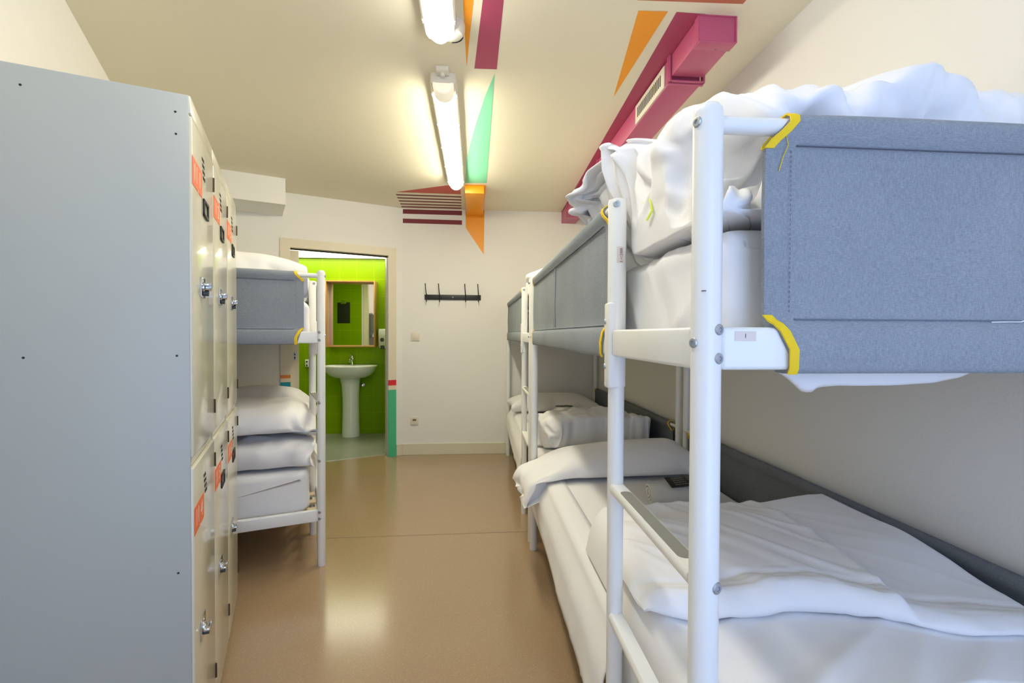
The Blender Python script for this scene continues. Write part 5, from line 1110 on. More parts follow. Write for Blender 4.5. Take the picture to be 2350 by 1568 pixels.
0,0,0,0,-1,-1,0,-1,-1,-1,0,-1,0,-1,0,-1,0,-1,1,0,1,0,1,0,0,0,1,0,0,1,1,0,2,0,0,1,-1,0,2,-2,0,0,-2,0,0,-1,0,-1,-1,1,-1,1,2,-2,0,2,18,4,-6,1,-1,6,0,2,-1,
1,-1,1,0,0,0,0,0,-1,0,-1,0,0,1,-1,1,-1,-1,0,1,0,0,-1,0,0,0,1,-1,0,-1,0,0,1,-1,0,0,-1,0,-1,-1,0,0,0,1,0,0,0,0,-1,-1,-1,0,1,0,1,0,1,0,0,0,1,1,1,0,1,0,0,
-1,0,0,0,0,-1,0,0,-1,0,0,0,0,-1,-1,0,1,0,1,0,0,0,1,1,-1,-1,2,1,0,1,1,0,0,-1,0,1,0,-1,1,0,0,-1,-2,-1,0,-1,0,-1,-1,0,-1,0,1,-1,0,1,0,0,-1,17,1,-1,0,0,6,
1,0,-4,1,2,0,0,0,0,1,-1,0,2,1,-2,0,-1,0,1,1,0,0,-1,0,0,1,0,-1,0,0,-1,-1,1,-1,1,0,-1,0,1,-1,0,0,-1,1,0,-2,-1,-1,0,0,-1,0,1,0,1,-1,0,-1,1,0,1,0,0,0,1,0,
0,-1,1,0,1,-1,0,0,1,0,0,0,0,0,0,0,0,1,0,0,0,0,0,1,1,1,0,1,0,1,1,0,0,0,-1,-1,2,1,0,0,-1,-1,-1,-1,-1,1,-1,-1,-1,0,-1,-1,0,1,-1,-1,0,-1,0,0,-1,-1,-5,16,
-3,4,1,2,-4,0,1,6,1,-1,-1,1,1,0,1,0,-1,1,1,-1,1,1,-1,0,0,0,0,-1,0,0,1,1,0,0,1,-1,0,1,-1,-1,0,-1,1,0,-1,1,0,-1,-1,0,0,0,-1,0,0,0,0,1,0,-1,0,-1,1,0,-1,
-1,0,0,0,0,0,0,1,0,0,-1,1,0,1,0,0,0,1,0,0,0,0,0,1,1,1,0,2,0,0,0,-1,0,1,1,1,0,-1,0,1,1,0,-1,-1,-1,0,1,-1,0,0,-1,0,-2,0,-1,0,0,0,-1,0,-1,0,0,0,-1,0,1,-1,
-5,17,-2,9,1,1,-6,0,0,3,0,-1,0,2,0,-2,0,2,0,0,-1,0,0,1,2,0,-3,-4,0,7,0,1,-1,1,-1,-1,0,0,0,0,-1,0,1,-1,0,0,-1,0,1,-1,0,-1,0,1,0,0,0,0,0,-1,-1,0,1,0,-1,
0,1,0,0,-1,0,0,0,0,0,0,0,0,1,0,0,-1,0,0,1,1,1,0,1,0,0,0,-1,0,0,1,0,1,0,0,0,0,0,1,0,-1,0,0,0,0,1,1,0,0,-1,1,-6,-1,-1,0,0,0,-1,2,0,5,-1,1,-2,0,0,-1,0,-1,
1,-5,19,-3,-6,-3,0,23,-3,-5,0,0,0,-3,2,1,-5,3,3,3,-3,-4,-2,2,1,-11,1,12,3,1,-4,1,0,-1,-1,0,0,1,0,1,1,0,0,0,-1,1,0,0,-1,-1,0,1,1,0,-1,0,-1,1,-1,0,0,0,0,
0,0,0,0,-1,0,0,1,0,0,0,0,0,0,0,1,0,0,0,2,0,0,-1,0,0,1,0,0,0,1,0,0,0,-1,-1,0,0,0,0,0,-1,0,1,0,0,0,-1,0,0,0,0,1,1,-2,4,2,0,1,-1,2,-2,-2,1,-5,-1,0,0,-1,0,
-1,-1,0,-1,-3,20,2,12,-2,0,-21,-3,4,4,3,-3,6,0,-3,7,0,-4,-9,-1,8,-5,-4,3,7,4,-7,1,1,-2,0,0,3,0,0,1,0,1,0,-1,1,0,1,0,-1,0,0,1,1,1,0,-1,-1,0,-1,0,0,1,0,
0,-1,-1,0,0,0,0,0,0,1,0,0,-1,1,1,1,0,0,0,1,1,0,0,0,0,2,-1,0,0,0,0,0,-1,0,-1,0,0,0,0,0,-1,-1,-1,-2,-1,0,0,1,0,0,0,0,-1,0,0,0,0,3,1,-1,3,-1,1,-4,-2,0,-4,
0,1,0,1,0,1,-3,0,-1,3,19,8,-14,-2,-1,7,2,0,-6,-6,3,-1,-3,1,-1,-2,0,3,5,-2,8,4,-7,5,-1,-8,0,0,1,-2,1,1,-2,2,5,0,0,-1,1,1,0,-1,1,0,0,1,0,0,0,0,0,0,1,0,1,
0,-1,-1,0,1,0,0,0,0,0,0,0,0,0,0,1,0,0,-1,1,1,0,0,-1,0,2,0,1,0,1,-1,1,-1,0,-1,0,0,0,-1,0,-1,-1,0,-1,0,0,-1,0,0,-1,-1,0,-1,0,0,0,0,0,1,0,0,0,0,-1,-8,-5,
-9,2,3,4,2,0,1,2,1,4,1,0,1,12,10,11,-10,7,-3,-5,0,0,0,1,1,0,0,-1,1,1,-2,3,0,-2,1,1,-1,-2,-2,5,0,0,-1,0,1,-2,2,0,-6,0,1,0,-1,0,1,0,1,1,0,1,0,0,0,0,0,1,
0,0,-1,-1,0,1,1,0,0,0,0,0,0,0,0,0,0,0,-1,0,0,0,1,-1,0,1,1,0,0,0,0,0,0,0,0,0,1,1,-1,0,-1,-1,-1,-1,0,0,-1,0,0,0,0,0,-1,-1,0,0,1,0,0,-1,0,0,-1,0,-1,-1,-4,
9,-2,8,-15,-3,-14,1,1,1,-2,-4,-2,9,7,11,-5,18,2,13,-3,5,-8,3,-1,-3,-1,0,1,2,-1,2,0,0,2,1,-3,0,0,0,0,-1,-1,0,0,0,1,-1,-2,0,0,0,-1,0,1,0,1,0,-1,0,-1,0,1,
0,0,1,0,0,0,0,0,1,0,0,0,0,0,1,0,0,0,-1,1,0,0,0,0,1,0,-1,0,0,0,0,0,-1,0,0,0,-1,0,-1,1,0,1,-1,-1,0,0,1,1,1,0,0,-1,-1,-1,1,0,-1,-1,0,1,0,1,-2,0,0,-1,1,0,
0,-1,0,-2,-2,0,0,1,11,-6,5,-18,0,-12,1,4,1,2,2,10,-4,18,6,-8,-3,-5,16,4,1,-8,0,1,1,1,-1,1,0,-1,1,0,0,0,0,0,1,0,-1,0,-1,-1,1,-1,0,-1,-1,1,1,-1,-1,0,0,0,
0,1,0,0,0,1,0,1,-1,0,2,0,1,1,0,1,1,-1,0,0,0,1,1,0,-1,0,0,1,-1,-1,0,0,0,-1,-1,0,-1,-1,0,0,-1,1,0,0,-1,-1,0,1,0,1,-1,0,0,0,0,0,1,2,1,0,0,-1,0,1,-1,0,0,
-1,0,0,-1,0,0,-2,-1,-3,-1,-5,2,1,3,-3,0,0,14,-7,7,-17,7,-9,-2,2,9,-6,18,2,0,0,-2,-6,-3,0,10,5,-2,-1,0,1,0,0,0,0,0,0,1,0,0,1,-1,0,0,0,1,0,-1,-1,1,-2,0,
0,0,0,0,-1,0,0,-1,0,0,1,-1,0,1,1,1,1,-1,1,1,-1,0,0,0,1,2,-1,-1,0,1,1,0,-1,0,0,0,-1,-1,0,0,-1,0,0,-1,0,-2,0,0,-1,0,0,1,0,0,0,1,0,0,0,0,1,1,0,0,0,0,1,0,
0,0,-1,1,1,-1,0,1,-1,0,-1,-2,-4,4,0,11,-6,1,-9,7,-1,10,-1,2,1,5,-3,1,-6,-16,-26,-8,18,-2,2,1,1,2,1,-1,1,0,0,-1,0,1,0,0,0,2,0,0,1,-1,0,0,1,0,1,-2,0,0,
-1,1,0,0,-1,-1,-2,0,0,0,0,1,0,0,0,0,0,0,0,-1,0,1,0,0,0,-1,1,2,0,0,0,-1,1,1,0,-1,0,-1,-1,0,0,0,-1,0,0,0,1,-2,-1,0,0,0,0,0,0,0,-1,0,-1,0,0,1,0,1,0,1,0,
-1,1,0,0,1,0,1,2,0,0,0,-1,0,0,-1,-1,1,1,5,-1,0,-1,5,-3,10,-2,3,-3,0,1,1,7,-5,4,-4,6,-3,-10,17,-3,5,2,2,1,0,0,0,0,0,2,0,0,1,1,1,0,0,0,1,0,0,0,-1,0,0,0,
-1,1,0,0,0,-1,0,0,0,0,-1,-1,0,-1,0,0,0,0,-1,1,0,-1,0,0,-1,0,0,0,0,0,-1,0,0,0,-1,0,-2,0,1,1,-1,0,0,0,0,-1,-1,0,0,0,0,0,0,-1,0,-1,1,1,0,0,-1,0,0,0,1,0,
-1,0,1,1,1,-1,0,1,1,0,0,-1,1,0,1,1,1,0,1,0,0,1,0,0,1,0,2,2,1,0,3,0,0,2,2,0,1,-3,1,-2,-7,19,-1,2,1,2,2,0,0,2,0,0,0,0,1,1,-1,-1,1,0,1,1,-1,-2,1,1,-1,0,0,
0,-1,0,0,-1,0,0,0,0,0,0,1,0,0,0,-1,0,-1,-3,-1,1,0,0,-1,-1,0,0,0,-1,-1,0,0,1,-1,0,-1,0,0,0,-1,-1,0,0,0,0,1,-1,0,-1,1,0,0,-2,0,-2,0,0,2,0,0,1,1,-1,-2,0,
0,2,0,-1,0,0,1,0,0,-1,0,1,1,0,1,0,1,-1,1,0,1,0,1,0,1,2,0,0,2,1,0,3,2,0,1,0,0,1,2,0,1,-6,20,3,2,0,0,2,0,0,1,0,1,2,-1,-1,1,1,1,1,-1,-3,1,0,0,0,-1,-1,0,0,
-1,-1,0,-1,-1,1,0,-1,1,0,-1,-1,-1,0,-1,-6,-1,1,2,1,0,-1,1,0,-1,0,0,1,0,0,-1,0,-1,1,-1,0,0,-1,-1,0,0,0,-1,-1,0,-1,1,0,0,-1,-1,-1,0,1,2,0,-1,-2,0,-3,-2,
-1,3,5,0,-1,-2,1,0,1,0,0,0,0,0,1,0,0,0,0,1,0,1,1,1,0,1,1,1,1,2,2,0,2,1,0,2,-1,0,0,2,-1,2,1,-1,1,-4,19,3,1,0,0,1,1,1,2,0,-2,0,0,0,6,-3,-8,-2,2,4,0,0,0,
0,0,0,-1,0,-2,-1,0,0,-1,0,0,-1,0,0,0,0,-3,-1,-1,-3,1,0,0,0,-1,-1,1,0,1,1,0,0,1,-1,0,-1,0,0,0,0,1,0,0,0,0,0,0,-1,0,0,-1,0,-1,-1,1,1,0,-2,-3,0,-1,0,-1,
-1,-1,0,0,1,1,2,2,0,-1,0,0,0,0,1,1,0,-1,1,0,1,1,0,0,0,1,1,1,1,0,0,1,0,1,1,1,0,2,4,-2,8,-4,1,-3,0,0,-1,-5,17,2,3,1,0,11,-2,-7,5,-12,-7,-9,12,3,-6,3,8,5,
-3,-8,-3,3,3,-1,0,0,0,0,0,0,-1,-1,1,0,-3,-1,-2,-2,-1,-8,-6,0,9,9,1,-3,-5,1,1,2,1,-1,0,1,-1,-1,0,1,1,1,0,1,0,1,0,0,0,0,-2,0,0,0,0,0,-1,-1,0,0,0,-2,0,1,
2,-1,-1,-2,0,-1,0,1,0,-1,-1,0,0,1,1,1,0,1,0,0,0,0,1,1,-1,0,-1,0,0,-3,-3,-1,4,4,0,2,2,0,0,3,0,0,2,-1,0,-1,-11,-9,-5,-3,-13,1,-5,16,2,16,-10,-12,-4,-13,
-4,-10,23,6,10,-6,-5,-6,7,3,-5,3,6,2,-1,-3,1,0,-1,0,-1,-1,0,0,-3,0,-2,-1,2,-3,-2,-2,-4,-3,1,1,2,1,3,3,0,-2,-1,1,1,0,1,-1,0,1,1,1,1,1,1,0,0,0,-2,1,1,1,
0,0,-2,0,-1,0,0,-1,0,0,0,-1,-2,-1,0,1,0,0,1,0,0,-1,-2,1,-1,0,0,1,-1,1,1,1,-1,1,0,0,-1,0,0,1,0,0,2,2,0,-7,-6,-1,5,4,-2,2,3,0,2,3,-2,-5,-5,17,2,14,-5,1,
-3,5,-10,-16,-1,0,0,-2,26,6,2,-1,-1,-4,2,1,2,0,-2,-4,2,5,1,0,-2,0,0,-3,1,0,-2,1,-2,-1,1,-2,-2,0,-1,-1,-1,-3,-1,0,-1,0,0,0,1,2,1,1,0,-1,1,0,1,1,1,-1,-1,
-1,1,0,-1,1,1,1,1,0,-1,1,0,0,1,0,0,0,-1,-1,-1,0,0,0,-1,0,-2,-1,1,2,2,0,-3,-2,0,-1,-1,1,0,-1,0,0,0,0,2,0,0,0,1,-1,-1,-1,-1,0,0,0,3,4,0,-7,-4,0,-8,-1,-3,
9,1,3,12,15,0,0,-1,-2,0,0,)),
    'pillow2': (30, 22, 0.0008, (-0.366, -0.211, 0.063), (
1,1,16,32,9,-2,29,10,-1,28,12,-1,28,11,0,29,11,-1,31,-7,1,32,-8,2,32,-8,1,31,-4,0,30,0,0,29,3,-1,28,3,-1,30,5,-2,31,7,-2,33,4,-1,34,1,1,33,-3,1,30,-6,
2,30,-6,1,31,-2,1,31,0,0,33,5,0,32,7,0,34,6,0,31,-14,0,31,-6,1,30,-5,-1,29,-5,0,28,2,1,25,-19,1,2,27,-1,-7,-13,24,2,-5,2,3,-5,0,2,-5,0,-3,6,2,2,5,0,-1,
0,1,0,3,0,0,2,0,0,-2,-1,0,-3,-1,1,-1,-2,-1,0,0,-1,0,-1,-1,-1,1,-1,2,0,-1,0,2,1,1,0,1,2,0,0,-1,-1,0,-1,1,-1,-2,0,-1,5,-3,-2,-16,3,2,8,0,1,2,-2,0,0,0,0,
4,-2,1,-11,2,-6,23,-26,2,26,-1,-5,0,4,-2,-8,14,2,-5,4,1,1,-1,6,-17,4,-4,15,-1,1,0,2,0,5,0,0,2,-1,0,0,0,1,-1,-1,0,-2,-1,-1,-2,-2,0,-3,1,-2,5,-3,0,-5,4,
1,1,0,1,2,0,-1,0,-1,0,0,-1,-1,-1,0,-1,-3,1,0,-3,1,-1,1,0,-1,5,-1,0,0,-1,1,1,-1,2,-2,2,-1,11,-18,-4,0,-4,5,24,-1,-4,0,2,-3,-1,4,-2,-5,8,2,-6,5,0,5,-4,2,
-14,9,1,12,-3,-1,8,-5,0,-2,5,1,1,0,0,-1,0,1,-2,0,0,-2,1,0,-1,-1,0,0,-1,-1,-2,1,1,0,-1,0,1,-1,2,1,-1,-1,-1,1,-1,2,-2,-2,-3,3,1,-9,3,0,13,-7,-1,-3,2,-1,
2,-1,1,1,-1,0,4,-10,-2,2,-5,2,0,-2,10,19,-1,-7,3,2,-2,0,1,-2,-1,4,-1,-2,6,0,-3,5,1,3,-4,-1,0,1,0,-1,2,0,2,0,0,2,-1,1,0,1,0,0,1,1,-2,1,0,-2,1,1,-1,-1,0,
-1,0,1,1,-1,1,0,-1,1,0,0,0,2,0,0,-2,2,1,3,-3,-1,2,0,-1,-3,4,-1,3,-4,0,1,-2,-1,3,-6,-2,1,-6,0,0,-3,1,0,1,16,17,-1,-10,4,0,-3,1,3,-2,1,3,-2,-1,2,0,-1,2,
0,1,0,-1,-1,1,0,-2,5,-1,3,-4,0,0,1,0,2,2,0,0,1,0,0,2,1,-1,2,1,-3,1,1,1,-2,-1,0,-2,1,1,-1,0,1,0,2,0,0,2,2,0,0,0,-1,1,0,-2,0,0,-2,-1,1,-1,-2,1,-2,-1,1,
-4,-2,0,-2,-3,0,-2,-1,0,-1,-2,26,0,8,-2,0,-2,0,1,-2,0,2,0,1,2,-1,0,1,-1,-1,2,0,0,-1,-1,-2,0,0,0,1,-1,0,2,0,1,0,0,2,2,2,0,0,0,0,0,0,-5,7,0,4,-7,-1,0,0,
-1,0,1,0,1,0,1,1,0,1,0,-2,2,1,-1,-1,-1,-1,1,-1,-2,0,0,-2,0,0,-2,-2,1,-1,-3,1,-2,-3,-1,-1,-5,-2,-1,2,27,-2,5,-2,-1,-1,0,2,-4,1,3,-1,0,2,-1,0,1,1,0,0,0,
-2,1,0,-1,0,0,-2,0,0,0,0,-1,0,1,1,0,1,1,2,0,0,0,1,0,0,-2,-1,0,2,-2,0,0,-1,1,0,-1,1,0,0,1,-1,1,0,0,1,-1,-2,0,-1,-1,1,-1,0,1,0,-1,1,0,-1,-2,0,-3,-3,0,-2,
-5,-2,-1,-7,-4,1,0,26,-1,9,-2,-4,0,0,-1,-2,0,2,-9,1,8,1,1,0,0,0,0,1,0,0,1,-2,0,1,-2,1,0,-1,0,0,-1,0,0,1,0,1,0,1,1,0,-1,0,1,0,-1,-1,1,-1,1,0,-2,0,0,-1,
0,0,-1,1,-1,0,0,-1,0,0,1,1,-1,-1,0,0,0,2,-1,1,-4,0,-10,2,0,4,-10,-5,-7,-1,1,1,9,4,5,7,25,0,-17,-1,7,2,0,0,2,2,-3,6,1,-7,-2,0,3,0,0,2,0,-2,1,1,0,0,0,0,
0,1,-1,1,0,-1,0,1,-1,0,0,-1,0,0,0,0,1,-1,-1,0,1,0,-1,0,1,0,0,0,0,0,0,0,0,0,-1,0,-1,0,0,-1,0,0,1,0,0,-1,1,0,-2,3,-1,5,-9,-1,-13,12,0,11,-1,0,0,-5,2,-2,
-8,25,1,6,2,-1,-2,2,0,1,0,-1,0,0,0,0,-1,0,0,-2,1,0,1,1,1,-1,1,0,0,0,0,0,0,0,-1,0,0,-1,0,0,-1,0,2,-1,1,0,1,0,2,0,0,1,0,0,1,1,-1,0,0,0,0,-1,0,1,0,0,-1,
-1,0,-1,0,-1,0,1,0,-2,0,-2,1,-1,1,6,-2,6,-3,2,-6,3,0,1,3,-2,2,-8,25,1,4,1,-1,2,0,-1,1,1,0,-1,0,0,1,-1,-1,-1,0,1,1,-1,1,-1,1,0,1,1,0,-1,0,0,1,1,1,-1,-1,
0,0,-1,0,0,-1,0,1,0,1,1,1,0,2,1,-1,2,0,1,1,0,-1,0,0,0,-1,-1,0,-2,0,-1,-1,0,0,-1,0,0,0,0,0,-1,0,0,1,0,0,2,0,1,2,0,0,2,0,0,-1,23,1,2,1,-1,0,1,0,0,-1,0,3,
-1,-3,-3,1,6,1,-1,-2,-1,0,-1,0,1,-1,-1,1,0,1,2,0,-1,0,0,0,0,0,-1,-1,1,-1,0,0,0,0,-1,0,0,0,2,2,1,1,0,-1,1,0,0,0,0,0,-1,1,0,-1,0,1,-1,1,0,-1,0,-1,-1,0,1,
0,0,1,1,-1,1,1,0,0,1,-1,-1,-1,1,-1,6,20,-2,0,0,0,-1,1,1,-2,1,3,-3,0,6,3,1,-5,0,0,-3,0,1,-1,0,-1,0,0,1,-1,-1,-1,0,1,1,-1,-1,0,1,-2,1,-1,-2,0,0,-1,0,1,
-1,1,0,1,-1,-1,0,0,0,2,1,0,0,1,0,-1,0,1,0,2,0,-1,0,0,-1,0,1,0,-1,2,-1,0,-2,3,0,3,1,0,1,-2,0,-1,-3,-1,-3,11,18,-4,3,-2,-3,-1,3,0,-3,3,2,-9,3,7,1,0,-4,0,
1,0,1,-1,-1,0,-1,0,0,-2,0,0,0,-1,0,0,1,-1,2,-1,-1,1,0,-2,1,0,-1,1,-1,0,-1,0,-2,-1,1,1,0,0,-1,0,1,1,0,0,0,2,-1,-1,0,1,1,0,0,0,-1,1,1,0,1,3,0,5,-4,0,-5,
2,1,1,-3,1,-2,1,0,1,5,25,-1,-9,1,4,-6,-2,4,0,0,-1,13,1,-14,-1,1,4,0,0,0,0,0,-1,0,-1,0,0,-2,0,1,-1,0,-1,1,-1,0,1,0,-2,2,-1,0,2,0,-2,-1,0,0,0,1,1,-2,0,
-1,-1,1,0,0,-1,-1,1,0,-1,0,1,1,0,-1,0,-1,2,1,0,0,1,-1,1,1,0,2,4,0,6,-13,-1,-10,-2,0,0,1,1,0,-4,28,3,-9,-2,1,5,2,-3,6,0,-4,0,-1,2,1,-2,-4,1,0,-1,0,-1,0,
0,-1,-1,0,0,1,0,1,-1,0,0,-1,-1,1,-1,1,1,0,-1,1,-2,1,0,1,0,-2,0,0,0,1,1,0,1,-1,-1,0,0,0,0,0,-1,-1,-1,0,2,1,0,0,1,-1,2,1,0,0,1,-1,0,-4,-1,-5,13,-2,12,2,
0,2,-1,-1,0,-19,24,1,11,5,-2,2,-1,-1,2,-2,-2,1,-2,-1,1,-1,-1,0,-2,-1,0,0,-2,0,1,0,0,1,-1,0,0,0,-1,1,-1,1,0,-1,0,0,-1,2,0,1,1,0,-1,1,0,0,1,-1,1,-1,1,2,
1,-1,-2,-1,0,0,0,1,1,1,-1,0,-1,1,2,2,0,1,0,0,2,-1,-1,-1,3,-1,6,-3,0,-1,2,-1,2,1,0,1,-9,27,3,3,0,-2,3,-2,-2,2,-1,-2,0,-2,-1,1,-2,-3,0,0,-3,-1,-1,-1,0,2,
0,-1,1,-1,-1,1,-1,1,-2,-2,0,1,2,1,-1,-2,1,0,0,1,1,0,1,0,-1,-1,1,0,1,-7,-6,-1,7,7,0,0,0,1,-1,1,0,0,0,1,0,0,-1,2,3,-1,0,2,1,0,4,0,0,2,1,-1,2,1,-2,2,-2,0,
0,-3,26,2,2,-1,0,1,-1,-2,1,-1,-1,2,-2,-8,-1,0,-3,-1,-4,-4,0,4,3,-1,-1,-2,0,0,-1,-1,0,-1,0,1,2,0,-5,-5,1,3,5,1,-1,-1,1,0,0,-1,0,-1,1,-1,-3,-2,-2,-2,-1,
2,2,1,2,3,1,0,0,1,1,1,0,-2,-2,-2,3,2,-1,2,3,-2,1,3,1,1,8,3,0,3,3,-1,2,-2,0,-1,-1,23,2,0,-2,-1,2,1,-1,3,-7,-16,-1,-6,-8,-2,8,3,0,5,4,-1,-3,-3,0,1,0,0,
-1,0,0,-1,1,0,-2,-1,1,-1,1,1,1,1,1,0,1,-1,0,-1,0,-1,-1,-2,-1,-1,-2,0,0,0,-1,0,0,1,0,1,2,2,1,0,-1,0,3,3,0,-4,-3,-2,-7,-5,-3,11,7,1,4,4,4,4,11,5,0,3,4,
-1,1,-6,21,1,7,1,-4,-2,-23,-19,0,3,-3,0,16,6,1,-3,-5,-1,1,-1,0,1,2,1,-5,-2,0,1,1,2,-1,0,-1,1,1,0,3,3,1,-5,-2,0,2,1,0,-1,1,-2,0,0,-2,0,0,-1,-1,1,0,-1,
-2,1,0,1,-1,2,-1,1,1,1,0,0,-1,-1,0,-1,0,3,3,2,-14,-7,-3,13,3,1,6,5,7,7,15,8,-3,5,-2,21,-4,4,-15,-18,-3,-4,-2,-1,9,2,1,-2,-3,-1,2,0,0,0,-1,0,-8,-3,0,7,
3,2,-1,0,0,0,0,1,0,1,0,0,0,0,1,0,-1,-2,-1,-1,0,0,0,1,1,-1,0,1,1,5,3,0,-8,-3,-1,0,-2,1,2,1,-1,3,0,-1,0,0,0,-2,0,-1,-6,-2,1,7,2,4,-8,-3,-1,6,1,-1,8,4,10,
11,24,)),
    'leftA': (36, 32, 0.0008, (-0.024, -0.014, 0.299), (
45,5,216,13,-5,35,30,10,19,33,14,13,7,9,36,-27,-5,27,28,25,8,8,26,-27,22,29,-8,17,-26,19,29,-16,16,32,-9,17,30,19,-10,36,3,2,37,-1,4,37,-3,4,38,0,4,39,
0,4,38,-1,5,36,0,6,37,-1,9,37,3,7,36,4,2,37,5,1,38,4,0,38,5,0,37,4,1,37,3,1,38,5,-1,38,4,-2,37,5,-2,34,11,-13,36,0,-2,24,13,-25,33,7,-18,28,10,-22,19,
15,-28,-20,35,9,1,-1,1,4,2,-9,1,-1,-8,2,0,0,-5,-4,-8,-14,-13,26,5,3,6,9,-8,15,14,12,-4,-8,-7,4,3,7,-4,5,-8,6,0,-5,3,0,2,-2,0,7,-4,-1,1,-1,-1,0,-1,-1,1,
1,1,1,-1,0,7,-7,0,2,-4,1,2,-3,0,-1,-1,0,1,1,0,-1,1,1,1,-2,-1,0,0,-1,0,-2,1,1,0,1,0,-1,3,-9,17,-2,7,-12,7,-4,5,-3,3,-2,2,0,0,6,-5,4,-24,28,17,21,11,-33,
-15,-3,22,4,-1,-9,-1,0,-3,9,2,11,-26,-19,2,14,-1,22,3,-13,6,0,0,0,13,19,-5,0,12,-16,-1,-14,17,1,7,-6,-1,4,-7,-1,-1,4,0,2,-2,0,1,-1,0,2,-4,-1,3,-5,0,-1,
-1,0,0,-2,0,-2,2,0,0,3,1,1,-6,1,-1,3,-2,1,-4,1,1,-2,0,-1,2,1,0,1,-1,-2,6,-1,3,-12,3,-2,11,3,-1,5,-2,0,-2,0,0,1,0,0,0,1,23,-34,-28,7,33,11,5,-12,-3,0,9,
1,-3,3,15,5,5,-6,0,-3,-7,-25,31,2,-6,2,6,18,-7,2,7,-7,2,-4,6,2,9,-12,-2,1,-10,0,-1,9,1,1,-5,0,0,0,-1,2,-2,-1,1,-2,1,0,1,0,-1,-1,-1,-1,-1,0,0,-2,2,-1,
-3,0,-1,13,0,1,-3,-1,0,-6,0,0,1,0,1,1,-1,-1,-1,0,0,-1,0,0,3,-1,1,0,2,-1,5,3,-2,4,-2,0,-1,9,-3,9,6,35,-16,-11,2,-2,-13,-1,14,2,0,1,-15,-13,-2,5,3,2,16,
12,3,7,-1,-3,-2,1,0,0,0,-3,1,0,-1,-2,0,9,0,-1,-4,2,0,9,0,0,-3,0,0,2,0,1,-1,0,1,0,0,1,-1,0,0,-1,0,-1,-1,0,-1,4,0,0,-4,1,0,-1,0,-2,-8,-2,2,9,2,-2,9,-1,2,
-9,0,-1,-1,-2,0,2,0,1,-3,1,1,4,0,-1,0,0,-1,4,4,-2,7,6,-4,7,-21,5,-19,3,35,-14,-6,-1,-1,-12,0,1,-2,0,9,21,4,2,-2,1,-1,-4,-2,1,1,1,-4,-4,1,6,-2,0,7,0,0,
-3,2,-1,-9,0,1,8,0,-2,1,1,0,0,0,0,0,0,1,0,0,1,-1,1,1,0,-1,0,0,-1,-4,11,-1,1,-18,1,0,4,-1,1,1,0,0,1,1,-2,-11,0,2,8,0,-1,5,0,1,-1,0,0,0,-1,1,0,0,-1,0,0,
0,3,1,-2,1,2,1,3,-2,1,-4,16,-3,8,2,35,-15,-1,1,0,-4,-1,1,-21,-5,20,16,8,-12,-9,-5,0,22,3,-5,-7,2,6,-4,1,5,0,1,-3,-2,1,8,1,-1,-2,1,-2,-4,1,0,2,0,0,1,1,
0,-1,0,-2,10,0,-1,7,0,-2,2,0,0,-1,1,5,-12,-4,0,-7,0,0,0,-1,0,0,0,1,-1,1,0,1,1,-1,-5,1,0,5,0,-1,1,-1,1,0,1,-1,1,0,0,4,0,0,-6,0,0,6,0,0,-3,4,0,7,-2,0,-1,
3,35,-15,9,-2,3,-1,1,-1,-7,3,0,-11,2,8,-1,0,-1,4,-1,1,0,-1,1,1,0,0,-5,0,13,2,1,-17,-1,0,5,1,0,1,1,0,2,1,0,-1,0,-1,1,1,0,-8,-1,0,7,-1,1,4,1,-1,3,-1,1,
-3,-1,0,-2,-1,1,0,-1,0,0,-1,0,1,0,0,1,2,-1,-1,1,-1,-1,1,1,0,0,-1,0,0,1,-1,0,-1,-4,0,-1,12,-1,1,-10,1,0,5,1,0,3,5,-1,7,6,35,-14,6,-1,1,6,-3,0,-4,1,2,
-38,-5,-1,34,8,-2,2,-2,-1,-13,4,6,3,-1,-2,-4,1,4,-2,-1,17,0,2,-14,0,0,2,0,0,-1,0,0,2,-1,0,0,0,0,-2,1,-2,-12,1,-2,-3,-3,3,12,1,0,7,0,1,2,0,-1,-1,-1,-2,
10,0,1,-1,0,1,-4,-1,0,-6,2,1,-1,0,-1,0,0,0,0,0,0,-1,0,1,7,0,0,-13,1,1,7,0,-1,2,1,-1,3,2,-1,5,5,36,-14,1,-1,1,-8,1,2,-18,-7,-4,29,6,4,3,-2,-2,-5,3,3,3,
-1,-2,-19,2,12,10,-2,-16,0,0,-1,-4,2,25,0,0,-10,-1,0,1,-1,0,-1,0,2,1,-2,2,1,0,1,-1,1,0,-2,4,-4,-13,-5,1,14,3,-1,5,0,-2,7,0,1,-17,0,0,0,0,-1,3,0,2,4,0,
-1,0,-1,0,0,1,1,-1,0,1,4,0,0,-10,1,1,7,0,-1,1,-1,0,1,-1,0,1,2,-2,3,3,36,-11,-5,1,0,-13,-6,-2,27,3,2,2,-2,-1,-7,4,4,-6,1,1,-9,-1,1,13,0,-7,-11,3,15,2,0,
-5,3,-4,-12,-3,3,17,0,0,-4,-1,1,1,0,0,1,1,1,0,-2,2,10,-2,2,-9,0,-2,-1,6,-4,-16,2,0,28,-2,2,-17,1,0,7,0,-1,-1,-1,1,-2,0,-2,1,-3,0,0,0,0,0,0,0,0,2,1,-3,
0,1,8,0,0,-4,-1,-1,-1,0,-1,2,0,-1,-1,-3,0,-4,1,37,-8,-11,-2,-1,12,3,2,-6,-1,1,1,1,0,1,-1,-1,-5,0,1,5,0,-1,-5,1,2,7,-2,-8,-5,2,11,0,0,2,2,-1,-9,-2,1,8,
0,-1,0,0,1,0,0,0,11,0,0,-20,0,1,19,0,1,-4,0,0,-5,2,-1,-11,2,0,17,-1,0,-5,0,1,0,-1,-2,1,-1,0,0,0,-1,0,-1,1,0,1,1,0,0,0,4,0,0,-9,0,-1,3,0,-1,6,-2,0,-9,0,
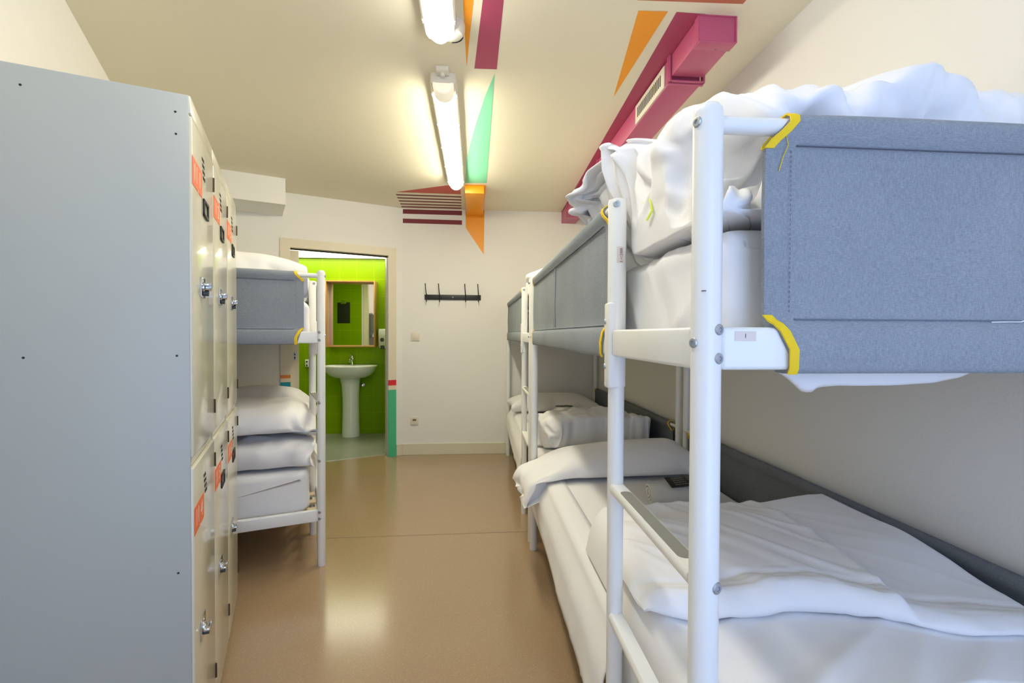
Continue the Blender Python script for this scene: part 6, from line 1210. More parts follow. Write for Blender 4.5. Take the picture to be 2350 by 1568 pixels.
1,4,-2,-1,-4,4,37,-7,3,-1,0,-2,0,0,-4,1,0,-4,0,1,0,0,0,5,0,-2,-3,1,0,2,-1,-1,-7,1,9,4,-1,-10,-1,1,4,-2,-1,7,0,0,-1,1,1,1,-1,-1,0,2,-1,-11,1,0,20,-1,0,
-20,-1,2,5,0,0,5,0,0,-2,0,0,-5,1,1,7,0,-1,2,0,0,0,-1,-1,0,-1,1,0,2,1,0,0,0,0,-1,0,-5,0,-1,4,-1,-2,9,-2,1,-16,1,0,5,0,0,0,0,0,0,2,37,-9,10,-1,0,2,-1,1,
-7,2,0,-6,0,1,-5,0,0,3,0,-1,2,0,0,-6,1,3,4,-1,-5,-5,1,14,0,0,-4,1,0,0,0,0,1,-1,0,-1,1,0,0,-1,-1,1,2,0,-10,1,0,17,0,0,-4,0,1,-2,0,0,-2,0,0,0,0,0,-1,-1,
-1,1,0,0,1,-1,1,1,2,1,0,-1,0,0,0,0,0,-1,-2,0,-1,-3,11,-3,2,-21,3,1,8,1,1,0,-1,-1,1,-1,1,-2,-1,38,-10,3,0,0,5,1,-1,5,-2,1,-8,0,1,-6,0,3,1,0,-1,5,0,-1,
-7,1,2,-2,0,4,2,0,-7,-2,0,10,-1,0,1,1,0,-1,1,-1,0,0,0,-1,-1,1,-1,0,-1,0,1,-1,-9,0,1,3,-1,0,2,1,1,4,0,-1,1,0,0,0,0,0,-1,-1,1,1,1,1,1,0,0,1,0,-1,0,-1,-1,
0,-1,-1,9,0,0,-21,3,0,19,0,-2,5,-1,0,-1,-8,1,-22,3,2,7,-4,38,-9,-5,0,-1,5,0,-1,3,0,1,4,-1,2,-6,0,1,2,0,0,2,0,-1,-1,0,0,-5,1,5,-2,-1,5,0,1,-2,2,-1,1,0,
0,0,0,1,0,0,0,-1,0,-1,-1,0,0,0,0,0,1,1,0,0,-1,1,5,0,-1,-4,1,1,-1,0,0,0,0,0,0,0,0,0,1,0,0,-1,0,0,0,0,2,-1,-1,4,1,0,-16,1,1,9,0,-2,-10,0,-2,-6,-4,4,20,
-1,-1,-3,1,-14,29,-4,37,-8,-2,0,0,-7,-2,1,0,0,0,5,1,-1,5,1,1,-2,0,1,3,0,-2,2,0,1,-4,0,2,2,0,-3,-2,-1,5,-1,2,2,0,0,1,1,0,0,-1,-1,-1,0,1,0,0,0,0,1,-1,5,
-1,0,2,1,-1,-13,-1,2,4,0,-1,1,1,0,0,0,1,0,0,0,0,0,0,0,0,0,1,-1,-1,-2,2,0,-5,0,2,8,1,1,1,0,-1,0,1,-1,2,2,-11,-29,6,8,40,-1,-1,-29,4,37,-8,6,-2,1,0,1,0,
-7,1,-1,1,0,1,-6,0,0,-2,0,1,2,0,0,5,-1,-2,-7,1,3,0,0,2,1,1,-1,-1,-1,3,0,0,0,-1,0,0,1,1,1,0,-1,-1,-1,0,-1,0,1,-6,1,-1,-2,0,1,8,0,-1,0,0,1,-1,-1,0,0,1,0,
-1,1,0,0,-1,-1,-1,-1,0,0,2,0,0,0,2,4,1,-1,-8,-1,0,-2,0,0,-1,0,-1,-3,3,2,18,-4,-21,-36,3,16,15,6,36,-7,1,1,0,0,-1,1,3,0,1,-13,1,-1,0,0,0,1,0,-1,0,0,0,2,
0,-1,-2,0,2,-3,0,4,1,0,-2,-1,1,0,0,0,2,0,0,0,0,-1,0,0,1,0,0,1,0,-1,0,2,0,0,-2,1,-1,1,1,-1,-2,-1,0,0,0,0,-1,0,0,0,1,0,-2,0,1,0,1,-2,-1,-1,1,3,1,-2,-10,
2,4,15,-2,-1,-11,1,1,0,-1,2,6,-1,-3,-13,2,1,2,-6,-21,-20,3,38,-5,-4,0,0,1,1,1,1,0,0,5,-1,0,0,-1,-1,-18,-2,2,0,1,0,4,0,-2,10,1,-6,-5,2,5,-1,-1,2,0,-1,
-1,-1,0,0,0,0,1,0,1,0,0,1,2,-1,1,-1,0,0,0,0,-1,6,2,-1,-5,0,0,-1,-1,0,-2,0,0,1,1,-1,0,-1,-1,-5,1,0,1,0,1,-2,0,-3,-6,1,3,12,0,-7,-18,2,9,22,-1,0,-4,-2,
-3,-14,-5,-6,-9,-7,-9,-4,-7,-9,-1,0,41,-3,-2,0,1,-5,-1,-1,-4,-2,-1,-1,-1,0,-7,-4,-2,23,2,-5,6,-3,-4,1,0,-1,-6,3,2,-3,1,2,-5,1,5,-1,0,0,0,0,-1,0,1,1,0,
0,0,0,-1,-2,-1,1,10,0,0,1,0,-2,-14,1,2,7,0,-2,-7,1,0,1,-1,-1,-4,-2,-2,-5,1,3,7,1,-2,-3,-1,-3,-6,0,1,2,-2,3,7,-2,-3,-5,2,-1,-1,-1,-2,-5,-4,-8,-5,-7,-11,
-3,-11,-14,7,4,7,-2,-13,40,-2,-4,-3,-1,-3,-2,-2,0,-2,0,4,0,-1,18,4,-1,-10,-2,5,-9,-1,5,10,3,-12,10,-2,-5,0,0,1,-7,1,6,3,-5,-14,-3,4,7,0,0,-1,0,1,1,-1,
0,2,2,-5,-9,1,-3,-5,1,6,10,-2,-7,-11,1,7,9,-1,-7,-10,-1,4,5,-1,-10,-8,0,2,1,0,-7,-4,0,12,10,0,2,2,1,-16,-14,-4,23,32,0,-8,-20,-6,-11,-7,-6,-9,-1,-2,-1,
0,1,0,0,1,0,1,-28,29,-5,7,4,0,10,2,1,14,1,-3,16,-5,-4,1,0,-1,-9,3,1,-17,3,3,-11,-4,12,-3,-2,2,3,2,-3,17,-6,-30,-5,9,17,3,-13,-20,0,0,-1,-1,-1,0,1,0,0,
0,1,0,-1,1,2,1,-6,-5,-1,-4,-1,-2,1,1,0,14,10,2,-6,-5,2,8,7,-5,-24,-15,1,11,4,3,-14,-6,0,6,3,-15,23,27,4,-7,-17,-7,-15,-8,-9,-17,5,0,4,-2,3,4,-1,20,24,
2,9,14,23,1,37,-7,1,0,0,13,-4,-4,6,-4,-1,-14,7,3,-16,0,2,-3,-1,-1,14,1,-2,0,1,0,-14,-2,7,11,-6,-22,-7,8,20,4,-16,-26,1,4,3,1,-4,-3,0,-2,-2,0,-3,-2,0,
-1,0,0,1,0,-2,1,2,0,7,4,0,-15,-8,2,-9,-1,-2,10,1,-1,4,2,1,2,2,0,-6,-3,-7,19,17,-7,6,11,8,-3,-10,-4,-15,-16,-13,-19,4,10,18,-4,7,8,4,10,14,15,3,3,15,0,
-2,-1,3,37,-7,15,-6,-4,0,0,0,-18,6,4,-7,-1,0,9,1,-1,-5,0,0,4,-1,-1,-18,-3,6,11,3,-6,-1,0,13,3,-15,-35,2,6,4,0,0,1,-1,0,-1,1,-2,-1,0,-3,-3,0,0,-1,0,-2,
0,-1,0,0,-1,-2,0,0,5,2,-2,-2,-3,2,-11,-4,0,-1,0,4,17,9,-2,5,7,6,-13,-12,3,-4,-2,-19,12,11,-12,-24,-4,16,27,4,5,6,7,5,4,12,2,-1,7,-1,0,-1,0,0,-1,18,31,
-11,-4,3,1,-11,3,4,-2,0,-1,-1,0,0,-15,-3,-1,16,2,-1,-20,-4,4,11,4,-2,10,-1,-7,-2,0,1,-1,-1,-3,-1,-2,-4,0,0,-2,0,-2,-1,0,-2,-3,0,1,1,0,-2,-2,-1,-1,-1,0,
0,1,0,3,2,0,3,3,1,1,3,0,3,3,0,0,1,-1,0,1,0,-1,-1,-1,-1,-1,4,-9,-12,0,-1,0,10,12,33,-9,1,-15,2,0,6,0,0,2,-1,0,1,1,0,1,0,0,0,-6,37,-2,8,0,-4,-3,1,0,-9,
-2,-2,-4,-2,-1,9,2,2,-14,-4,2,18,4,-4,9,-2,-5,-11,3,8,2,-1,-7,1,-1,-1,-1,0,0,0,-2,-2,0,-1,-3,-1,0,0,0,0,-1,0,0,1,1,2,2,-1,0,1,0,1,3,0,0,2,-1,2,2,1,0,3,
-1,1,3,1,0,1,-2,-1,-1,0,0,0,-1,1,3,24,-19,-27,-18,17,23,6,0,12,-4,2,-12,0,0,4,1,0,-1,-1,0,1,0,0,1,-15,29,20,13,8,-25,3,0,-1,-1,0,0,-1,1,0,-1,0,0,4,0,0,
-13,-1,3,8,-1,-7,14,-6,-12,-9,6,13,-3,-1,-3,1,0,-1,-1,1,0,0,0,0,1,1,4,-1,0,3,0,1,4,-1,-1,9,0,1,-7,0,0,1,-1,0,-2,1,0,1,-1,0,1,1,0,-2,-1,0,0,0,-1,0,0,1,
1,-2,-2,11,-4,1,-14,8,1,-6,5,-1,13,-1,0,0,-1,0,-4,0,0,1,1,0,-2,0,0,1,0,25,28,-15,11,-28,17,2,-6,-2,1,0,10,-1,1,-3,0,0,-4,1,-2,-3,0,1,-9,-1,8,6,-1,-13,
3,-2,-4,6,2,22,-6,0,-12,1,0,0,0,0,5,-1,-1,10,-1,1,-10,0,1,0,0,0,1,-1,0,-1,0,0,-1,0,-1,8,-1,1,-8,0,0,0,0,0,2,-1,0,0,1,1,0,0,-1,-2,-3,1,4,-2,-1,-3,11,-2,
-9,-1,1,11,0,1,0,1,1,0,0,-1,-2,1,0,0,0,0,-1,-1,29,25,-14,1,-6,14,8,-26,16,-2,2,-4,2,1,-4,0,-2,-2,1,0,-4,0,-1,-5,1,4,0,-2,0,9,-6,-17,-3,6,18,-1,0,-2,0,
0,3,-2,-1,10,1,0,-4,-1,1,-5,0,0,0,-1,0,2,0,0,-2,0,-1,0,0,1,5,-1,-1,-5,0,1,0,-1,1,0,1,1,0,-1,0,0,0,0,1,1,-1,-2,6,-4,16,3,-2,-33,-7,5,15,4,-2,16,0,-2,2,
0,2,-5,0,1,-5,1,1,-5,2,30,24,-5,-1,0,-14,6,-26,19,2,-4,-6,0,-2,8,0,2,0,0,0,-1,1,0,-5,0,2,-1,1,4,-3,-3,10,4,2,-17,3,0,7,0,-1,0,2,0,-5,-3,1,9,-1,0,-3,0,
0,-2,-1,0,1,1,-1,0,0,1,0,-1,-1,4,-2,1,-4,0,1,-1,1,1,0,-1,0,5,1,0,-5,-1,0,1,2,-1,-1,0,-1,4,-2,0,-2,6,-1,-8,1,1,8,-1,0,-6,-1,-2,-5,1,1,6,1,0,5,-1,28,24,
-1,1,0,-15,1,-7,17,7,-25,7,-1,2,-4,1,-1,0,0,0,2,0,1,-4,1,0,-5,-1,11,3,1,-15,0,-1,5,3,1,4,0,0,2,0,0,-5,-4,0,6,-1,0,-2,0,-2,9,1,0,-20,1,2,14,0,0,-3,-3,0,
4,0,0,-3,0,0,-1,0,0,0,1,0,-5,0,0,9,0,0,-5,1,0,-4,0,-1,-6,4,0,20,2,-2,-25,-2,2,6,0,-1,-2,2,3,12,-1,-1,0,-1,0,0,-1,30,24,2,-1,0,-9,-1,-2,-11,5,-28,13,4,
-2,4,0,1,6,0,1,2,0,-1,-5,0,1,-2,2,3,0,-1,-3,0,-1,-6,2,1,12,0,0,0,-9,-8,21,1,0,-42,4,7,26,-1,1,-13,2,0,8,0,-1,-3,0,0,3,5,-5,-19,0,0,38,-7,6,-19,0,-1,0,
0,1,0,0,0,-3,0,-1,4,2,-1,-11,1,1,5,0,-1,-4,0,2,10,3,-2,-12,0,2,11,0,-1,0,-1,1,0,0,0,-1,)),
    'leftB': (34, 30, 0.0008, (-0.007, 0.035, 0.564), (
7,16,106,35,6,-8,32,15,8,9,26,24,32,-4,-15,24,14,-20,32,17,1,30,9,17,30,-20,1,9,-30,16,36,-1,6,31,-16,10,36,7,0,35,-8,6,36,3,3,33,-13,6,35,4,0,36,2,2,
36,-2,3,36,-2,2,36,-1,3,36,0,2,36,-3,3,36,-2,2,35,0,3,37,0,2,32,-13,5,32,19,0,31,-17,-3,36,-5,-2,34,7,-12,19,23,-17,22,25,-14,29,11,-19,33,1,-14,-6,35,
9,-7,-1,-15,-6,-3,12,24,-23,-42,-19,23,44,8,-26,25,-2,-32,-9,2,-1,-1,-3,42,9,16,7,-4,-14,-24,7,4,24,-6,-2,-17,7,0,5,-2,0,-7,2,2,18,-7,0,-10,5,0,-4,1,
-1,0,0,1,0,1,0,0,-1,0,-2,1,-1,3,-1,0,0,1,1,-2,-1,-1,-2,1,3,18,-7,2,-28,8,4,22,-6,-3,13,-9,2,-11,9,11,-11,1,5,-9,-3,-6,11,4,-2,8,-4,1,29,-23,-6,-5,53,
-8,5,-48,1,6,20,24,-7,-28,-2,3,11,-11,1,33,-19,-27,12,1,-6,2,5,6,2,9,12,-2,0,-12,4,2,9,-3,1,2,-1,-1,4,-2,1,-6,3,0,6,-3,0,1,-1,1,2,-1,-1,1,-1,0,0,0,0,0,
-1,1,0,0,0,1,-1,0,1,0,0,3,-4,0,-8,8,2,10,-11,1,-5,7,3,-7,5,-1,6,-5,4,-8,6,5,-8,2,5,-9,-2,-6,11,0,19,25,-18,-36,2,4,13,-9,45,-8,12,-13,-8,-22,15,7,18,
-11,6,2,-1,10,5,-4,-14,-34,17,4,14,-2,5,13,-7,1,3,-5,0,1,0,0,0,0,0,0,-1,0,1,-1,1,0,0,-1,1,-1,0,-1,0,0,0,0,0,0,0,0,2,0,1,-1,-1,0,1,-3,0,1,-2,-1,-2,5,1,
3,-9,0,0,0,0,0,1,0,0,2,1,-2,5,1,-3,5,3,-8,8,6,-10,3,3,-6,1,-4,35,-7,-2,0,-1,-15,-7,15,7,-19,24,5,22,-22,-12,-20,19,0,1,-1,3,6,-1,16,13,-8,2,3,-7,0,0,0,
0,1,1,-1,-1,-1,0,1,0,1,0,-1,0,0,1,0,-1,-1,0,0,1,0,1,-1,0,0,-1,0,0,-1,0,0,-1,-1,0,-1,0,0,1,0,0,1,1,1,-4,0,0,2,0,-1,3,0,1,-1,0,-1,1,0,0,-1,0,-1,0,1,1,2,
0,-1,4,8,-16,16,-6,34,-6,8,1,2,-5,1,2,-8,-4,13,-1,-15,18,11,15,-14,-7,-4,5,4,4,-4,3,3,-7,1,0,-4,-1,0,3,0,-1,-1,1,1,0,0,0,-1,-1,0,2,1,0,0,-1,1,0,1,0,0,
0,-1,-1,0,1,-1,0,0,0,0,-1,0,0,1,-1,0,0,0,0,0,-1,0,-1,0,0,0,0,0,1,-1,0,-1,1,0,0,0,0,1,1,0,0,2,0,-1,1,1,-2,5,-1,2,-10,0,37,-5,-1,-1,1,10,-2,-3,-6,2,4,
-10,-3,15,-9,-11,12,11,8,-5,5,5,-14,1,0,-2,-2,0,6,1,0,-5,0,1,2,0,-1,-1,0,1,1,1,0,-1,-2,0,0,1,0,0,0,-1,0,0,1,0,0,-1,0,0,0,-1,0,1,-1,0,-1,0,0,0,0,0,0,0,
0,1,0,0,0,0,0,-1,1,0,1,-1,0,0,1,0,-1,1,0,0,-1,0,0,0,0,1,0,0,-1,3,-10,33,-4,29,-5,-7,2,-3,-3,2,-3,-2,-8,9,6,1,-1,-2,-15,6,11,-3,-2,10,2,2,-7,0,-1,1,0,0,
2,0,0,-1,-1,1,1,1,-1,-1,-1,1,1,2,0,-3,-1,0,3,0,0,-2,0,0,1,0,0,0,0,0,0,0,-1,-1,0,1,1,0,0,-1,0,0,-1,0,0,0,0,0,1,0,0,-1,0,0,1,0,0,-1,-1,0,1,1,0,-2,-1,0,3,
1,-1,0,0,1,1,6,36,2,-13,-2,7,5,1,-4,11,-2,-12,8,-5,-6,-21,7,15,4,0,-3,2,1,-1,-2,-1,6,0,1,-2,0,0,1,-1,0,0,1,0,-1,-1,0,1,1,-1,-1,-1,0,4,1,0,-4,0,1,2,0,
-1,-1,0,1,0,0,0,-1,0,0,1,0,0,-1,0,0,0,0,0,1,0,0,-1,0,0,0,0,0,0,0,-1,0,0,0,3,0,0,-4,0,0,5,0,1,-4,0,0,3,0,0,-3,-2,35,4,8,0,-3,6,-3,-13,-6,3,8,-6,1,4,-1,
0,1,2,0,-1,-2,-1,2,1,1,-2,0,0,1,0,0,0,0,-1,0,0,0,1,0,1,0,0,0,0,0,0,-1,0,0,1,0,-1,-1,0,1,0,0,-1,0,0,0,0,0,1,-1,0,-1,1,0,0,0,0,0,0,-1,0,0,1,0,0,0,1,1,0,
0,1,-1,0,-2,1,0,4,0,0,-3,0,-1,4,-1,0,-6,1,-1,8,-1,35,5,4,1,-3,1,0,-3,0,0,0,-3,-1,2,-2,1,0,1,0,-1,0,0,0,0,0,1,0,0,0,-1,-1,0,1,1,0,0,0,0,0,-1,0,0,0,1,0,
1,-2,0,-1,2,0,1,-1,0,0,0,0,0,0,0,0,0,0,0,1,0,0,-2,-1,0,1,0,0,-1,1,0,1,-1,0,0,1,-1,1,0,0,0,0,0,1,0,0,-1,0,0,3,0,1,-4,1,0,5,-1,0,-7,-1,36,5,5,-1,-3,0,1,
-4,0,-1,1,-3,1,1,0,-1,0,-1,0,0,0,1,0,0,0,0,0,-1,-1,0,1,1,0,0,0,0,0,0,0,0,0,0,0,-1,0,-1,2,0,1,-1,0,0,0,0,0,0,0,0,-1,-1,0,1,0,0,-1,0,0,2,1,0,-1,0,0,1,0,
0,0,0,0,0,0,0,-1,-1,0,2,1,0,-1,0,0,3,0,0,-3,0,-1,3,-1,0,-6,1,1,6,0,35,7,4,0,-5,1,0,-3,-2,1,1,-1,0,1,-3,0,-1,1,0,1,0,-1,0,0,0,-1,0,1,1,1,0,-1,-1,0,0,0,
0,0,0,0,0,1,0,0,-1,0,0,0,0,0,0,0,0,0,-1,-2,-1,1,3,1,0,-1,0,0,1,0,0,-2,0,0,2,0,0,1,0,0,-2,1,-1,1,-1,0,0,1,0,-3,-1,0,4,0,1,-4,0,0,2,0,0,-2,1,0,7,-2,-1,
-8,-2,35,10,4,1,-5,0,0,-5,1,-1,0,-3,0,0,0,0,1,-1,0,0,1,1,-1,-1,-1,0,1,0,0,0,1,-1,1,0,0,0,0,0,0,0,0,-1,0,0,0,0,1,0,-1,0,0,0,0,0,1,2,0,-1,-4,0,1,5,0,0,
-4,-1,0,4,1,0,-2,0,-1,-3,1,0,4,-1,1,-5,0,0,4,0,0,2,0,0,-6,0,-1,6,0,0,-3,0,0,3,0,0,-3,1,0,6,0,33,13,3,1,-22,-1,2,10,0,0,0,-2,0,1,0,0,0,0,0,0,-1,-1,-1,1,
1,0,0,0,-2,0,-1,2,0,0,-1,0,0,0,-1,0,1,0,0,0,1,0,-1,0,1,0,0,0,-1,0,-1,0,0,1,5,0,-1,-9,-1,0,11,1,1,-8,0,-1,2,1,1,1,0,0,-4,0,0,8,-1,0,-9,-1,0,4,1,0,0,0,0,
-1,0,0,2,0,0,-1,0,0,1,0,0,-4,22,16,25,-21,20,-25,0,0,2,1,0,-1,-4,0,0,1,-1,0,-1,1,0,3,0,-4,-2,-1,6,1,1,0,0,0,-2,0,0,1,-1,0,-1,1,0,-1,0,0,0,0,0,0,0,-1,
-2,0,0,3,0,1,-2,0,0,1,0,0,0,0,0,1,0,-1,0,0,1,-2,0,0,2,-1,0,-1,0,-1,-1,1,0,3,0,0,-6,0,1,5,0,0,-5,0,0,3,0,0,-1,-1,-1,-4,1,0,9,-21,29,-3,21,-12,35,-6,16,
-23,6,3,-8,-2,-1,0,0,1,0,10,-2,-7,-10,1,16,3,1,-13,-1,-1,4,0,1,0,-1,0,-1,1,0,1,0,0,-1,0,-1,0,0,0,0,0,1,3,0,0,-5,0,-1,6,0,0,-8,-1,0,11,1,0,-13,1,1,8,0,
0,0,-1,-1,-2,0,0,3,0,1,-4,0,1,0,1,0,3,-1,-1,-5,0,0,4,-1,0,-4,1,-1,-1,1,1,7,-1,0,-9,0,22,-28,-17,9,24,1,-17,33,0,16,-21,21,6,-7,9,-3,-3,-21,1,13,10,1,
-18,-3,1,13,0,0,-6,-1,-1,1,1,0,1,0,0,-1,0,0,0,0,1,0,0,0,-2,0,-1,-2,0,0,6,0,1,-6,0,-1,7,1,1,-9,0,-1,8,-1,0,-5,0,0,3,0,1,1,0,0,-1,0,0,0,0,-1,2,-1,1,-5,1,
0,4,0,0,-4,0,-1,2,0,1,-1,-1,0,0,0,0,-2,0,36,3,15,-21,-32,-2,9,5,-36,4,34,-3,-5,2,10,7,-3,16,6,-10,-1,0,6,2,0,-9,-1,0,6,0,0,-1,0,0,-1,0,0,0,0,0,0,0,0,
-1,0,0,0,0,0,1,0,0,-5,0,-1,5,0,1,-4,0,0,5,0,0,-3,1,0,4,-1,0,-2,0,0,0,0,0,1,0,0,0,-1,0,-1,1,-1,2,0,0,-3,0,0,1,0,1,-2,0,-1,3,0,0,-8,1,0,15,6,32,-14,-13,
-1,31,8,3,-30,26,-16,-1,-15,14,2,-8,3,2,-2,1,2,0,-1,1,-3,0,9,1,1,-3,0,0,0,0,0,1,0,0,-1,0,0,0,0,0,-1,1,-1,1,0,1,-4,-1,-1,5,0,1,-5,1,-1,5,-1,0,-4,0,1,3,
-1,0,-1,1,0,2,-1,0,0,0,0,0,0,0,1,1,0,-1,0,0,0,0,0,1,0,0,-1,0,-1,1,0,1,-5,1,-1,8,-2,-1,-16,-7,32,13,15,1,-25,-15,-6,35,14,7,-36,14,-9,-1,-12,7,1,3,-2,
-2,-14,6,15,3,0,-5,-1,-1,2,0,0,2,0,1,-2,0,-1,2,0,0,-1,1,0,0,-1,0,-3,0,0,4,0,0,-5,0,0,6,0,1,-6,0,0,5,0,-1,-3,0,0,2,-1,0,-1,1,0,1,0,0,1,0,1,0,0,0,2,0,0,
-2,0,0,1,0,-1,0,0,1,-1,0,-1,2,-1,0,-7,1,0,3,4,29,20,-7,7,-24,-2,0,2,-7,-10,27,20,6,-39,1,0,2,-11,3,5,5,-1,-5,-3,1,7,0,1,1,0,0,-1,0,-1,2,0,1,-1,0,0,-1,
0,-1,1,0,1,2,0,-1,-5,0,1,6,0,-1,-7,0,0,8,0,-1,-7,0,1,3,0,1,1,0,0,-1,0,0,1,0,0,0,0,-1,1,0,0,-1,0,0,2,0,0,-2,0,1,1,0,0,0,0,0,-1,0,0,1,0,0,-2,14,26,20,
-14,7,-12,14,-12,-35,0,1,3,-29,11,36,33,-5,-27,-15,5,3,-1,1,2,-1,0,0,-1,1,3,1,0,0,-1,0,1,0,0,-1,0,0,2,0,1,-1,0,-1,-1,0,1,4,0,-2,-7,0,2,8,0,-2,-9,0,2,9,
0,0,-1,0,-2,-6,0,1,4,0,0,-1,0,0,1,0,0,-1,-1,1,2,0,-1,0,1,1,1,0,0,-1,1,0,0,-1,0,0,0,-1,-1,1,0,1,-11,33,-7,22,-7,32,-14,7,-26,-11,1,7,28,-11,-31,-27,10,
24,33,-16,-21,-12,10,2,-7,6,8,0,0,-1,-1,2,5,1,0,-2,-1,0,2,1,0,-1,-1,-1,0,0,1,1,-1,-1,-3,1,2,6,0,-2,-7,0,2,6,0,-2,-5,0,-1,-2,0,3,8,0,-2,-4,0,1,1,-1,0,1,
0,0,0,1,-1,0,0,2,1,-1,-1,0,0,0,-2,0,-1,0,0,0,-2,1,1,0,-5,-5,-8,0,34,-14,-13,-23,-17,10,25,29,13,-7,-17,-24,4,34,27,-16,-45,-5,11,9,8,-4,-1,-12,7,5,0,0,
-1,-4,3,7,0,0,-1,1,0,1,-1,0,0,0,1,0,0,-1,0,1,0,2,-1,-1,-4,0,1,3,0,0,-2,1,0,1,-1,2,3,0,-4,-7,0,3,4,0,-1,0,0,0,-2,0,0,2,0,0,-1,0,0,2,0,-1,-3,0,1,4,-2,-2,
-6,0,1,1,-1,-2,-3,-1,-1,-2,-7,-3,-36,4,41,33,-9,-21,33,-5,13,-37,14,0,-13,-1,6,24,9,-4,-22,2,-2,-2,-4,1,2,-2,3,6,3,-14,-18,-4,10,11,0,1,0,0,1,2,0,-1,1,
0,1,0,0,1,0,1,1,2,-1,0,0,0,-1,0,0,1,1,0,-2,-2,0,2,3,0,-2,-3,0,0,-2,1,-1,0,-1,0,-1,0,-1,0,0,2,2,-2,-5,-7,-1,5,6,1,0,1,-5,-8,-9,1,5,6,-7,-6,-6,6,33,-11,
-29,-9,20,9,10,-15,9,0,16,5,-9,-36,0,1,1,-7,8,18,-10,-2,6,21,-1,-16,-2,-25,-18,-1,20,12,3,-10,-8,-3,7,4,0,-1,-1,0,0,-1,0,-1,0,-1,-1,0,0,0,-1,1,0,0,0,1,
0,-1,-1,0,1,2,1,0,0,1,-1,1,0,0,0,2,0,3,0,1,0,1,0,1,1,-1,-10,-8,0,17,21,0,-8,-13,-8,-14,-8,4,20,18,-2,-4,-8,-5,-2,0,16,30,-8,-21,2,-8,-6,1,8,-3,-3,-7,5,
4,17,1,0,-10,-12,-5,13,17,4,-16,0,-34,-25,5,22,7,2,-6,-3,0,1,-1,1,0,1,-5,-18,-5,0,1,0,0,1,1,1,2,0,0,1,1,-1,2,0,0,1,0,1,-1,-1,0,-1,0,-1,1,0,1,2,2,0,1,
-1,0,0,1,-1,3,-1,0,2,1,0,6,3,-5,6,6,0,-2,-2,-1,-2,-2,-2,4,4,1,4,6,-6,-4,-3,-15,24,-23,16,6,4,-13,2,8,3,2,11,-1,-1,10,-2,1,-11,6,1,-4,1,-27,-30,7,17,11,
1,-3,-4,1,-5,-4,-2,8,8,0,-17,-10,3,22,13,-5,-15,-12,0,-3,-1,0,-4,0,0,-3,-2,1,-2,0,0,-1,0,0,3,1,0,2,0,1,1,1,-1,-1,-2,0,2,1,0,1,0,0,2,2,0,-3,-1,-6,19,13,
3,-3,-5,-3,-3,-2,-1,1,1,4,-9,-6,-3,15,13,-8,-3,0,3,31,-18,3,0,1,-8,1,1,-7,2,25,0,-2,-20,-3,-2,27,8,-10,-45,6,13,15,-1,0,-2,0,-1,0,0,-2,-3,3,-10,-11,-4,
15,20,-2,-16,-20,4,9,8,0,-1,-2,-1,-1,-2,0,-1,1,0,-3,-3,0,0,0,-1,0,0,0,0,0,0,-1,-1,0,0,0,0,-1,0,0,0,0,1,-4,-3,-1,6,3,4,-8,-3,-12,10,7,-4,-10,-6,8,11,5,
-1,-9,-6,-12,8,12,19,9,5,5,31,-16,3,0,-1,-7,0,-1,-13,2,10,2,2,10,6,-4,-18,4,4,18,1,0,-2,0,1,0,0,-1,-2,-2,0,10,-2,1,-11,6,-8,-18,2,8,21,-2,-1,-9,0,0,4,
0,1,9,-1,0,-9,-3,0,14,-2,0,-13,1,0,-2,0,-1,-2,0,0,-2,0,0,-1,0,-1,-1,0,-1,-3,-3,3,12,-1,-6,-15,3,-8,-10,10,-8,-5,4,21,34,-13,-3,-15,-11,-3,32,-1,-8,-44,
12,15,26,)),
    'leftup': (32, 30, 0.0008, (-0.046, 0.007, 1.471), (
1,1,65,36,7,-1,36,8,0,37,8,-2,38,10,-2,40,10,-4,40,9,-3,39,7,-4,35,15,-3,32,-16,-2,34,-3,-2,33,-13,1,34,-8,1,36,-3,1,39,-1,3,41,0,2,41,0,1,39,-1,-1,40,
2,-3,37,10,-3,34,-17,2,37,-5,3,36,-3,2,37,0,1,37,9,-2,39,-5,-1,39,1,-2,38,5,-4,37,3,-2,33,-15,1,33,-11,1,18,25,-18,31,0,-19,9,32,-2,-10,-11,28,1,-5,3,
0,-3,1,1,-3,1,0,-3,3,-1,-3,1,-1,3,0,2,-16,1,-1,31,-6,-2,-13,5,2,7,-2,1,1,-1,0,-1,0,0,-3,1,-1,-2,1,0,-2,1,0,3,-1,-3,10,-5,0,-24,8,4,15,-3,0,0,-1,1,-1,
-1,0,-2,0,1,-7,1,-1,12,-4,0,-1,0,0,3,0,-3,-16,4,3,14,-3,1,0,0,12,-18,0,-44,9,-15,11,32,-3,-7,2,6,-6,-8,17,0,-4,5,0,-5,2,0,-3,1,-1,1,0,1,-10,5,1,4,0,0,
3,-2,3,5,-1,0,-2,1,0,2,-1,0,1,0,-1,2,-1,-1,-1,0,-1,0,-1,-1,-2,2,1,-2,2,0,2,0,1,0,0,1,2,-2,0,1,-2,1,0,-1,0,-2,0,1,-5,2,-1,8,-4,-1,-16,6,3,15,-6,0,-6,4,
1,10,-8,-24,3,-15,42,-22,17,9,33,-2,-2,0,2,-4,0,5,-4,-5,12,-1,-3,4,-2,-3,3,1,-6,3,-1,3,0,1,0,1,8,-14,6,0,21,-11,-2,-7,8,1,3,-1,0,4,-5,-1,-3,2,-1,1,-1,
-3,0,1,0,5,-6,-1,-17,13,2,11,-5,0,0,0,0,0,-2,2,1,-1,0,0,-2,0,2,-4,-1,-5,5,1,-8,5,1,12,-8,0,-6,5,0,8,-9,-1,3,-8,15,-8,5,-21,10,-18,7,32,-2,0,0,0,-3,1,4,
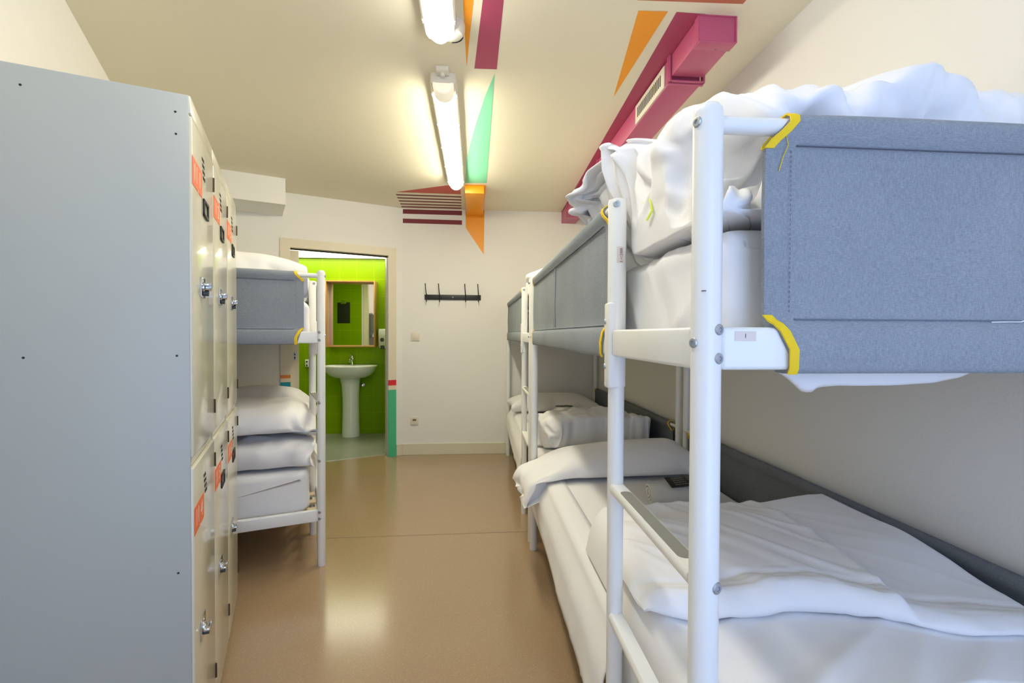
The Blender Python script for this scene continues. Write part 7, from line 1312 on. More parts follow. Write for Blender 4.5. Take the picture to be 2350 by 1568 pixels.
-2,-1,5,-4,-2,8,-1,-3,3,-1,0,2,1,-2,1,0,-1,2,1,-4,4,3,-1,2,2,3,-1,1,2,-1,0,3,-2,0,0,-1,-2,0,0,0,0,0,-1,-1,2,0,1,-2,-1,-1,1,0,0,0,1,1,-2,0,0,-1,0,1,-1,
1,-3,3,0,2,-3,0,1,-1,0,-4,4,0,5,-8,0,2,-5,-14,-1,-16,-2,-2,-2,11,3,5,7,31,-2,0,1,1,-1,0,1,-2,1,3,-2,0,3,-3,-1,5,-1,-2,4,-1,-1,2,1,-2,1,0,3,-5,0,-15,17,
3,11,-8,1,0,1,2,-2,4,0,8,-9,0,-2,4,-1,1,-2,0,-6,5,-1,4,-4,0,0,-2,-1,1,0,0,0,1,0,0,-1,1,0,0,-1,0,-1,1,0,-1,-1,-1,0,0,1,-3,-1,1,-4,-5,-1,-9,5,0,3,-1,0,
-1,-8,-1,-4,9,31,-2,-3,0,2,0,2,1,-1,0,1,-2,0,3,-1,0,2,-2,-1,3,-1,-2,1,-1,-2,3,0,-2,3,1,1,-2,0,0,3,1,0,2,1,1,0,1,2,0,1,2,-2,1,0,0,-1,0,0,1,-1,-2,-2,-1,
0,0,0,-1,-1,0,0,0,0,0,0,1,0,0,0,0,0,0,0,0,0,-2,-2,-1,-3,-1,-1,-4,-6,0,-6,4,1,3,-5,-1,-2,-5,-2,-3,11,31,-3,-3,1,1,-2,0,3,-1,1,1,0,0,1,-1,0,2,-2,-1,1,-1,
-1,3,-2,-1,0,-1,-4,7,0,3,-5,1,0,1,0,1,2,1,0,1,1,-1,3,1,3,-3,0,0,0,1,-1,-1,0,-1,0,1,0,-1,-1,-1,-1,0,1,0,-1,1,0,0,0,-1,0,0,1,-1,0,-1,-1,-1,0,0,-1,-2,-6,
1,-8,7,-2,8,-13,0,-9,0,2,-1,-12,-8,1,9,32,-3,-1,0,1,-2,1,1,-1,1,3,-1,0,1,-1,-1,2,0,-1,0,-2,-1,1,-1,-2,1,-1,0,0,0,0,1,0,1,1,1,1,1,0,0,1,1,-1,2,0,1,-1,1,
0,0,1,0,0,0,-1,0,0,0,-1,0,0,-1,-1,0,-1,0,1,0,0,0,0,1,1,0,-1,0,0,0,-1,-2,-1,-1,-1,3,-3,7,-21,-2,-17,-1,0,0,1,3,0,32,2,7,18,28,-5,-9,4,1,-3,1,2,-3,0,2,1,
0,2,1,0,-2,-4,0,5,0,-1,0,0,-1,1,0,-1,1,0,0,1,1,1,0,-1,1,0,0,0,1,-1,0,1,0,0,0,0,0,0,1,-1,-1,0,1,-1,1,-2,0,0,0,0,1,1,0,0,1,0,-1,0,0,-1,0,-1,1,0,-2,-1,-1,
-2,-1,0,-1,-1,0,-4,14,-2,9,5,-2,3,5,-3,2,-15,11,-11,-17,27,9,31,3,-15,5,-4,-4,-12,7,7,-5,0,5,-4,-1,7,3,1,-4,0,0,1,0,0,0,0,0,0,1,0,1,0,1,1,0,-1,1,-1,0,
0,-1,-1,-1,0,0,0,0,0,0,0,1,0,1,-1,-1,0,2,0,0,0,-1,0,-1,0,0,-1,-1,0,1,0,0,0,-1,0,0,-2,0,0,-2,-5,-1,-10,-2,-1,-1,7,3,10,4,0,2,1,0,0,2,0,1,-5,34,3,-14,
-10,11,6,5,-3,22,2,-18,0,0,0,-9,2,9,0,-1,2,1,0,0,1,1,0,0,1,2,0,1,1,0,-1,0,0,1,0,-1,-1,-1,0,-1,1,-1,0,0,-1,0,0,0,0,-1,1,2,0,0,-1,-1,1,-1,1,-1,0,-1,0,0,
0,0,-1,-1,0,0,-3,0,0,-1,0,0,-2,4,0,4,2,0,2,-7,0,-9,4,1,4,1,0,0,4,0,1,0,34,2,-4,0,2,-5,-2,3,-6,-7,9,4,4,-4,10,3,-10,1,0,1,0,1,-1,0,0,2,1,0,-1,0,0,1,1,1,
0,0,0,0,-1,0,1,-1,0,0,0,-1,1,0,1,0,0,1,1,0,-1,-1,0,0,-1,0,0,-1,0,-2,0,-1,-1,-1,0,0,-1,1,0,0,-1,0,-2,0,1,-3,1,0,2,0,1,-1,3,0,2,-2,0,-2,1,0,1,2,-1,1,-1,
33,1,-2,1,1,0,0,0,1,-1,-2,4,-1,-6,2,-1,-2,-3,1,5,-1,0,4,0,1,0,0,1,2,0,0,-1,-1,0,0,0,0,0,1,-1,1,0,1,1,0,0,1,0,0,2,0,0,0,-1,0,-1,0,0,-1,0,-1,-2,0,0,-1,0,
-1,0,0,-1,-1,-1,0,0,1,0,-2,0,1,1,-1,1,-1,0,-1,-1,1,1,2,1,-1,0,0,0,-1,0,0,0,-3,33,0,0,-1,1,0,0,-1,2,1,-1,-3,0,6,2,0,-2,3,0,-4,1,1,1,-1,0,1,0,-1,0,-1,1,
0,-1,-1,1,0,0,-1,-1,0,0,0,0,1,0,0,4,1,0,3,-1,0,-1,0,1,-1,0,-1,-4,0,0,0,0,0,0,0,0,-1,0,0,0,0,-1,-2,0,1,0,0,0,0,1,0,-1,1,1,2,0,-1,-2,-1,0,1,0,-1,0,-1,0,
-1,-2,31,0,0,0,-1,0,1,2,-2,0,2,2,1,-2,1,0,0,2,2,0,0,0,-1,1,-1,2,-1,0,0,0,-2,0,-1,1,-1,-2,-1,0,1,0,-1,0,0,1,0,0,2,0,1,3,0,0,0,0,0,-3,-1,0,-1,-1,0,-1,1,
0,0,1,0,0,0,1,-1,0,1,0,0,0,0,1,0,-1,0,0,1,0,0,0,0,0,1,0,-1,-1,-1,-1,0,-2,-1,-1,0,32,-2,2,0,-1,0,1,1,-1,1,1,0,0,1,0,1,2,0,1,1,1,-1,0,0,0,-2,0,-2,0,-1,0,
1,-1,-2,-2,-1,0,-1,-1,1,0,1,-1,-1,1,1,0,0,-1,-1,1,1,-1,-1,0,1,0,1,2,0,1,0,0,0,1,0,1,0,1,-1,0,1,1,0,1,0,0,-1,1,0,0,0,0,0,-1,0,0,0,0,-1,0,-1,-1,0,-1,-1,
0,1,4,33,-2,0,2,-1,-1,0,-1,1,0,1,-2,0,2,0,1,2,0,0,1,1,1,-1,0,0,0,0,-1,-1,-1,-1,-1,-1,-1,0,0,-1,-1,-1,-2,0,0,1,0,1,-1,-4,1,1,-2,0,1,-1,0,1,2,0,0,2,0,0,
3,0,0,0,1,0,1,0,1,0,0,-1,0,0,1,0,1,0,1,-1,0,-1,0,0,0,-1,-1,-1,0,-1,1,-3,1,-1,0,0,2,13,32,-3,-12,3,2,3,0,-2,-1,0,0,0,0,2,-2,0,2,1,0,-1,1,1,0,0,1,-1,-1,
1,-2,-1,-1,-1,-1,-1,0,0,-2,1,2,0,0,0,-1,-2,1,0,-2,1,0,-4,-1,0,1,0,1,2,0,1,3,1,-1,1,-1,0,1,0,-1,0,0,0,1,1,1,0,0,-1,1,-1,0,0,0,0,0,0,-1,-1,-1,0,0,0,1,0,
1,-1,1,-1,1,0,-4,34,-1,12,-1,-2,-4,0,2,2,-1,-2,-2,0,1,-3,1,3,1,0,-1,-1,2,-1,0,2,-2,0,2,-1,0,1,-2,1,-2,0,1,-1,1,0,-3,0,1,-1,0,0,0,-2,-1,-1,-2,1,2,0,0,0,
2,0,0,1,-1,-1,1,0,0,1,-1,0,1,0,-1,0,0,-1,1,0,1,0,1,0,0,0,0,0,-1,0,-1,1,0,1,0,-1,0,1,0,2,-1,1,0,3,33,0,5,-1,-2,0,-1,1,-11,0,7,1,0,-1,4,-1,-6,-1,2,-1,0,
1,0,0,2,-1,0,2,-1,1,0,-2,1,0,-1,1,-2,0,0,-1,0,0,-2,0,0,-1,-1,-1,1,-1,0,-1,1,0,1,0,-1,0,1,0,0,1,0,-1,1,0,0,0,0,0,1,-1,0,1,1,0,1,0,0,0,1,0,0,-3,0,-4,-2,
-1,-2,4,1,5,0,1,2,1,0,1,2,32,0,-6,0,4,-3,-1,1,7,-1,-4,1,0,-1,0,0,-2,-1,0,0,-1,1,-1,0,3,-1,1,1,-2,2,1,-1,1,-1,-1,1,-1,-1,1,0,1,-1,-1,-1,-2,-1,0,0,-1,1,
-1,0,0,-1,-1,0,1,1,0,0,1,1,0,0,0,0,-1,2,0,0,0,0,1,0,0,0,1,1,0,3,-2,-1,-4,6,1,7,-1,1,-1,-8,-1,-8,4,0,4,1,0,2,0,30,0,0,0,0,-1,0,1,0,0,-1,0,0,-2,0,1,0,-1,
0,-1,0,0,-2,0,0,-1,1,0,-2,1,1,-1,2,1,0,1,0,-1,0,0,-1,-1,0,0,-1,-1,1,-1,-1,-1,-1,-1,0,0,0,0,0,0,1,0,1,1,1,0,0,0,1,1,0,1,1,0,0,0,0,0,2,1,0,3,4,0,6,-7,1,
-9,6,0,7,0,0,0,-5,0,-4,-1,0,0,-3,31,2,-2,-1,-1,2,0,-2,1,1,-1,0,0,-1,-1,0,-1,0,0,-1,0,0,-2,1,-1,-2,1,0,-2,1,0,-1,1,1,-1,0,2,1,-1,0,-1,1,0,0,-1,0,-1,-2,
-1,1,0,-1,0,0,0,0,0,0,0,0,1,0,1,3,1,1,1,0,0,-1,1,0,0,1,-1,-1,1,0,0,1,2,1,9,7,-3,9,-7,3,-9,-3,1,-1,-3,0,-2,1,-1,1,-2,32,1,-3,-1,0,2,0,-2,0,0,-1,0,0,-1,
0,1,-1,1,0,-3,1,-1,-3,0,-2,-3,0,0,-1,0,0,-1,0,1,0,0,1,-1,1,0,0,-1,0,-1,0,0,0,0,1,1,-1,-1,0,0,-1,0,0,1,-1,1,2,1,1,1,1,0,1,0,0,1,1,0,-1,1,0,-1,1,-1,-1,1,
0,-1,1,3,2,12,-15,-2,-8,-5,-2,-2,-1,-2,-1,-3,-2,-2,7,32,1,-11,0,0,2,1,-2,0,0,-1,0,0,0,1,0,-1,1,-2,-8,-1,-2,-5,1,-1,-1,-1,-1,1,-1,0,0,0,0,-1,1,0,-1,0,2,
-1,1,0,-1,1,0,0,0,1,2,0,-2,-2,0,1,1,0,-2,-1,0,3,0,0,2,1,0,1,1,0,0,1,0,-1,1,-1,-1,1,0,-1,2,-1,1,1,-2,-3,-5,25,-4,25,2,-2,1,-1,2,-1,-5,4,-2,-7,34,0,7,0,
0,0,-1,-1,-1,1,-1,-2,0,2,3,-4,-15,-1,-4,-7,1,2,2,-1,-2,0,1,-1,1,0,0,1,0,0,0,0,-1,-1,1,1,-1,0,0,-1,0,1,1,0,-6,-7,0,6,6,0,-1,0,0,2,0,1,-1,0,-1,1,-1,1,0,
1,0,1,0,-1,0,2,-1,-1,0,0,1,4,0,1,2,0,2,4,0,0,1,14,-2,11,5,-4,2,2,0,1,0,35,-1,3,0,-1,0,0,0,-2,-1,1,1,-22,-31,-2,10,6,0,4,3,0,-3,-1,0,1,1,0,0,1,1,-2,1,0,
0,0,-1,-6,-5,0,5,5,1,2,0,0,-2,-3,0,-2,-1,0,2,0,0,1,1,1,2,3,-1,-1,-2,0,0,0,-1,0,-1,0,-2,1,0,1,1,0,2,3,-1,-3,-4,0,4,6,0,1,3,1,2,2,4,2,7,10,-2,8,6,-6,1,0,
33,0,4,1,-1,3,-2,-3,-14,-33,-29,6,26,10,1,-7,-6,0,1,2,0,2,1,1,-1,1,1,0,1,0,0,0,0,-2,0,-1,-2,-1,-1,4,2,0,0,1,0,-2,-2,0,-1,-1,0,0,0,1,2,0,0,0,1,0,0,1,0,
0,0,-1,-1,-1,-1,-1,-2,0,0,0,0,3,2,1,2,3,0,-9,-7,0,12,9,0,2,3,2,2,6,4,0,5,12,-4,9,0,34,1,15,-5,-9,-3,-26,-24,-6,-1,-2,-4,9,2,-1,3,0,0,2,1,0,1,1,0,1,2,0,
-5,-2,1,5,3,0,0,0,0,-1,1,-1,2,2,-1,-1,0,-1,-2,-1,-1,1,0,1,-3,-2,0,1,0,0,0,0,1,1,0,-1,0,1,0,-1,0,0,-1,-1,-1,-3,-1,0,2,1,1,3,1,0,-3,0,0,3,1,0,6,6,0,1,1,
-8,-8,-7,9,13,12,14,30,-8,-1,-23,-23,-8,-3,-4,-1,0,1,-3,6,-1,-1,1,1,-1,3,0,-1,-2,0,1,0,0,1,4,2,-1,-14,-3,-1,11,3,2,10,6,0,-21,-8,-1,8,2,-1,3,2,2,3,2,
-1,-5,-3,0,2,-1,1,0,-2,-1,0,0,0,-3,0,0,1,1,-1,1,3,0,0,0,0,-13,-2,-1,10,2,3,12,7,2,-21,-7,-2,12,2,-1,12,9,-7,-4,-3,-2,-10,-6,)),
    'farfold': (38, 26, 0.0008, (0.015, 0.118, 0.507), (
139,56,75,21,-3,24,13,-20,19,-13,-28,17,17,9,24,-13,-13,26,16,2,25,1,33,9,25,-21,5,20,10,19,8,23,-21,30,5,2,4,-12,30,32,5,-15,29,3,3,14,-3,28,26,7,-19,
27,8,13,21,13,-19,19,-1,24,23,11,-18,11,-10,28,23,0,21,7,15,-27,28,-14,5,17,11,-23,29,-6,13,27,9,-11,31,7,3,-13,-13,28,30,2,10,10,2,29,25,-15,-11,28,6,
13,-2,22,26,32,-9,-5,-2,-4,-31,-6,11,-30,7,-2,-29,-28,3,20,0,-20,-27,-5,6,10,29,45,8,-31,-31,-3,36,32,-10,-30,-19,1,8,-35,21,4,30,6,-4,13,-34,17,-19,
42,-13,16,-16,27,12,-27,-17,-20,41,-7,15,-22,16,2,-28,-3,-7,43,-12,6,-38,2,-13,41,3,14,-41,-2,-14,41,17,17,-39,-18,-1,11,24,-24,31,-20,25,-35,12,-18,
34,-9,20,-35,-3,-15,33,-10,9,-24,31,3,-6,-28,-8,22,20,6,-39,-2,0,32,-9,-9,-39,16,-4,-2,-11,19,27,21,-10,8,12,-16,-2,-30,18,12,-26,-22,7,3,29,19,19,29,
-12,-34,-41,-6,38,42,-7,-33,-36,13,40,36,-13,-23,-7,0,3,1,-2,9,-23,37,-12,22,-37,5,-28,35,2,2,0,6,34,-40,-3,-28,41,3,4,-4,-8,17,-47,7,-13,46,-2,13,-42,
-1,-13,42,2,12,-45,-10,-7,35,25,4,-40,-22,6,26,23,-20,27,-22,21,-42,8,-22,40,-3,20,-42,3,-13,38,15,14,-30,-17,1,0,-4,-13,26,8,13,-25,-3,0,-1,19,-15,
-24,-24,8,8,15,6,23,-4,1,-1,28,-19,-13,1,35,5,-26,-22,14,0,9,-26,14,8,12,-21,-30,13,35,36,-19,-34,-25,19,46,24,-27,-36,-12,26,-2,-4,-1,14,-7,19,9,18,
-21,-16,-4,-29,-1,-8,38,13,14,-17,-10,-4,-19,12,-8,42,-7,9,-47,-3,-10,47,2,8,-48,0,-4,39,10,4,-39,-16,-1,35,22,2,-36,-16,2,33,19,-14,16,-8,19,-42,-3,
-21,48,-11,16,-43,-3,-2,1,28,4,-3,-11,3,13,0,-1,-5,-7,-2,-4,-2,-1,-7,27,-17,-13,-12,20,25,11,-6,3,-26,6,5,4,29,12,-24,-1,-21,-7,-21,34,27,26,-10,-24,
-11,-10,-2,-7,9,33,19,-16,-32,-21,27,33,22,-34,-11,3,11,-10,-21,-33,4,1,1,4,12,48,5,-6,-43,-13,8,18,4,3,3,-14,-10,11,9,3,4,12,2,-28,1,-10,47,-11,11,
-44,-1,-9,34,14,9,-35,-16,-5,33,16,6,-32,2,-2,32,-24,-6,-12,12,7,-7,17,-14,33,-14,14,-18,19,-1,-23,-14,5,4,2,0,0,-10,-4,-1,2,2,19,7,-6,-31,-17,-1,7,19,
8,19,11,-2,-6,-29,16,-12,40,20,17,-37,-18,3,5,8,-8,12,9,8,-16,-20,12,-1,-4,3,28,22,-35,-25,-9,30,20,9,-19,3,3,2,-14,-11,24,5,1,-42,-2,-1,38,5,2,-39,-6,
-4,43,15,13,-36,2,-19,42,-18,14,-25,0,0,-3,18,-14,28,-4,17,-42,-14,-15,37,14,13,-39,-9,-1,23,2,5,-4,1,-2,0,-2,-1,-2,-1,-4,-22,7,-7,46,-14,7,-31,16,4,
-7,-1,1,8,-4,0,1,-6,-9,-23,0,6,13,12,3,-4,-4,-1,23,15,-2,-3,-21,26,7,-13,-18,1,41,29,-11,-39,-31,19,38,27,-12,-18,0,-2,10,-3,-18,-20,-8,36,26,5,-41,-6,
-2,-4,1,-1,54,0,7,-48,-4,-7,45,1,8,-38,-4,-15,40,5,14,-37,-11,-13,33,1,14,-34,15,-12,40,-4,10,-47,-13,-3,27,0,1,2,18,5,-24,-9,-10,37,5,9,-36,-11,-2,15,
27,-3,15,-4,1,-42,-11,3,43,-8,-14,-52,-2,13,51,9,-15,-47,-11,14,22,17,2,1,-1,-4,27,-10,10,-21,16,-11,-22,-24,3,21,20,2,12,11,28,15,-24,4,-10,-16,-21,
12,43,22,-23,-43,-17,17,43,16,-21,-29,-5,30,21,5,-40,-20,-9,43,4,-2,-1,9,7,-43,-2,-4,47,2,6,-48,-9,-9,48,10,9,-42,-11,-8,42,7,6,-47,-6,-3,39,-4,1,-33,
6,-6,43,5,12,-48,-7,-14,50,-1,-1,0,2,14,-45,-1,-4,34,9,-3,-44,4,9,32,-15,-3,-9,5,5,-4,1,-1,1,14,-18,-28,-8,16,51,-9,-18,-52,9,18,53,-4,-3,-38,4,-7,45,
-12,10,-28,9,3,-3,5,-4,21,-24,25,-1,42,4,7,-32,1,-8,-1,1,2,32,-3,-8,-36,-1,24,28,3,-32,-21,-3,38,23,0,-45,-22,5,24,-5,-1,-1,5,2,-1,6,-6,24,13,2,-47,
-22,-8,52,10,12,-45,0,-10,40,3,1,-50,-8,6,44,-1,-7,-39,-2,-1,43,14,5,-40,-15,5,22,10,-8,21,-9,-1,-46,2,9,28,-7,-20,-33,16,18,47,-3,-12,-47,10,10,49,
-15,5,-28,3,0,0,2,0,0,9,-17,-21,-4,11,49,-1,0,-50,-14,-7,55,14,7,-50,-5,7,19,-19,22,18,15,12,-25,14,1,8,-28,-14,23,13,10,-32,26,-6,-10,-34,3,34,23,-2,
-39,-23,2,42,22,-3,-48,-10,4,46,4,-4,-42,-14,8,25,1,1,-1,-1,0,-1,3,-15,32,10,17,-26,-17,-4,-7,17,-12,-26,0,14,41,8,-12,-40,-23,8,44,12,-6,-42,-9,8,18,
14,-2,27,-23,-11,-44,8,9,9,6,-7,-12,2,10,44,-7,-10,-44,5,5,54,7,-1,-48,9,-5,49,-12,17,-28,-2,-1,3,-16,-11,-7,15,6,-6,-3,-7,36,-8,0,-45,-4,24,25,-8,6,
-16,33,-2,-8,-29,1,-12,2,2,22,-17,-8,6,33,5,-36,-21,-2,41,19,-1,-46,-16,4,45,13,-7,-49,-13,8,45,12,-8,-44,-12,7,42,25,-4,-32,-19,12,15,-15,-16,-23,23,
10,43,-16,2,-26,-3,-2,5,-5,-2,-7,15,0,-10,0,3,29,2,-14,-38,-10,14,21,21,-2,19,-18,2,-18,-9,-6,22,6,0,-34,12,3,33,4,-3,-40,-15,-3,49,6,9,-8,-17,-7,-10,
11,5,-12,14,6,13,8,-16,-34,-22,11,16,14,-7,35,3,22,27,-15,7,-12,11,2,-22,20,1,11,-36,-15,19,26,17,-32,-22,-13,34,17,8,-46,-11,-1,42,9,-8,-50,-9,10,48,
9,-6,-46,-10,7,44,8,-6,-41,-5,8,9,-6,-7,5,12,5,28,-14,-6,-39,14,4,38,-1,-8,-46,4,14,41,6,-17,-40,-18,12,16,6,3,22,5,-17,-40,-3,19,35,-7,-1,-4,11,-7,
-24,-9,2,40,-1,5,-6,-5,-3,-12,17,-6,-21,-21,4,24,24,-3,17,-11,-7,-47,4,13,43,-8,2,-16,28,-23,-25,-31,21,19,12,18,28,0,-4,3,-10,19,-17,24,-15,-7,-19,14,
-11,-20,-14,32,17,11,-46,-13,-2,41,8,-3,-48,-6,5,45,7,-6,-48,-7,9,45,7,-8,-44,-11,6,45,1,0,-29,10,2,-5,-7,1,20,14,-4,17,-18,-3,-41,8,2,40,-5,-4,-40,-3,
8,34,19,-14,-45,-17,15,24,-1,-2,-4,-12,-5,8,26,2,22,-4,4,-1,6,-11,-46,-15,11,25,11,-11,32,-4,14,-32,-2,-1,0,-2,1,-3,5,1,6,4,-11,-25,1,4,45,-6,5,-27,28,
-23,-14,-17,25,-5,14,2,29,4,-11,5,12,16,-31,5,-4,7,-34,2,-3,8,1,17,9,-9,-50,-9,9,49,8,-9,-44,-13,-2,52,1,6,-49,-1,3,37,12,-3,-39,-8,4,43,18,-7,-42,-18,
10,14,-2,-3,-3,18,2,34,-10,-9,-45,-3,2,49,-1,4,-39,-3,1,30,12,-10,-46,-7,11,49,13,-9,-45,-9,11,39,-10,-7,-28,3,7,27,10,-19,-46,-1,12,8,-16,-2,52,21,4,
-53,8,1,36,-24,1,-12,0,-6,24,4,3,-39,4,4,31,1,1,-24,0,30,-19,-8,-38,-19,-13,21,24,0,13,-1,19,6,1,-5,-10,-13,-13,5,19,0,4,4,6,0,-8,7,5,8,-6,-2,1,12,-8,
29,-6,3,-44,-7,-3,37,8,5,-35,-10,-5,34,24,-4,-47,-12,13,41,-15,-17,-34,9,16,21,11,-6,-19,0,1,43,-8,-5,-43,-5,2,41,9,5,-40,1,-1,38,-2,-17,-51,6,21,47,
-10,-8,-35,5,6,32,-1,-2,-26,-9,1,3,5,0,23,1,3,-11,13,1,4,-1,-5,-25,-2,1,39,-6,-2,-35,-1,3,26,7,25,-20,-10,-4,-4,17,-25,-9,-41,13,23,16,16,-14,-2,0,6,
-2,2,4,7,3,26,1,-7,-38,-3,9,22,-4,1,0,3,-10,-20,3,4,47,9,4,-43,-19,-11,44,12,15,-22,-12,-9,-13,3,3,-2,8,6,7,1,-6,23,-6,2,-27,-2,0,4,6,4,6,10,-9,-23,
-12,2,40,2,6,-29,1,-4,-2,-9,0,7,11,4,16,2,0,-3,-9,-3,-12,27,-13,-22,-24,14,21,2,-1,-9,19,1,26,-13,-2,-23,-6,4,4,9,0,17,-2,-6,-29,-6,22,-23,5,4,1,-1,-7,
-7,24,-12,8,-44,-5,-7,22,28,7,-9,-1,3,5,-14,-14,-12,14,43,2,0,-19,8,3,-3,-1,2,21,8,-7,-37,-20,-6,50,21,16,-29,-12,-21,-24,5,17,46,5,-15,-45,2,14,43,-3,
-4,-36,1,1,42,0,-9,-50,1,13,41,-13,-5,-25,5,1,-6,3,4,10,-3,0,2,16,-17,-24,-10,16,34,-10,-13,-30,8,13,40,-7,-8,-32,16,2,-7,-15,-27,-8,-8,25,16,7,6,7,5,
1,-6,-7,-17,-10,1,18,25,-2,-4,-37,7,38,38,-12,-4,-17,15,-7,-9,16,-3,19,-18,2,-17,11,-10,-5,-27,24,31,19,-20,-35,-26,13,31,14,1,-12,1,-6,-15,-16,1,44,
19,11,-26,-5,-26,-24,0,27,43,4,-21,-39,-7,17,41,1,-18,-40,-7,18,37,6,0,-17,10,1,21,-11,-23,-44,8,24,40,2,-28,-39,-17,16,12,15,10,29,-3,3,-3,1,-31,-44,
1,31,34,-5,-33,-31,-4,32,36,2,-37,-35,4,37,24,4,-38,-28,-7,34,30,4,-26,-29,5,28,21,-2,-30,-19,21,1,-25,-33,8,-4,6,26,38,-1,-11,-32,21,-3,0,-1,1,0,0,-6,
-2,-18,4,-1,-11,13,30,26,-20,-36,2,-3,-2,-28,23,35,14,1,-16,1,-26,-19,-2,27,38,4,-24,-37,-5,25,37,6,-28,-38,-1,27,34,2,-32,-36,1,-4,1,-17,26,15,19,11,
21,-9,-36,-36,-4,37,34,7,-42,-34,-1,-3,0,-13,26,13,12,16,23,-7,-34,-36,4,35,31,3,-39,-32,-3,39,31,-9,-38,-28,2,34,27,8,-39,-28,-2,33,12,-7,-33,-10,4,
31,8,23,21,-16,-16,-6,-15,-19,4,10,-2,14,29,23,-12,-31,22,-9,19,-43,20,-5,41,-21,-6,-36,13,-7,-11,6,35,4,2,-8,26,-22,-38,-14,13,10,2,13,23,5,-30,-36,
-7,28,33,6,-31,-34,-3,31,32,1,-34,-31,1,35,30,-13,-21,-24,8,-5,-2,-10,-18,-2,6,42,27,8,-36,-30,-2,38,34,-11,-17,-22,13,-23,-9,-16,25,13,14,14,12,-7,
-35,-27,1,36,32,-1,-42,-32,11,39,29,-9,-46,-29,-8,41,17,-2,-37,-13,9,33,8,-9,-35,-4,-18,9,-31,48,3,15,-16,10,-7,1,-29,-8,-41,30,17,9,2,1,51,-22,-2,-44,
26,-5,43,-29,6,-31,21,-14,-9,7,12,-3,7,22,15,-27,-42,0,-7,0,-6,34,33,6,-33,-33,-4,33,31,1,-37,-32,-2,35,30,-3,-39,-29,7,39,25,-4,-45,-23,-3,38,17,4,
-39,-16,-13,42,23,9,-31,-24,-1,39,31,-9,-22,-25,0,-1,2,-4,-15,-4,10,29,13,7,-35,-17,1,42,25,2,-22,-28,-26,-9,13,16,-19,-7,0,36,4,-7,-35,0,9,28,-3,31,
11,-14,-38,7,-16,19,-4,0,4,10,9,20,-21,12,-27,16,-17,2,-12,-1,20,-11,11,-32,31,-5,36,-31,12,-33,19,-24,3,1,4,-7,20,31,1,-1,-3,6,-32,-36,-5,33,33,2,-38,
-32,0,38,33,-3,-39,-32,7,37,29,-10,-40,-27,8,38,19,3,-46,-21,-17,49,24,13,-51,-25,-20,42,21,10,-24,-19,7,36,31,5,-44,-36,0,39,21,-12,-32,-16,2,4,-1,
-15,6,13,4,2,-5,4,-1,-5,-3,8,9,0,-36,-4,4,16,-8,-6,20,14,27,16,-12,-4,-12,-14,6,-7,10,-33,35,2,18,-14,-11,-3,-6,1,-8,17,7,-28,-8,3,41,-25,-15,-1,7,-3,
16,-6,16,-37,27,-8,12,-22,-7,-2,6,-5,-6,28,34,6,-38,-35,-3,36,30,4,-34,-30,3,36,34,-11,-40,-33,11,40,34,-20,-36,-31,6,13,0,-5,-2,3,5,10,5,20,-25,-6,
-28,34,21,3,-7,-12,0,-3,1,5,-28,-13,10,39,16,-11,-14,-9,5,-3,-5,-20,-20,1,28,18,1,-3,-25,-4,0,42,14,-11,-15,-9,9,-20,-5,23,26,5,4,-3,-9,-34,8,-12,33,
-27,-6,-38,24,8,50,-15,10,-54,12,-15,36,-3,0,-44,9,31,7,-5,-24,26,-23,-21,17,-10,9,-29,39,9,0,-15,-12,7,-15,-8,-3,35,36,-10,-39,-37,-1,30,21,7,-4,-10,
0,-1,-1,-4,-2,0,22,13,22,-28,-12,-13,27,-29,-19,-17,39,24,1,-19,-21,-1,3,2,-3,-25,-1,6,42,20,0,2,2,-19,-40,-21,10,29,4,13,-2,-3,-6,-8,3,4,20,15,-15,
-20,-16,8,-27,-4,12,42,13,-25,0,28,19,28,3,8,-7,-4,-6,-1,-19,-28,17,20,39,-33,-10,-37,21,-10,39,-10,22,-45,8,-24,15,-1,-4,-9,15,30,-20,-19,-18,7,3,-1,
25,-25,-19,-10,37,22,-1,-14,-16,-10,3,7,18,14,18,-7,-32,-30,0,-10,-4,9,43,35,-8,-38,-33,-1,28,14,1,-1,-5,-2,7,13,15,-44,-23,-30,44,29,33,-32,-27,-9,34,
21,-13,-48,-22,-4,23,6,19,22,12,-10,-24,-16,-18,6,11,16,11,2,-4,-20,-12,17,27,20,-8,-14,-19,-26,5,32,19,6,-18,33,6,-13,-6,15,13,4,0,-1,-20,9,-14,-2,-3,
0,27,-30,17,-28,22,-27,19,-3,22,-33,7,-20,-19,-2,7,15,13,10,12,-21,-29,-13,16,21,11,-40,-21,-17,38,21,15,-6,-13,-12,-20,-4,7,32,32,-1,1,3,0,-28,-36,11,
31,32,-18,-39,-34,29,37,34,-26,-31,-33,2,10,5,26,-17,-5,-36,31,25,14,-12,-20,11,15,10,-6,-38,-19,-10,31,17,-9,-6,0,20,-14,-15,11,27,20,-13,-6,-13,1,6,
15,-17,-9,-5,23,-8,-11,2,-20,-4,19,23,-14,2,-3,34,8,-3,-18,-4,-1,-16,-28,21,19,16,-13,-27,18,-13,28,-10,10,-25,-2,0,-1,-23,-1,-8,0,14,34,-13,-6,-13,12,
-22,-27,1,23,14,19,-38,-10,-24,16,-2,12,21,13,1,-35,-14,-21,23,10,5,18,24,2,-15,-26,21,15,29,-31,-31,-32,23,32,20,-11,-8,-14,-21,-9,23,24,-16,-36,-5,7,
2,7,14,10,-21,-9,2,13,-17,-14,19,36,16,-4,-40,-16,-20,22,9,17,15,12,-7,-28,-22,21,34,34,2,-30,-29,-24,25,19,)),
    'farup': (30, 28, 0.0008, (-0.062, 0.008, 1.421), (
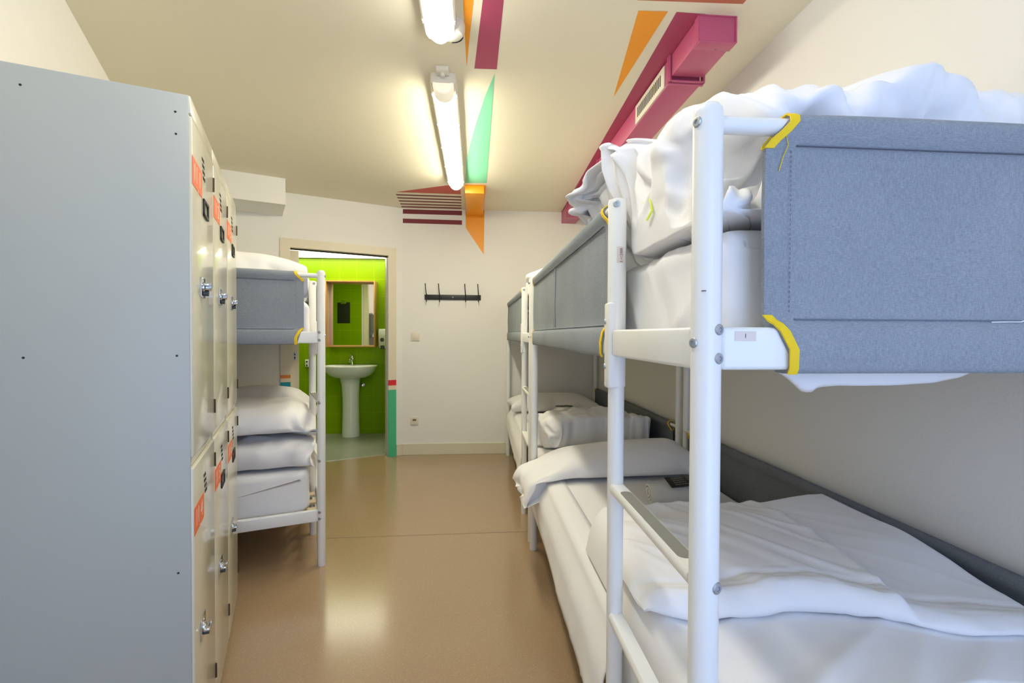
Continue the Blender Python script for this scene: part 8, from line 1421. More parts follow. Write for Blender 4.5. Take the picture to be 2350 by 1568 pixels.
152,51,26,2,-15,41,-2,-15,42,-2,-14,42,30,-7,33,38,20,-3,27,30,-16,42,-7,12,42,-2,10,43,-1,10,40,-9,19,44,6,-1,43,4,4,44,0,6,45,3,5,46,4,3,45,5,3,43,4,
2,44,6,-1,44,5,2,42,-4,13,44,5,-4,45,2,0,46,1,0,45,0,9,9,11,-41,10,16,-39,19,9,-39,21,7,-37,13,13,-40,12,14,-40,-12,41,17,5,1,0,2,0,0,3,-1,-1,-11,-4,6,
3,-10,12,3,-3,3,0,3,-2,1,1,-2,-1,-1,1,3,6,-6,0,0,0,-1,-5,4,0,4,-4,1,2,-2,0,0,1,0,0,-1,0,0,0,0,-2,3,0,-2,2,1,7,-9,-1,0,1,-1,2,-1,0,3,-9,2,0,-2,19,-6,7,
10,-7,1,-3,2,0,-3,3,-1,-1,1,0,1,-2,0,-23,32,18,8,5,-1,13,3,-2,7,1,0,-16,-3,3,-2,-8,11,7,-5,6,0,1,-1,0,2,-1,1,3,-4,1,6,-8,-1,-3,5,1,5,-6,0,0,-2,0,0,-1,
-1,1,-2,0,0,1,0,0,1,0,0,1,0,0,-1,0,1,-3,1,0,1,0,0,-3,-1,1,0,1,1,-6,9,-2,7,7,-3,4,4,-2,1,0,1,-1,3,-3,1,1,0,0,-31,24,18,4,5,-1,7,6,-1,7,2,0,4,2,0,0,1,-1,
4,-19,22,1,9,-5,0,4,-5,0,3,-5,-1,3,-5,1,2,-4,1,0,-2,-1,0,0,-1,0,-2,-1,0,-1,1,-1,2,1,1,1,-1,0,1,0,1,-1,0,0,-1,0,0,-2,0,0,-2,1,-1,3,-2,2,-7,4,0,8,5,-2,4,
0,0,-1,-2,-1,-1,-2,1,-1,-7,0,-1,-37,15,20,1,1,0,2,3,0,6,8,-1,19,12,-4,2,1,-1,0,1,-2,1,-1,2,0,1,-1,1,2,-2,0,0,-2,0,-1,-2,1,1,-1,1,0,1,-1,-1,3,0,-1,1,-1,
1,-3,0,0,1,0,0,-1,0,1,-1,0,0,0,0,0,0,0,0,-1,0,0,-1,-2,1,-1,-1,2,3,3,1,4,4,-2,1,-1,-1,-1,-2,-2,0,0,0,-1,-17,39,11,1,0,0,1,0,0,3,1,0,7,3,-5,-2,0,3,1,0,
-2,0,0,-1,0,0,0,0,0,1,0,1,-3,0,0,-1,1,-1,0,1,0,0,1,0,-1,0,1,1,-1,-1,1,0,0,-1,0,0,-1,-1,0,1,1,0,0,-1,0,0,1,0,4,-1,1,1,-1,0,-2,1,1,2,2,1,5,-5,-1,-2,1,-1,
-1,1,0,-1,4,-1,2,19,38,-7,-2,1,0,-7,3,4,-15,1,5,1,0,-1,-1,0,-1,1,1,0,-1,0,0,1,0,0,0,0,-2,-1,-1,13,-1,1,-8,0,0,1,2,-1,-1,0,0,3,0,0,-6,0,0,-1,-1,0,-1,1,
1,0,0,0,-1,-1,0,0,1,-1,5,-2,0,1,0,0,2,0,1,1,0,0,0,3,-1,4,5,0,3,0,0,0,3,-1,0,3,-1,0,7,43,-1,-4,1,2,-5,-1,0,-3,0,1,-2,0,0,2,0,-2,0,0,-2,1,1,1,0,0,0,-1,0,
2,1,-2,-8,0,0,17,-2,1,-7,-1,1,-1,1,0,-5,0,-1,5,1,1,-1,0,-1,-1,0,1,-1,0,1,-2,1,0,0,0,-1,2,0,-1,0,-1,0,0,0,1,1,1,-1,2,0,-1,0,9,0,9,5,-2,3,6,-3,2,5,-3,0,
-1,43,2,-7,-1,2,-5,-2,1,7,2,-3,-1,0,0,1,1,-1,0,0,-1,2,0,-2,-1,1,1,0,-1,2,1,1,2,1,0,-5,-1,-1,5,-2,1,-1,-1,0,-2,0,1,-1,1,-1,1,1,0,-1,-1,0,-2,2,0,-2,-1,1,
1,-1,0,-1,2,0,1,-1,-1,2,1,0,2,0,1,2,2,0,2,1,-2,1,-2,-1,0,-12,-2,-4,-7,-3,-3,1,44,3,-1,-1,0,-4,0,0,-4,-1,2,1,1,-2,1,0,-3,1,0,-1,0,0,1,1,-1,1,0,1,1,1,0,
1,-1,0,1,0,0,-1,0,-1,4,-1,1,-4,0,0,-3,0,0,-1,-1,0,-2,1,0,-2,0,1,1,0,0,0,1,1,1,-1,0,1,0,0,0,0,1,0,1,0,2,0,0,3,1,-1,1,-1,-2,-1,3,1,1,-5,0,0,-10,41,5,5,2,
-1,5,1,0,-8,-1,3,2,0,-3,1,0,-3,-1,0,-1,0,0,-1,0,0,2,1,0,1,0,0,0,1,0,1,1,1,0,0,0,-4,0,0,3,0,-1,0,-2,0,-3,0,0,-2,0,0,2,0,0,0,0,0,0,0,1,-3,-1,0,0,1,1,0,0,
-1,1,0,0,-1,1,1,7,1,-1,1,-1,0,-1,8,-2,2,3,1,1,-38,18,11,5,8,-1,9,9,-3,16,8,-4,3,0,-2,0,0,-2,0,0,0,0,0,5,0,0,2,-1,1,-6,0,-1,-1,1,0,1,1,0,1,1,1,-1,0,-1,
2,-1,0,0,0,1,0,0,1,0,0,-1,-2,-1,-1,0,1,0,-2,-1,0,0,1,1,0,-1,0,0,0,0,0,0,-1,1,0,0,2,3,1,4,6,-1,3,-6,1,-3,7,-2,0,10,41,-11,1,-1,-2,6,-2,0,-16,3,1,-1,2,0,
-3,0,6,0,0,2,0,-1,-3,-3,1,15,0,-1,7,-3,4,-16,1,-1,0,3,-2,5,1,0,-2,0,0,3,0,1,-3,0,0,0,0,0,1,-1,-1,0,0,-1,-1,0,1,-1,0,0,-1,0,1,-1,0,0,0,0,-1,0,0,0,3,-1,
-1,-9,3,1,9,5,0,4,-2,0,0,2,0,0,17,37,-14,-1,1,0,-18,4,4,0,0,1,0,0,-1,-2,1,5,0,0,1,0,0,2,6,-1,-11,-7,1,20,1,-2,12,-4,3,-21,2,-1,-1,2,-1,10,-1,1,-9,0,0,
3,0,2,1,0,-1,0,1,0,-1,-1,-1,0,0,0,-1,1,0,-1,-1,1,0,1,-1,0,-1,0,1,0,0,0,1,0,3,-1,0,-3,6,0,5,1,0,0,5,-1,2,6,41,-11,-14,1,4,-11,-4,-1,23,2,-9,-4,2,6,-3,1,
5,0,0,2,-1,0,1,0,-1,-4,0,1,0,-1,0,11,2,-2,12,-3,3,-18,0,0,-5,1,0,6,0,0,0,0,-1,0,0,0,-2,0,0,1,0,0,0,0,0,-1,0,1,-1,0,-1,0,0,0,0,0,0,-1,1,0,1,-1,0,0,1,0,
2,3,0,5,14,-3,7,3,-1,1,-4,43,-7,-9,-3,0,9,2,0,12,-4,-12,-3,2,2,-8,2,8,-2,1,5,0,0,0,-3,0,7,9,-6,-26,-4,4,11,-1,2,11,-1,0,8,-1,0,-10,1,0,0,0,1,0,0,-1,0,
0,0,0,0,0,0,0,1,-1,0,0,1,0,-1,0,0,-1,-2,0,1,-1,0,-1,-1,-1,0,-2,1,0,0,0,0,5,-3,0,-3,-9,-4,-5,-7,-6,-3,-4,44,-6,4,0,0,-4,-1,0,1,0,-2,3,-2,-4,-3,1,3,-1,1,
3,-1,0,2,0,0,-7,-1,2,6,5,-5,-16,-2,1,6,-1,1,5,-1,1,5,-1,0,-1,1,-1,1,0,0,-1,0,1,1,0,0,-1,1,2,1,0,-1,-1,-1,0,-2,1,-1,-2,-1,-2,-3,0,0,-1,-1,-1,0,0,1,0,1,
-1,-1,-17,-12,-11,-19,-28,10,-2,-4,1,-3,46,-5,-10,-4,-1,20,-1,-5,-26,-4,20,4,4,-7,13,1,-14,-1,0,1,-1,1,2,-1,0,2,-1,1,1,0,1,1,3,-2,-8,-1,-1,1,-1,0,2,0,
0,1,0,1,-1,-1,0,-1,1,-1,-2,0,1,-1,0,-2,-3,-1,-1,-2,0,-2,-1,1,-2,-3,0,-2,-4,0,-3,-3,-1,-9,-7,-3,11,10,1,5,6,-29,-20,8,2,5,-4,-6,-9,3,-3,44,-3,-4,-2,0,
-12,-4,5,15,5,-10,8,-8,-16,2,-2,-2,-2,4,3,-7,3,9,-1,2,1,1,0,-3,0,0,-3,-1,-1,-2,1,-1,1,-2,-1,0,0,-2,-2,-1,-2,-4,1,-2,-3,0,-1,-1,0,-3,-2,-1,-1,-1,0,-2,
-1,0,-5,-3,-2,-5,-4,1,-4,0,-1,-8,-2,-1,20,7,4,-7,-4,-1,-1,0,37,-3,14,-27,22,0,-30,-5,5,-2,44,-1,-1,0,0,-9,-2,0,9,-1,-9,0,1,-3,3,0,-1,3,-2,-4,-8,2,9,1,
-1,-2,0,0,-8,1,-2,-4,0,-4,-6,-2,-5,-3,1,-4,-3,-1,-3,-3,0,-5,-2,-1,-4,-1,0,-4,-1,-1,-4,-1,0,-3,0,-1,7,1,0,0,0,1,-3,0,0,1,-1,1,3,0,3,-22,-1,-2,4,0,1,7,1,
20,26,13,23,-37,17,2,5,-3,-1,43,0,0,1,-2,-6,-1,0,5,0,-8,-11,-5,28,-4,-4,7,1,6,-12,15,-1,-32,-3,-22,-21,0,3,2,0,-7,-3,-1,10,5,0,-4,-3,0,-2,-1,-1,-4,-2,
0,3,2,0,-4,-1,-2,-1,-1,1,2,0,0,-3,-1,0,-8,-2,0,-2,-1,0,3,0,0,-2,0,1,-1,0,-1,-2,1,3,-4,1,1,3,0,-3,-9,3,43,22,19,1,-7,2,1,45,0,-1,0,0,5,0,0,-21,-9,23,5,
5,-6,7,0,-30,1,-13,-19,-4,-26,-11,5,20,6,-1,-16,-6,-4,19,8,2,-11,-5,0,8,3,-2,-7,-3,1,1,0,0,-1,0,-1,-1,-2,1,0,1,-1,-3,0,-1,-2,-1,1,-6,-2,0,-3,-1,0,-4,0,
0,-2,0,-1,0,1,2,8,0,3,-3,1,1,-3,0,-3,-7,0,-12,45,24,42,0,11,1,45,0,3,-1,1,-3,0,0,-8,-1,3,2,-16,-37,-2,-17,-5,-5,-15,-4,4,14,1,0,-3,-1,1,15,5,2,-4,-2,0,
1,-1,0,2,2,-1,-2,-1,0,-1,-1,-1,-3,-1,0,-1,1,0,-2,-2,0,1,1,0,-3,-1,-1,-2,0,2,1,-1,0,1,-1,0,1,1,0,3,1,1,3,2,0,-4,-2,3,-11,0,5,27,10,5,-7,-4,15,15,26,2,
43,2,2,0,1,2,0,0,7,-2,-4,2,-2,9,-2,1,-5,-9,1,-16,-12,-10,-18,0,-4,-3,1,-3,-1,3,-8,-5,-1,4,2,0,1,0,-1,-3,-1,-1,1,1,1,-2,-1,1,1,-1,-1,-1,1,0,-1,-1,1,4,2,
2,4,2,0,5,3,1,5,7,0,5,8,1,3,9,-1,0,4,-2,1,3,-2,0,2,2,-1,-10,11,-15,-21,-2,12,10,2,43,3,4,0,1,-1,-1,-1,7,0,-3,1,0,1,-13,-2,-18,8,2,8,1,0,1,-18,-12,-23,
3,-2,-2,0,-3,-2,0,4,4,-2,-15,-9,3,10,4,0,-1,0,1,0,-1,0,1,2,1,5,2,1,4,5,1,4,5,1,3,6,-1,2,9,-1,2,6,1,0,2,0,0,0,-1,-1,0,-1,0,0,-1,1,0,-1,0,0,-1,-1,8,4,0,
-17,2,44,3,7,-2,1,-2,1,0,6,-2,-5,-3,0,-9,-10,-1,-7,-7,-4,-7,4,3,6,-1,-1,-2,-1,-3,-5,-1,-3,-4,0,-11,-9,2,8,6,0,3,3,2,3,3,0,2,5,1,4,7,1,1,6,0,1,3,0,0,3,
-1,1,2,0,0,0,0,1,0,-1,0,0,0,-1,0,1,0,0,-2,0,0,-1,-1,0,0,0,0,1,0,-8,0,1,4,-2,43,5,5,0,0,4,-1,1,7,-1,-9,-3,0,-8,-2,0,-1,-10,-1,-5,-10,-7,-10,11,8,10,-2,
-2,-2,0,0,1,0,0,1,1,1,2,0,2,5,0,2,5,0,1,4,1,-1,1,-1,0,0,0,-1,1,0,0,-1,-1,1,0,0,1,0,0,0,0,0,0,0,1,-1,0,-1,0,0,1,0,0,-1,-1,0,-1,0,0,0,0,0,-1,1,0,-7,43,5,
3,0,0,12,-1,1,6,-1,-11,-3,0,-7,0,-1,1,-2,0,-1,-10,0,-7,2,0,0,-1,1,3,0,1,6,0,2,7,0,0,3,0,0,0,0,0,0,0,0,0,-1,1,0,0,-3,11,0,0,-3,-2,2,-8,1,2,0,-1,0,0,0,
-1,0,1,-1,0,0,1,0,1,0,0,-1,-2,0,0,0,0,-1,0,0,0,0,0,0,0,0,-8,44,5,8,1,-3,4,-2,-1,4,-2,-9,-2,-1,-6,-4,1,-1,-4,-2,-3,-1,0,-2,4,3,7,1,2,10,-1,-1,3,1,0,0,
-2,-1,10,0,1,-10,0,0,0,0,1,0,0,0,0,-2,-1,8,-3,-1,-17,3,3,9,0,1,0,0,0,0,1,-1,0,0,0,0,0,-1,0,-1,0,0,0,-1,8,-1,1,-8,0,0,0,0,0,0,0,-1,0,)),
}
def grid_cloth(key, base):
    """upper skin of a piece of bedding from its grid of offsets, closed underneath"""
    nx, ny, step, mn, vals = CLOTH[key]
    w = nx+1
    g = []
    k = 0
    for j in range(ny+1):
        for i in range(w):
            q = []
            for a in range(3):
                if i and j: p = g[-1][a]+g[(j-1)*w+i][a]-g[(j-1)*w+i-1][a]
                elif i: p = g[-1][a]
                elif j: p = g[(j-1)*w][a]
                else: p = 0
                q.append(p+vals[k]); k += 1
            g.append(q)
    pts = [Vector((mn[0]+q[0]*step, mn[1]+q[1]*step, mn[2]+q[2]*step)) for q in g]
    F = [(j*w+i, j*w+i+1, (j+1)*w+i+1, (j+1)*w+i) for j in range(ny) for i in range(nx)]
    loop = [(i, 0) for i in range(nx)]+[(nx, j) for j in range(ny)]+[(i, ny) for i in range(nx, 0, -1)]+[(0, j) for j in range(ny, 0, -1)]
    inn = lambda i, j: (min(max(i, 2), nx-2), min(max(j, 2), ny-2))
    prev = [j*w+i for i, j in loop]
    n = len(loop)
    for inset, f in ((0.006, 0.45), (0.02, 0.85), (0.06, 1.0)):
        cur = []
        for i, j in loop:
            p = pts[j*w+i]; a, b = inn(i, j); d = pts[b*w+a]-p; d.z = 0
            d = d.normalized() if d.length > 1e-5 else Vector((0, 0, 0))
            zb = min(base, p.z-0.012)
            cur.append(len(pts)); pts.append(Vector((p.x+d.x*inset, p.y+d.y*inset, p.z+(zb-p.z)*f)))
        for k in range(n): F.append((prev[k], cur[k], cur[(k+1) % n], prev[(k+1) % n]))
        prev = cur
    c = Vector((0, 0, 0))
    for k in prev: c += pts[k]
    pts.append(c/n)
    for k in range(n): F.append((prev[k], len(pts)-1, prev[(k+1) % n]))
    return pts, F
def cloth(name, key, O, rz, sg, label=None, cat=None, group=None, fn=None, parent=None, m='sheet', sub=1, base=0.506):
    pts, F = grid_cloth(key, base)
    me = bpy.data.meshes.new(name)
    P = []
    for p in pts:
        if fn: p = fn(p)
        P.append((p.x*sg, p.y, p.z))
    me.from_pydata(P, [], F if sg > 0 else [f[::-1] for f in F])
    for q in me.polygons: q.use_smooth = True
    me.materials.append(M[m])
    o = bpy.data.objects.new(name, me); COL.objects.link(o)
    if parent: o.parent = parent
    else: o.location = O; o.rotation_euler = (0, 0, rz)
    if sub:
        md = o.modifiers.new('smooth', 'SUBSURF'); md.levels = sub; md.render_levels = sub
    return tag(o, label, cat, group)

dg_ = 'white duvets on the bunks'; pg_ = 'white pillows on the bunks'
def above_rails(p, lo=0.034):
    """keep bedding inside the guards below their top tubes"""
    if p.z < 1.592: return Vector((min(max(p.x, lo), 0.868), max(p.y, 0.034), max(p.z, 1.414)))
    return p
def settle(p):
    c = 1.675-0.07*smooth01((p.y-0.50)/0.4)
    z = p.z if p.z < c else c+(p.z-c)*0.35
    k = smooth01((p.y-0.44)/0.12)*(1-smooth01((p.y-0.95)/0.2))
    p = Vector((p.x, p.y if p.y < 0.45 else 0.45+(p.y-0.45)*0.60, p.z))
    x = p.x-0.110*k*(1-smooth01((p.x-0.08)/0.35))*smooth01((z-1.50)/0.08)
    if p.y > 0.45 and x < 0.034: z = max(z, 1.592+0.012*mnoise.noise(Vector((x*20, p.y*14, 1))))
    return above_rails(Vector((x, p.y, z)))
def left_in(p):
    x = p.x-0.035
    f = smooth01((0.30-p.y)/0.25)
    n = mnoise.noise(Vector((p.x*7+p.z*5, p.z*22-p.x*3, 2.2)))
    m_ = abs(mnoise.noise(Vector((p.x*5-p.z*9, p.z*14+p.x*4, 6.1))))
    p = Vector((p.x, p.y+0.018*f*(1+n)-0.022*f*max(0, 0.2-m_)/0.2, p.z+0.006*n+0.010*max(0, 0.18-m_)/0.18*smooth01((p.z-0.53)/0.04)))
    rung = smooth01((0.05-abs(p.z-0.56))/0.02)*smooth01((0.46-p.y)/0.03) if p.z < 0.62 else 0
    lo = 0.020+0.034*max(rung, smooth01((0.075-abs(p.y-0.44))/0.03))
    return Vector((max(x, lo), max(p.y, 0.032), p.z))
duv = cloth('duvet', 'upnear', B1, -AR, 1, 'crumpled white duvet heaped on the nearest upper bunk, above the blue-grey guard', 'duvet', dg_, base=1.414, fn=settle)
bvh_m = duv.data
def on_duvet(p):
    best = min(bvh_m.vertices, key=lambda v: (v.co-p).length_squared)
    return best.co.copy(), best.normal.copy()
bm = BM(); rs = []
for k in range(7):
    t = k/6
    c, n_ = on_duvet(Vector((0.035+0.02*sin(t*3), 0.315+0.05*t-0.02*sin(t*5), 1.475+0.075*t)))
    d_ = Vector((0, 0.0045, 0.0015))
    q = Vector((-0.006, -0.003, 0))
    rs.append([c+q-d_, c+q+d_, c+q+d_+q*0.2, c+q-d_+q*0.2])
rings(bm, rs)
obj('lime_tape', bm, M['lime'], duv, smooth=60)
r = thing('duvet', 'white duvet folded back over the nearest lower bunk, in the right foreground', 'duvet', B1, -AR, dg_)
def wedge(x, c, w): return max(0.0, 1-abs(x-c)/w)
def duvet_lower(x, y):
    z = 0.600+0.022*smooth01((x-0.1)/0.4)+0.012*smooth01(y/0.3)
    z += 0.006*mnoise.noise(Vector((x*4, y*4, 2.0)))
    # long soft creases running from the aisle side at the back towards the wall at the front
    q = x*0.80+y*0.60; t = -x*0.60+y*0.80
    n = mnoise.noise(Vector((t*13, q*2.2, 4.4))); z += 0.005*n
    n = abs(mnoise.noise(Vector((t*7+0.4, q*1.3, 9.4)))); z += 0.008*max(0, 0.25-n)/0.25
    z += 0.0022*wedge(x-0.416-(y-0.178)*0.33, 0, 0.006)
    return z
def duvet_upper(x, y):
    xr = 0.552+0.025*sin((y-0.33)*5.5)
    z = 0.645+0.030*smooth01((x-0.06)/0.35)
    z += 0.018*(1-smooth01((x-xr+0.004)/0.022))*(1-smooth01((y-0.66)/0.14))+0.007*max(0, 1-abs(x-xr+0.006)/0.03)
    z += 0.030*smooth01((x-0.56)/0.22)*smooth01((y-0.30)/0.22)-0.02*smooth01((x-0.5)/0.3)*smooth01((0.40-y)/0.2)
    z += 0.012*mnoise.noise(Vector((x*2.6, y*2.6, 6.0)))
    q = x*0.55-y*0.83; t = x*0.83+y*0.55
    m_ = 1-0.75*smooth01((x-xr)/0.05)
    n = mnoise.noise(Vector((t*9+1.3, q*1.6, 1.4))); z += 0.008*n*m_
    n = abs(mnoise.noise(Vector((t*16+0.4, q*2.4, 3.4)))); z += 0.006*m_*max(0, 0.22-n)/0.22
    return z
def layer(name, parent, top, front_edge, back_edge, low, lowb, nxx=72, nyy=84, lip=0.0, x0=0.034, x1=0.834):
    bm = BM(); rs = []
    for i in range(nxx+1):
        x = x0+(x1-x0)*i/nxx
        eL = max(0.0, min(1.0, (x-x0)/0.07)); eR = max(0.0, min(1.0, (x1-x)/0.028))
        e = sqrt(max(0, 1-(1-eL)**2))*sqrt(max(0, 1-(1-eR)**2))
        f, b = front_edge(x), back_edge(x)
        f += 0.02*(1-eL)**2; b -= 0.03*(1-eL)**2
        row = []
        zf = low(x, f)
        H = top(x, f+0.03)-zf
        for yy, zz in ((f+0.05, 0.0), (f+0.012, 0.03), (f-0.002, 0.16), (f-0.008, 0.36), (f-0.005, 0.60), (f+0.004, 0.82)):
            wv = lip*mnoise.noise(Vector((x*22, zz*4, 3.3)))+0.5*lip*mnoise.noise(Vector((x*7, zz*7, 8.3)))
            row.append(Vector((x, yy+wv, zf+0.003+zz*H*e)))
        for k in range(nyy+1):
            y = f+0.016+(b-f-0.016)*k/nyy
            base = low(x, y) if y < 0.60 else lowb
            z = top(x, y)
            if lip:
                d = y-f
                z += 0.007*max(0, 1-abs(d-0.034)/0.03)-0.007*max(0, 1-abs(d-0.074-0.008*sin(x*30))/0.012)
                z += 0.0035*mnoise.noise(Vector((x*9, d*60, 1.1)))*smooth01((0.11-d)/0.05)
            row.append(Vector((x, y, base+0.003+(z-base)*e)))
        zb = row[-1].z; n = 7
        for k in range(1, n+1):
            a_ = pi/2*k/n
            row.append(Vector((x, b+0.045*sin(a_), lowb+0.003+(zb-lowb-0.003)*cos(a_))))
        rs.append(row)
    rings(bm, rs, 0, False, False, closed=False)
    # underside
    o = obj(name, bm, M['sheet'], parent, smooth=180)
    return o
layer('lower_layer', r, duvet_lower, lambda x: 0.052+0.006*sin(x*14), lambda x: 0.60, lambda x, y: 0.509, 0.509, 60, 60)
layer('folded_layer', r, duvet_upper, lambda x: 0.305-0.16*smooth01((x-0.15)/0.75)+0.012*sin(x*17+1), lambda x: 0.86-0.07*smooth01((x-0.1)/0.7)+0.01*sin(x*9), lambda x, y: duvet_lower(x, y), 0.509, 88, 96, lip=0.006)
def droop(p):
    """rest the pillow on the mattress and let its open end fall clear of the bed edge"""
    z = p.z if p.z < 0.506 else 0.506+(p.z-0.506)*1.25
    if z < 0.535 and p.x < 0.06: return Vector((p.x-0.058*smooth01((0.06-p.x)/0.06)*smooth01((0.535-z)/0.03), p.y, z))
    return Vector((p.x, p.y, max(z, 0.515)))
cloth('pillow', 'pillow', B1, -AR, 1, 'long white pillow across the far end of the nearest lower bunk, drooping into the aisle', 'pillow', pg_, fn=droop, base=0.513)
def place(cx, cy, z, rot, sx=1.0, sy=1.0, sz=1.0, tilt=0.0):
    c, s_ = cos(rot), sin(rot)
    def f(p):
        x, y = p.x*sx, p.y*sy
        return Vector((cx+x*c-y*s_, cy+x*s_+y*c, z+p.z*sz+tilt*y))
    return f
cloth('pillow', 'pillow2', B2, -AR, 1, 'white pillow at the far end of the far right-hand lower bunk', 'pillow', pg_, base=0.012, fn=place(0.40, 1.72, 0.500, 0.03, 1.15, 1.1, 0.95))
cloth('duvet', 'farfold', B2, -AR, 1, 'folded white duvet at the near end of the far right-hand lower bunk', 'duvet', dg_, fn=lambda p: Vector((min(0.035+(p.x-0.016)*1.265, 0.845), max(p.y, 0.03), max(0.507+(p.z-0.508)*(0.95-0.25*smooth01((p.x-0.40)/0.25)), 0.507))))
cloth('duvet', 'farup', B2, -AR, 1, 'white duvet poking above the guard of the far right-hand upper bunk', 'duvet', dg_, base=1.414, fn=above_rails)
cloth('duvet', 'leftA', B3, -AB, -1, 'rumpled white duvet folded on the left lower bunk, lowest of its pile', 'duvet', dg_, fn=lambda p: left_in(Vector((p.x, p.y, max(p.z, 0.508)))))
cloth('blanket', 'leftB', B3, -AB, -1, 'smooth white cover on top of the rumpled duvet on the left lower bunk', 'blanket', dg_, base=0.64, fn=lambda p: left_in(Vector((p.x, p.y, max(p.z, 0.60)+0.052))))
cloth('pillow', 'pillow2', B3, -AB, -1, 'white pillow behind the pile of bedding on the left lower bunk', 'pillow', pg_, base=0.012, fn=place(0.36, 1.30, 0.502, 0.2, 1.0, 1.0, 1.9))
cloth('duvet', 'leftup', B3, -AB, -1, 'plump white duvet on the left upper bunk, bulging above its grey guard', 'duvet', dg_, base=1.414, fn=lambda p: above_rails(p, 0.064) if p.y < 0.52 else above_rails(p))

# rolled towel with a black sachet on it
def towel(label, O, rz, x0, x1, y, z, rad=0.040):
    r = thing('rolled_towel', label, 'towel', O, rz, None)
    bm = BM()
    turns, n = 2.6, 64
    spiral = []
    for i in range(n+1):
        t = i/n; a = t*turns*2*pi+0.6; rr = 0.007+(rad-0.010)*t
        spiral.append((rr, a))
    outer_ = [((rr+0.0042)*cos(a), (rr+0.0042)*sin(a)) for rr, a in spiral]; inner_ = [((rr-0.0038)*cos(a), (rr-0.0038)*sin(a)) for rr, a in spiral]
    loop = outer_+inner_[::-1]
    rs = []
    for k in range(14):
        t = k/13; x = x0+(x1-x0)*t
        ed = 1-0.05*(abs(2*t-1)**6)
        rs.append([Vector((x+0.004*mnoise.noise(Vector((py*40, pz*40, 3))) , y+py*ed*1.08+0.002*mnoise.noise(Vector((x*20, py*30, 1))), z+rad*0.94+pz*ed*0.94)) for py, pz in loop])
    V_ = rings(bm, rs, 0, False, False)
    m_ = len(spiral)
    for ring in (V_[0], V_[-1]):
        for i in range(m_-1):
            bm.faces.new((ring[i], ring[i+1], ring[2*m_-2-i], ring[2*m_-1-i]))
    obj('roll', bm, M['towel'], r, smooth=60)
    return r
towel('rolled white towel on the nearest lower bunk in front of the long pillow', B1, -AR, 0.415, 0.70, 1.322, 0.499, 0.048)
def sachet(label, O, rz, c, rot, size=(0.14, 0.062), tilt=0.0):
    r = thing('sachet', label, 'sachet', O, rz, 'black sachets on the beds')
    h = thing('tmp', None, None) if False else None
    R_ = Matrix.Rotation(rot, 4, 'Z') @ Matrix.Rotation(tilt, 4, 'X')
    Mx = Matrix.Translation(Vector(c)) @ R_
    bm = BM(); a, b = size[0]/2, size[1]/2
    n = 10; rs = []
    for i in range(n+1):
        x = -a+2*a*i/n; t = 0.0045*(1-abs(2*i/n-1)**4)+0.0012
        zz = 0.0006*sin(i*1.3)
        rs.append([Vector((x, -b, zz)), Vector((x, -b*0.6, zz+t)), Vector((x, b*0.6, zz+t)), Vector((x, b, zz)), Vector((x, b*0.6, zz-t*0.3)), Vector((x, -b*0.6, zz-t*0.3))])
    rings(bm, rs)
    for v in bm.verts: v.co = Mx @ v.co
    o = obj('packet', bm, M['sachet'], r, smooth=50)
    bm = BM()
    for rr in range(4):
        x = -a*0.7
        while x < a*0.75:
            w_ = 0.004+0.006*random.random()
            zz = 0.0056
            box(bm, (x, b*0.45-rr*0.012-0.0022, zz), (x+w_, b*0.45-rr*0.012+0.0022, zz+0.0004)); x += w_+0.003
    for v in bm.verts: v.co = Mx @ v.co
    obj('print', bm, M['sachet_print'], o, smooth=0)
    return r
sachet('black printed sachet lying on the rolled towel of the nearest lower bunk', B1, -AR, (0.560, 1.298, 0.599), 0.22, (0.15, 0.066), 0.42)
sachet('black sachet on the folded duvet of the far right-hand lower bunk', B2, -AR, (0.27, 0.40, 0.742), 0.05, (0.12, 0.05))


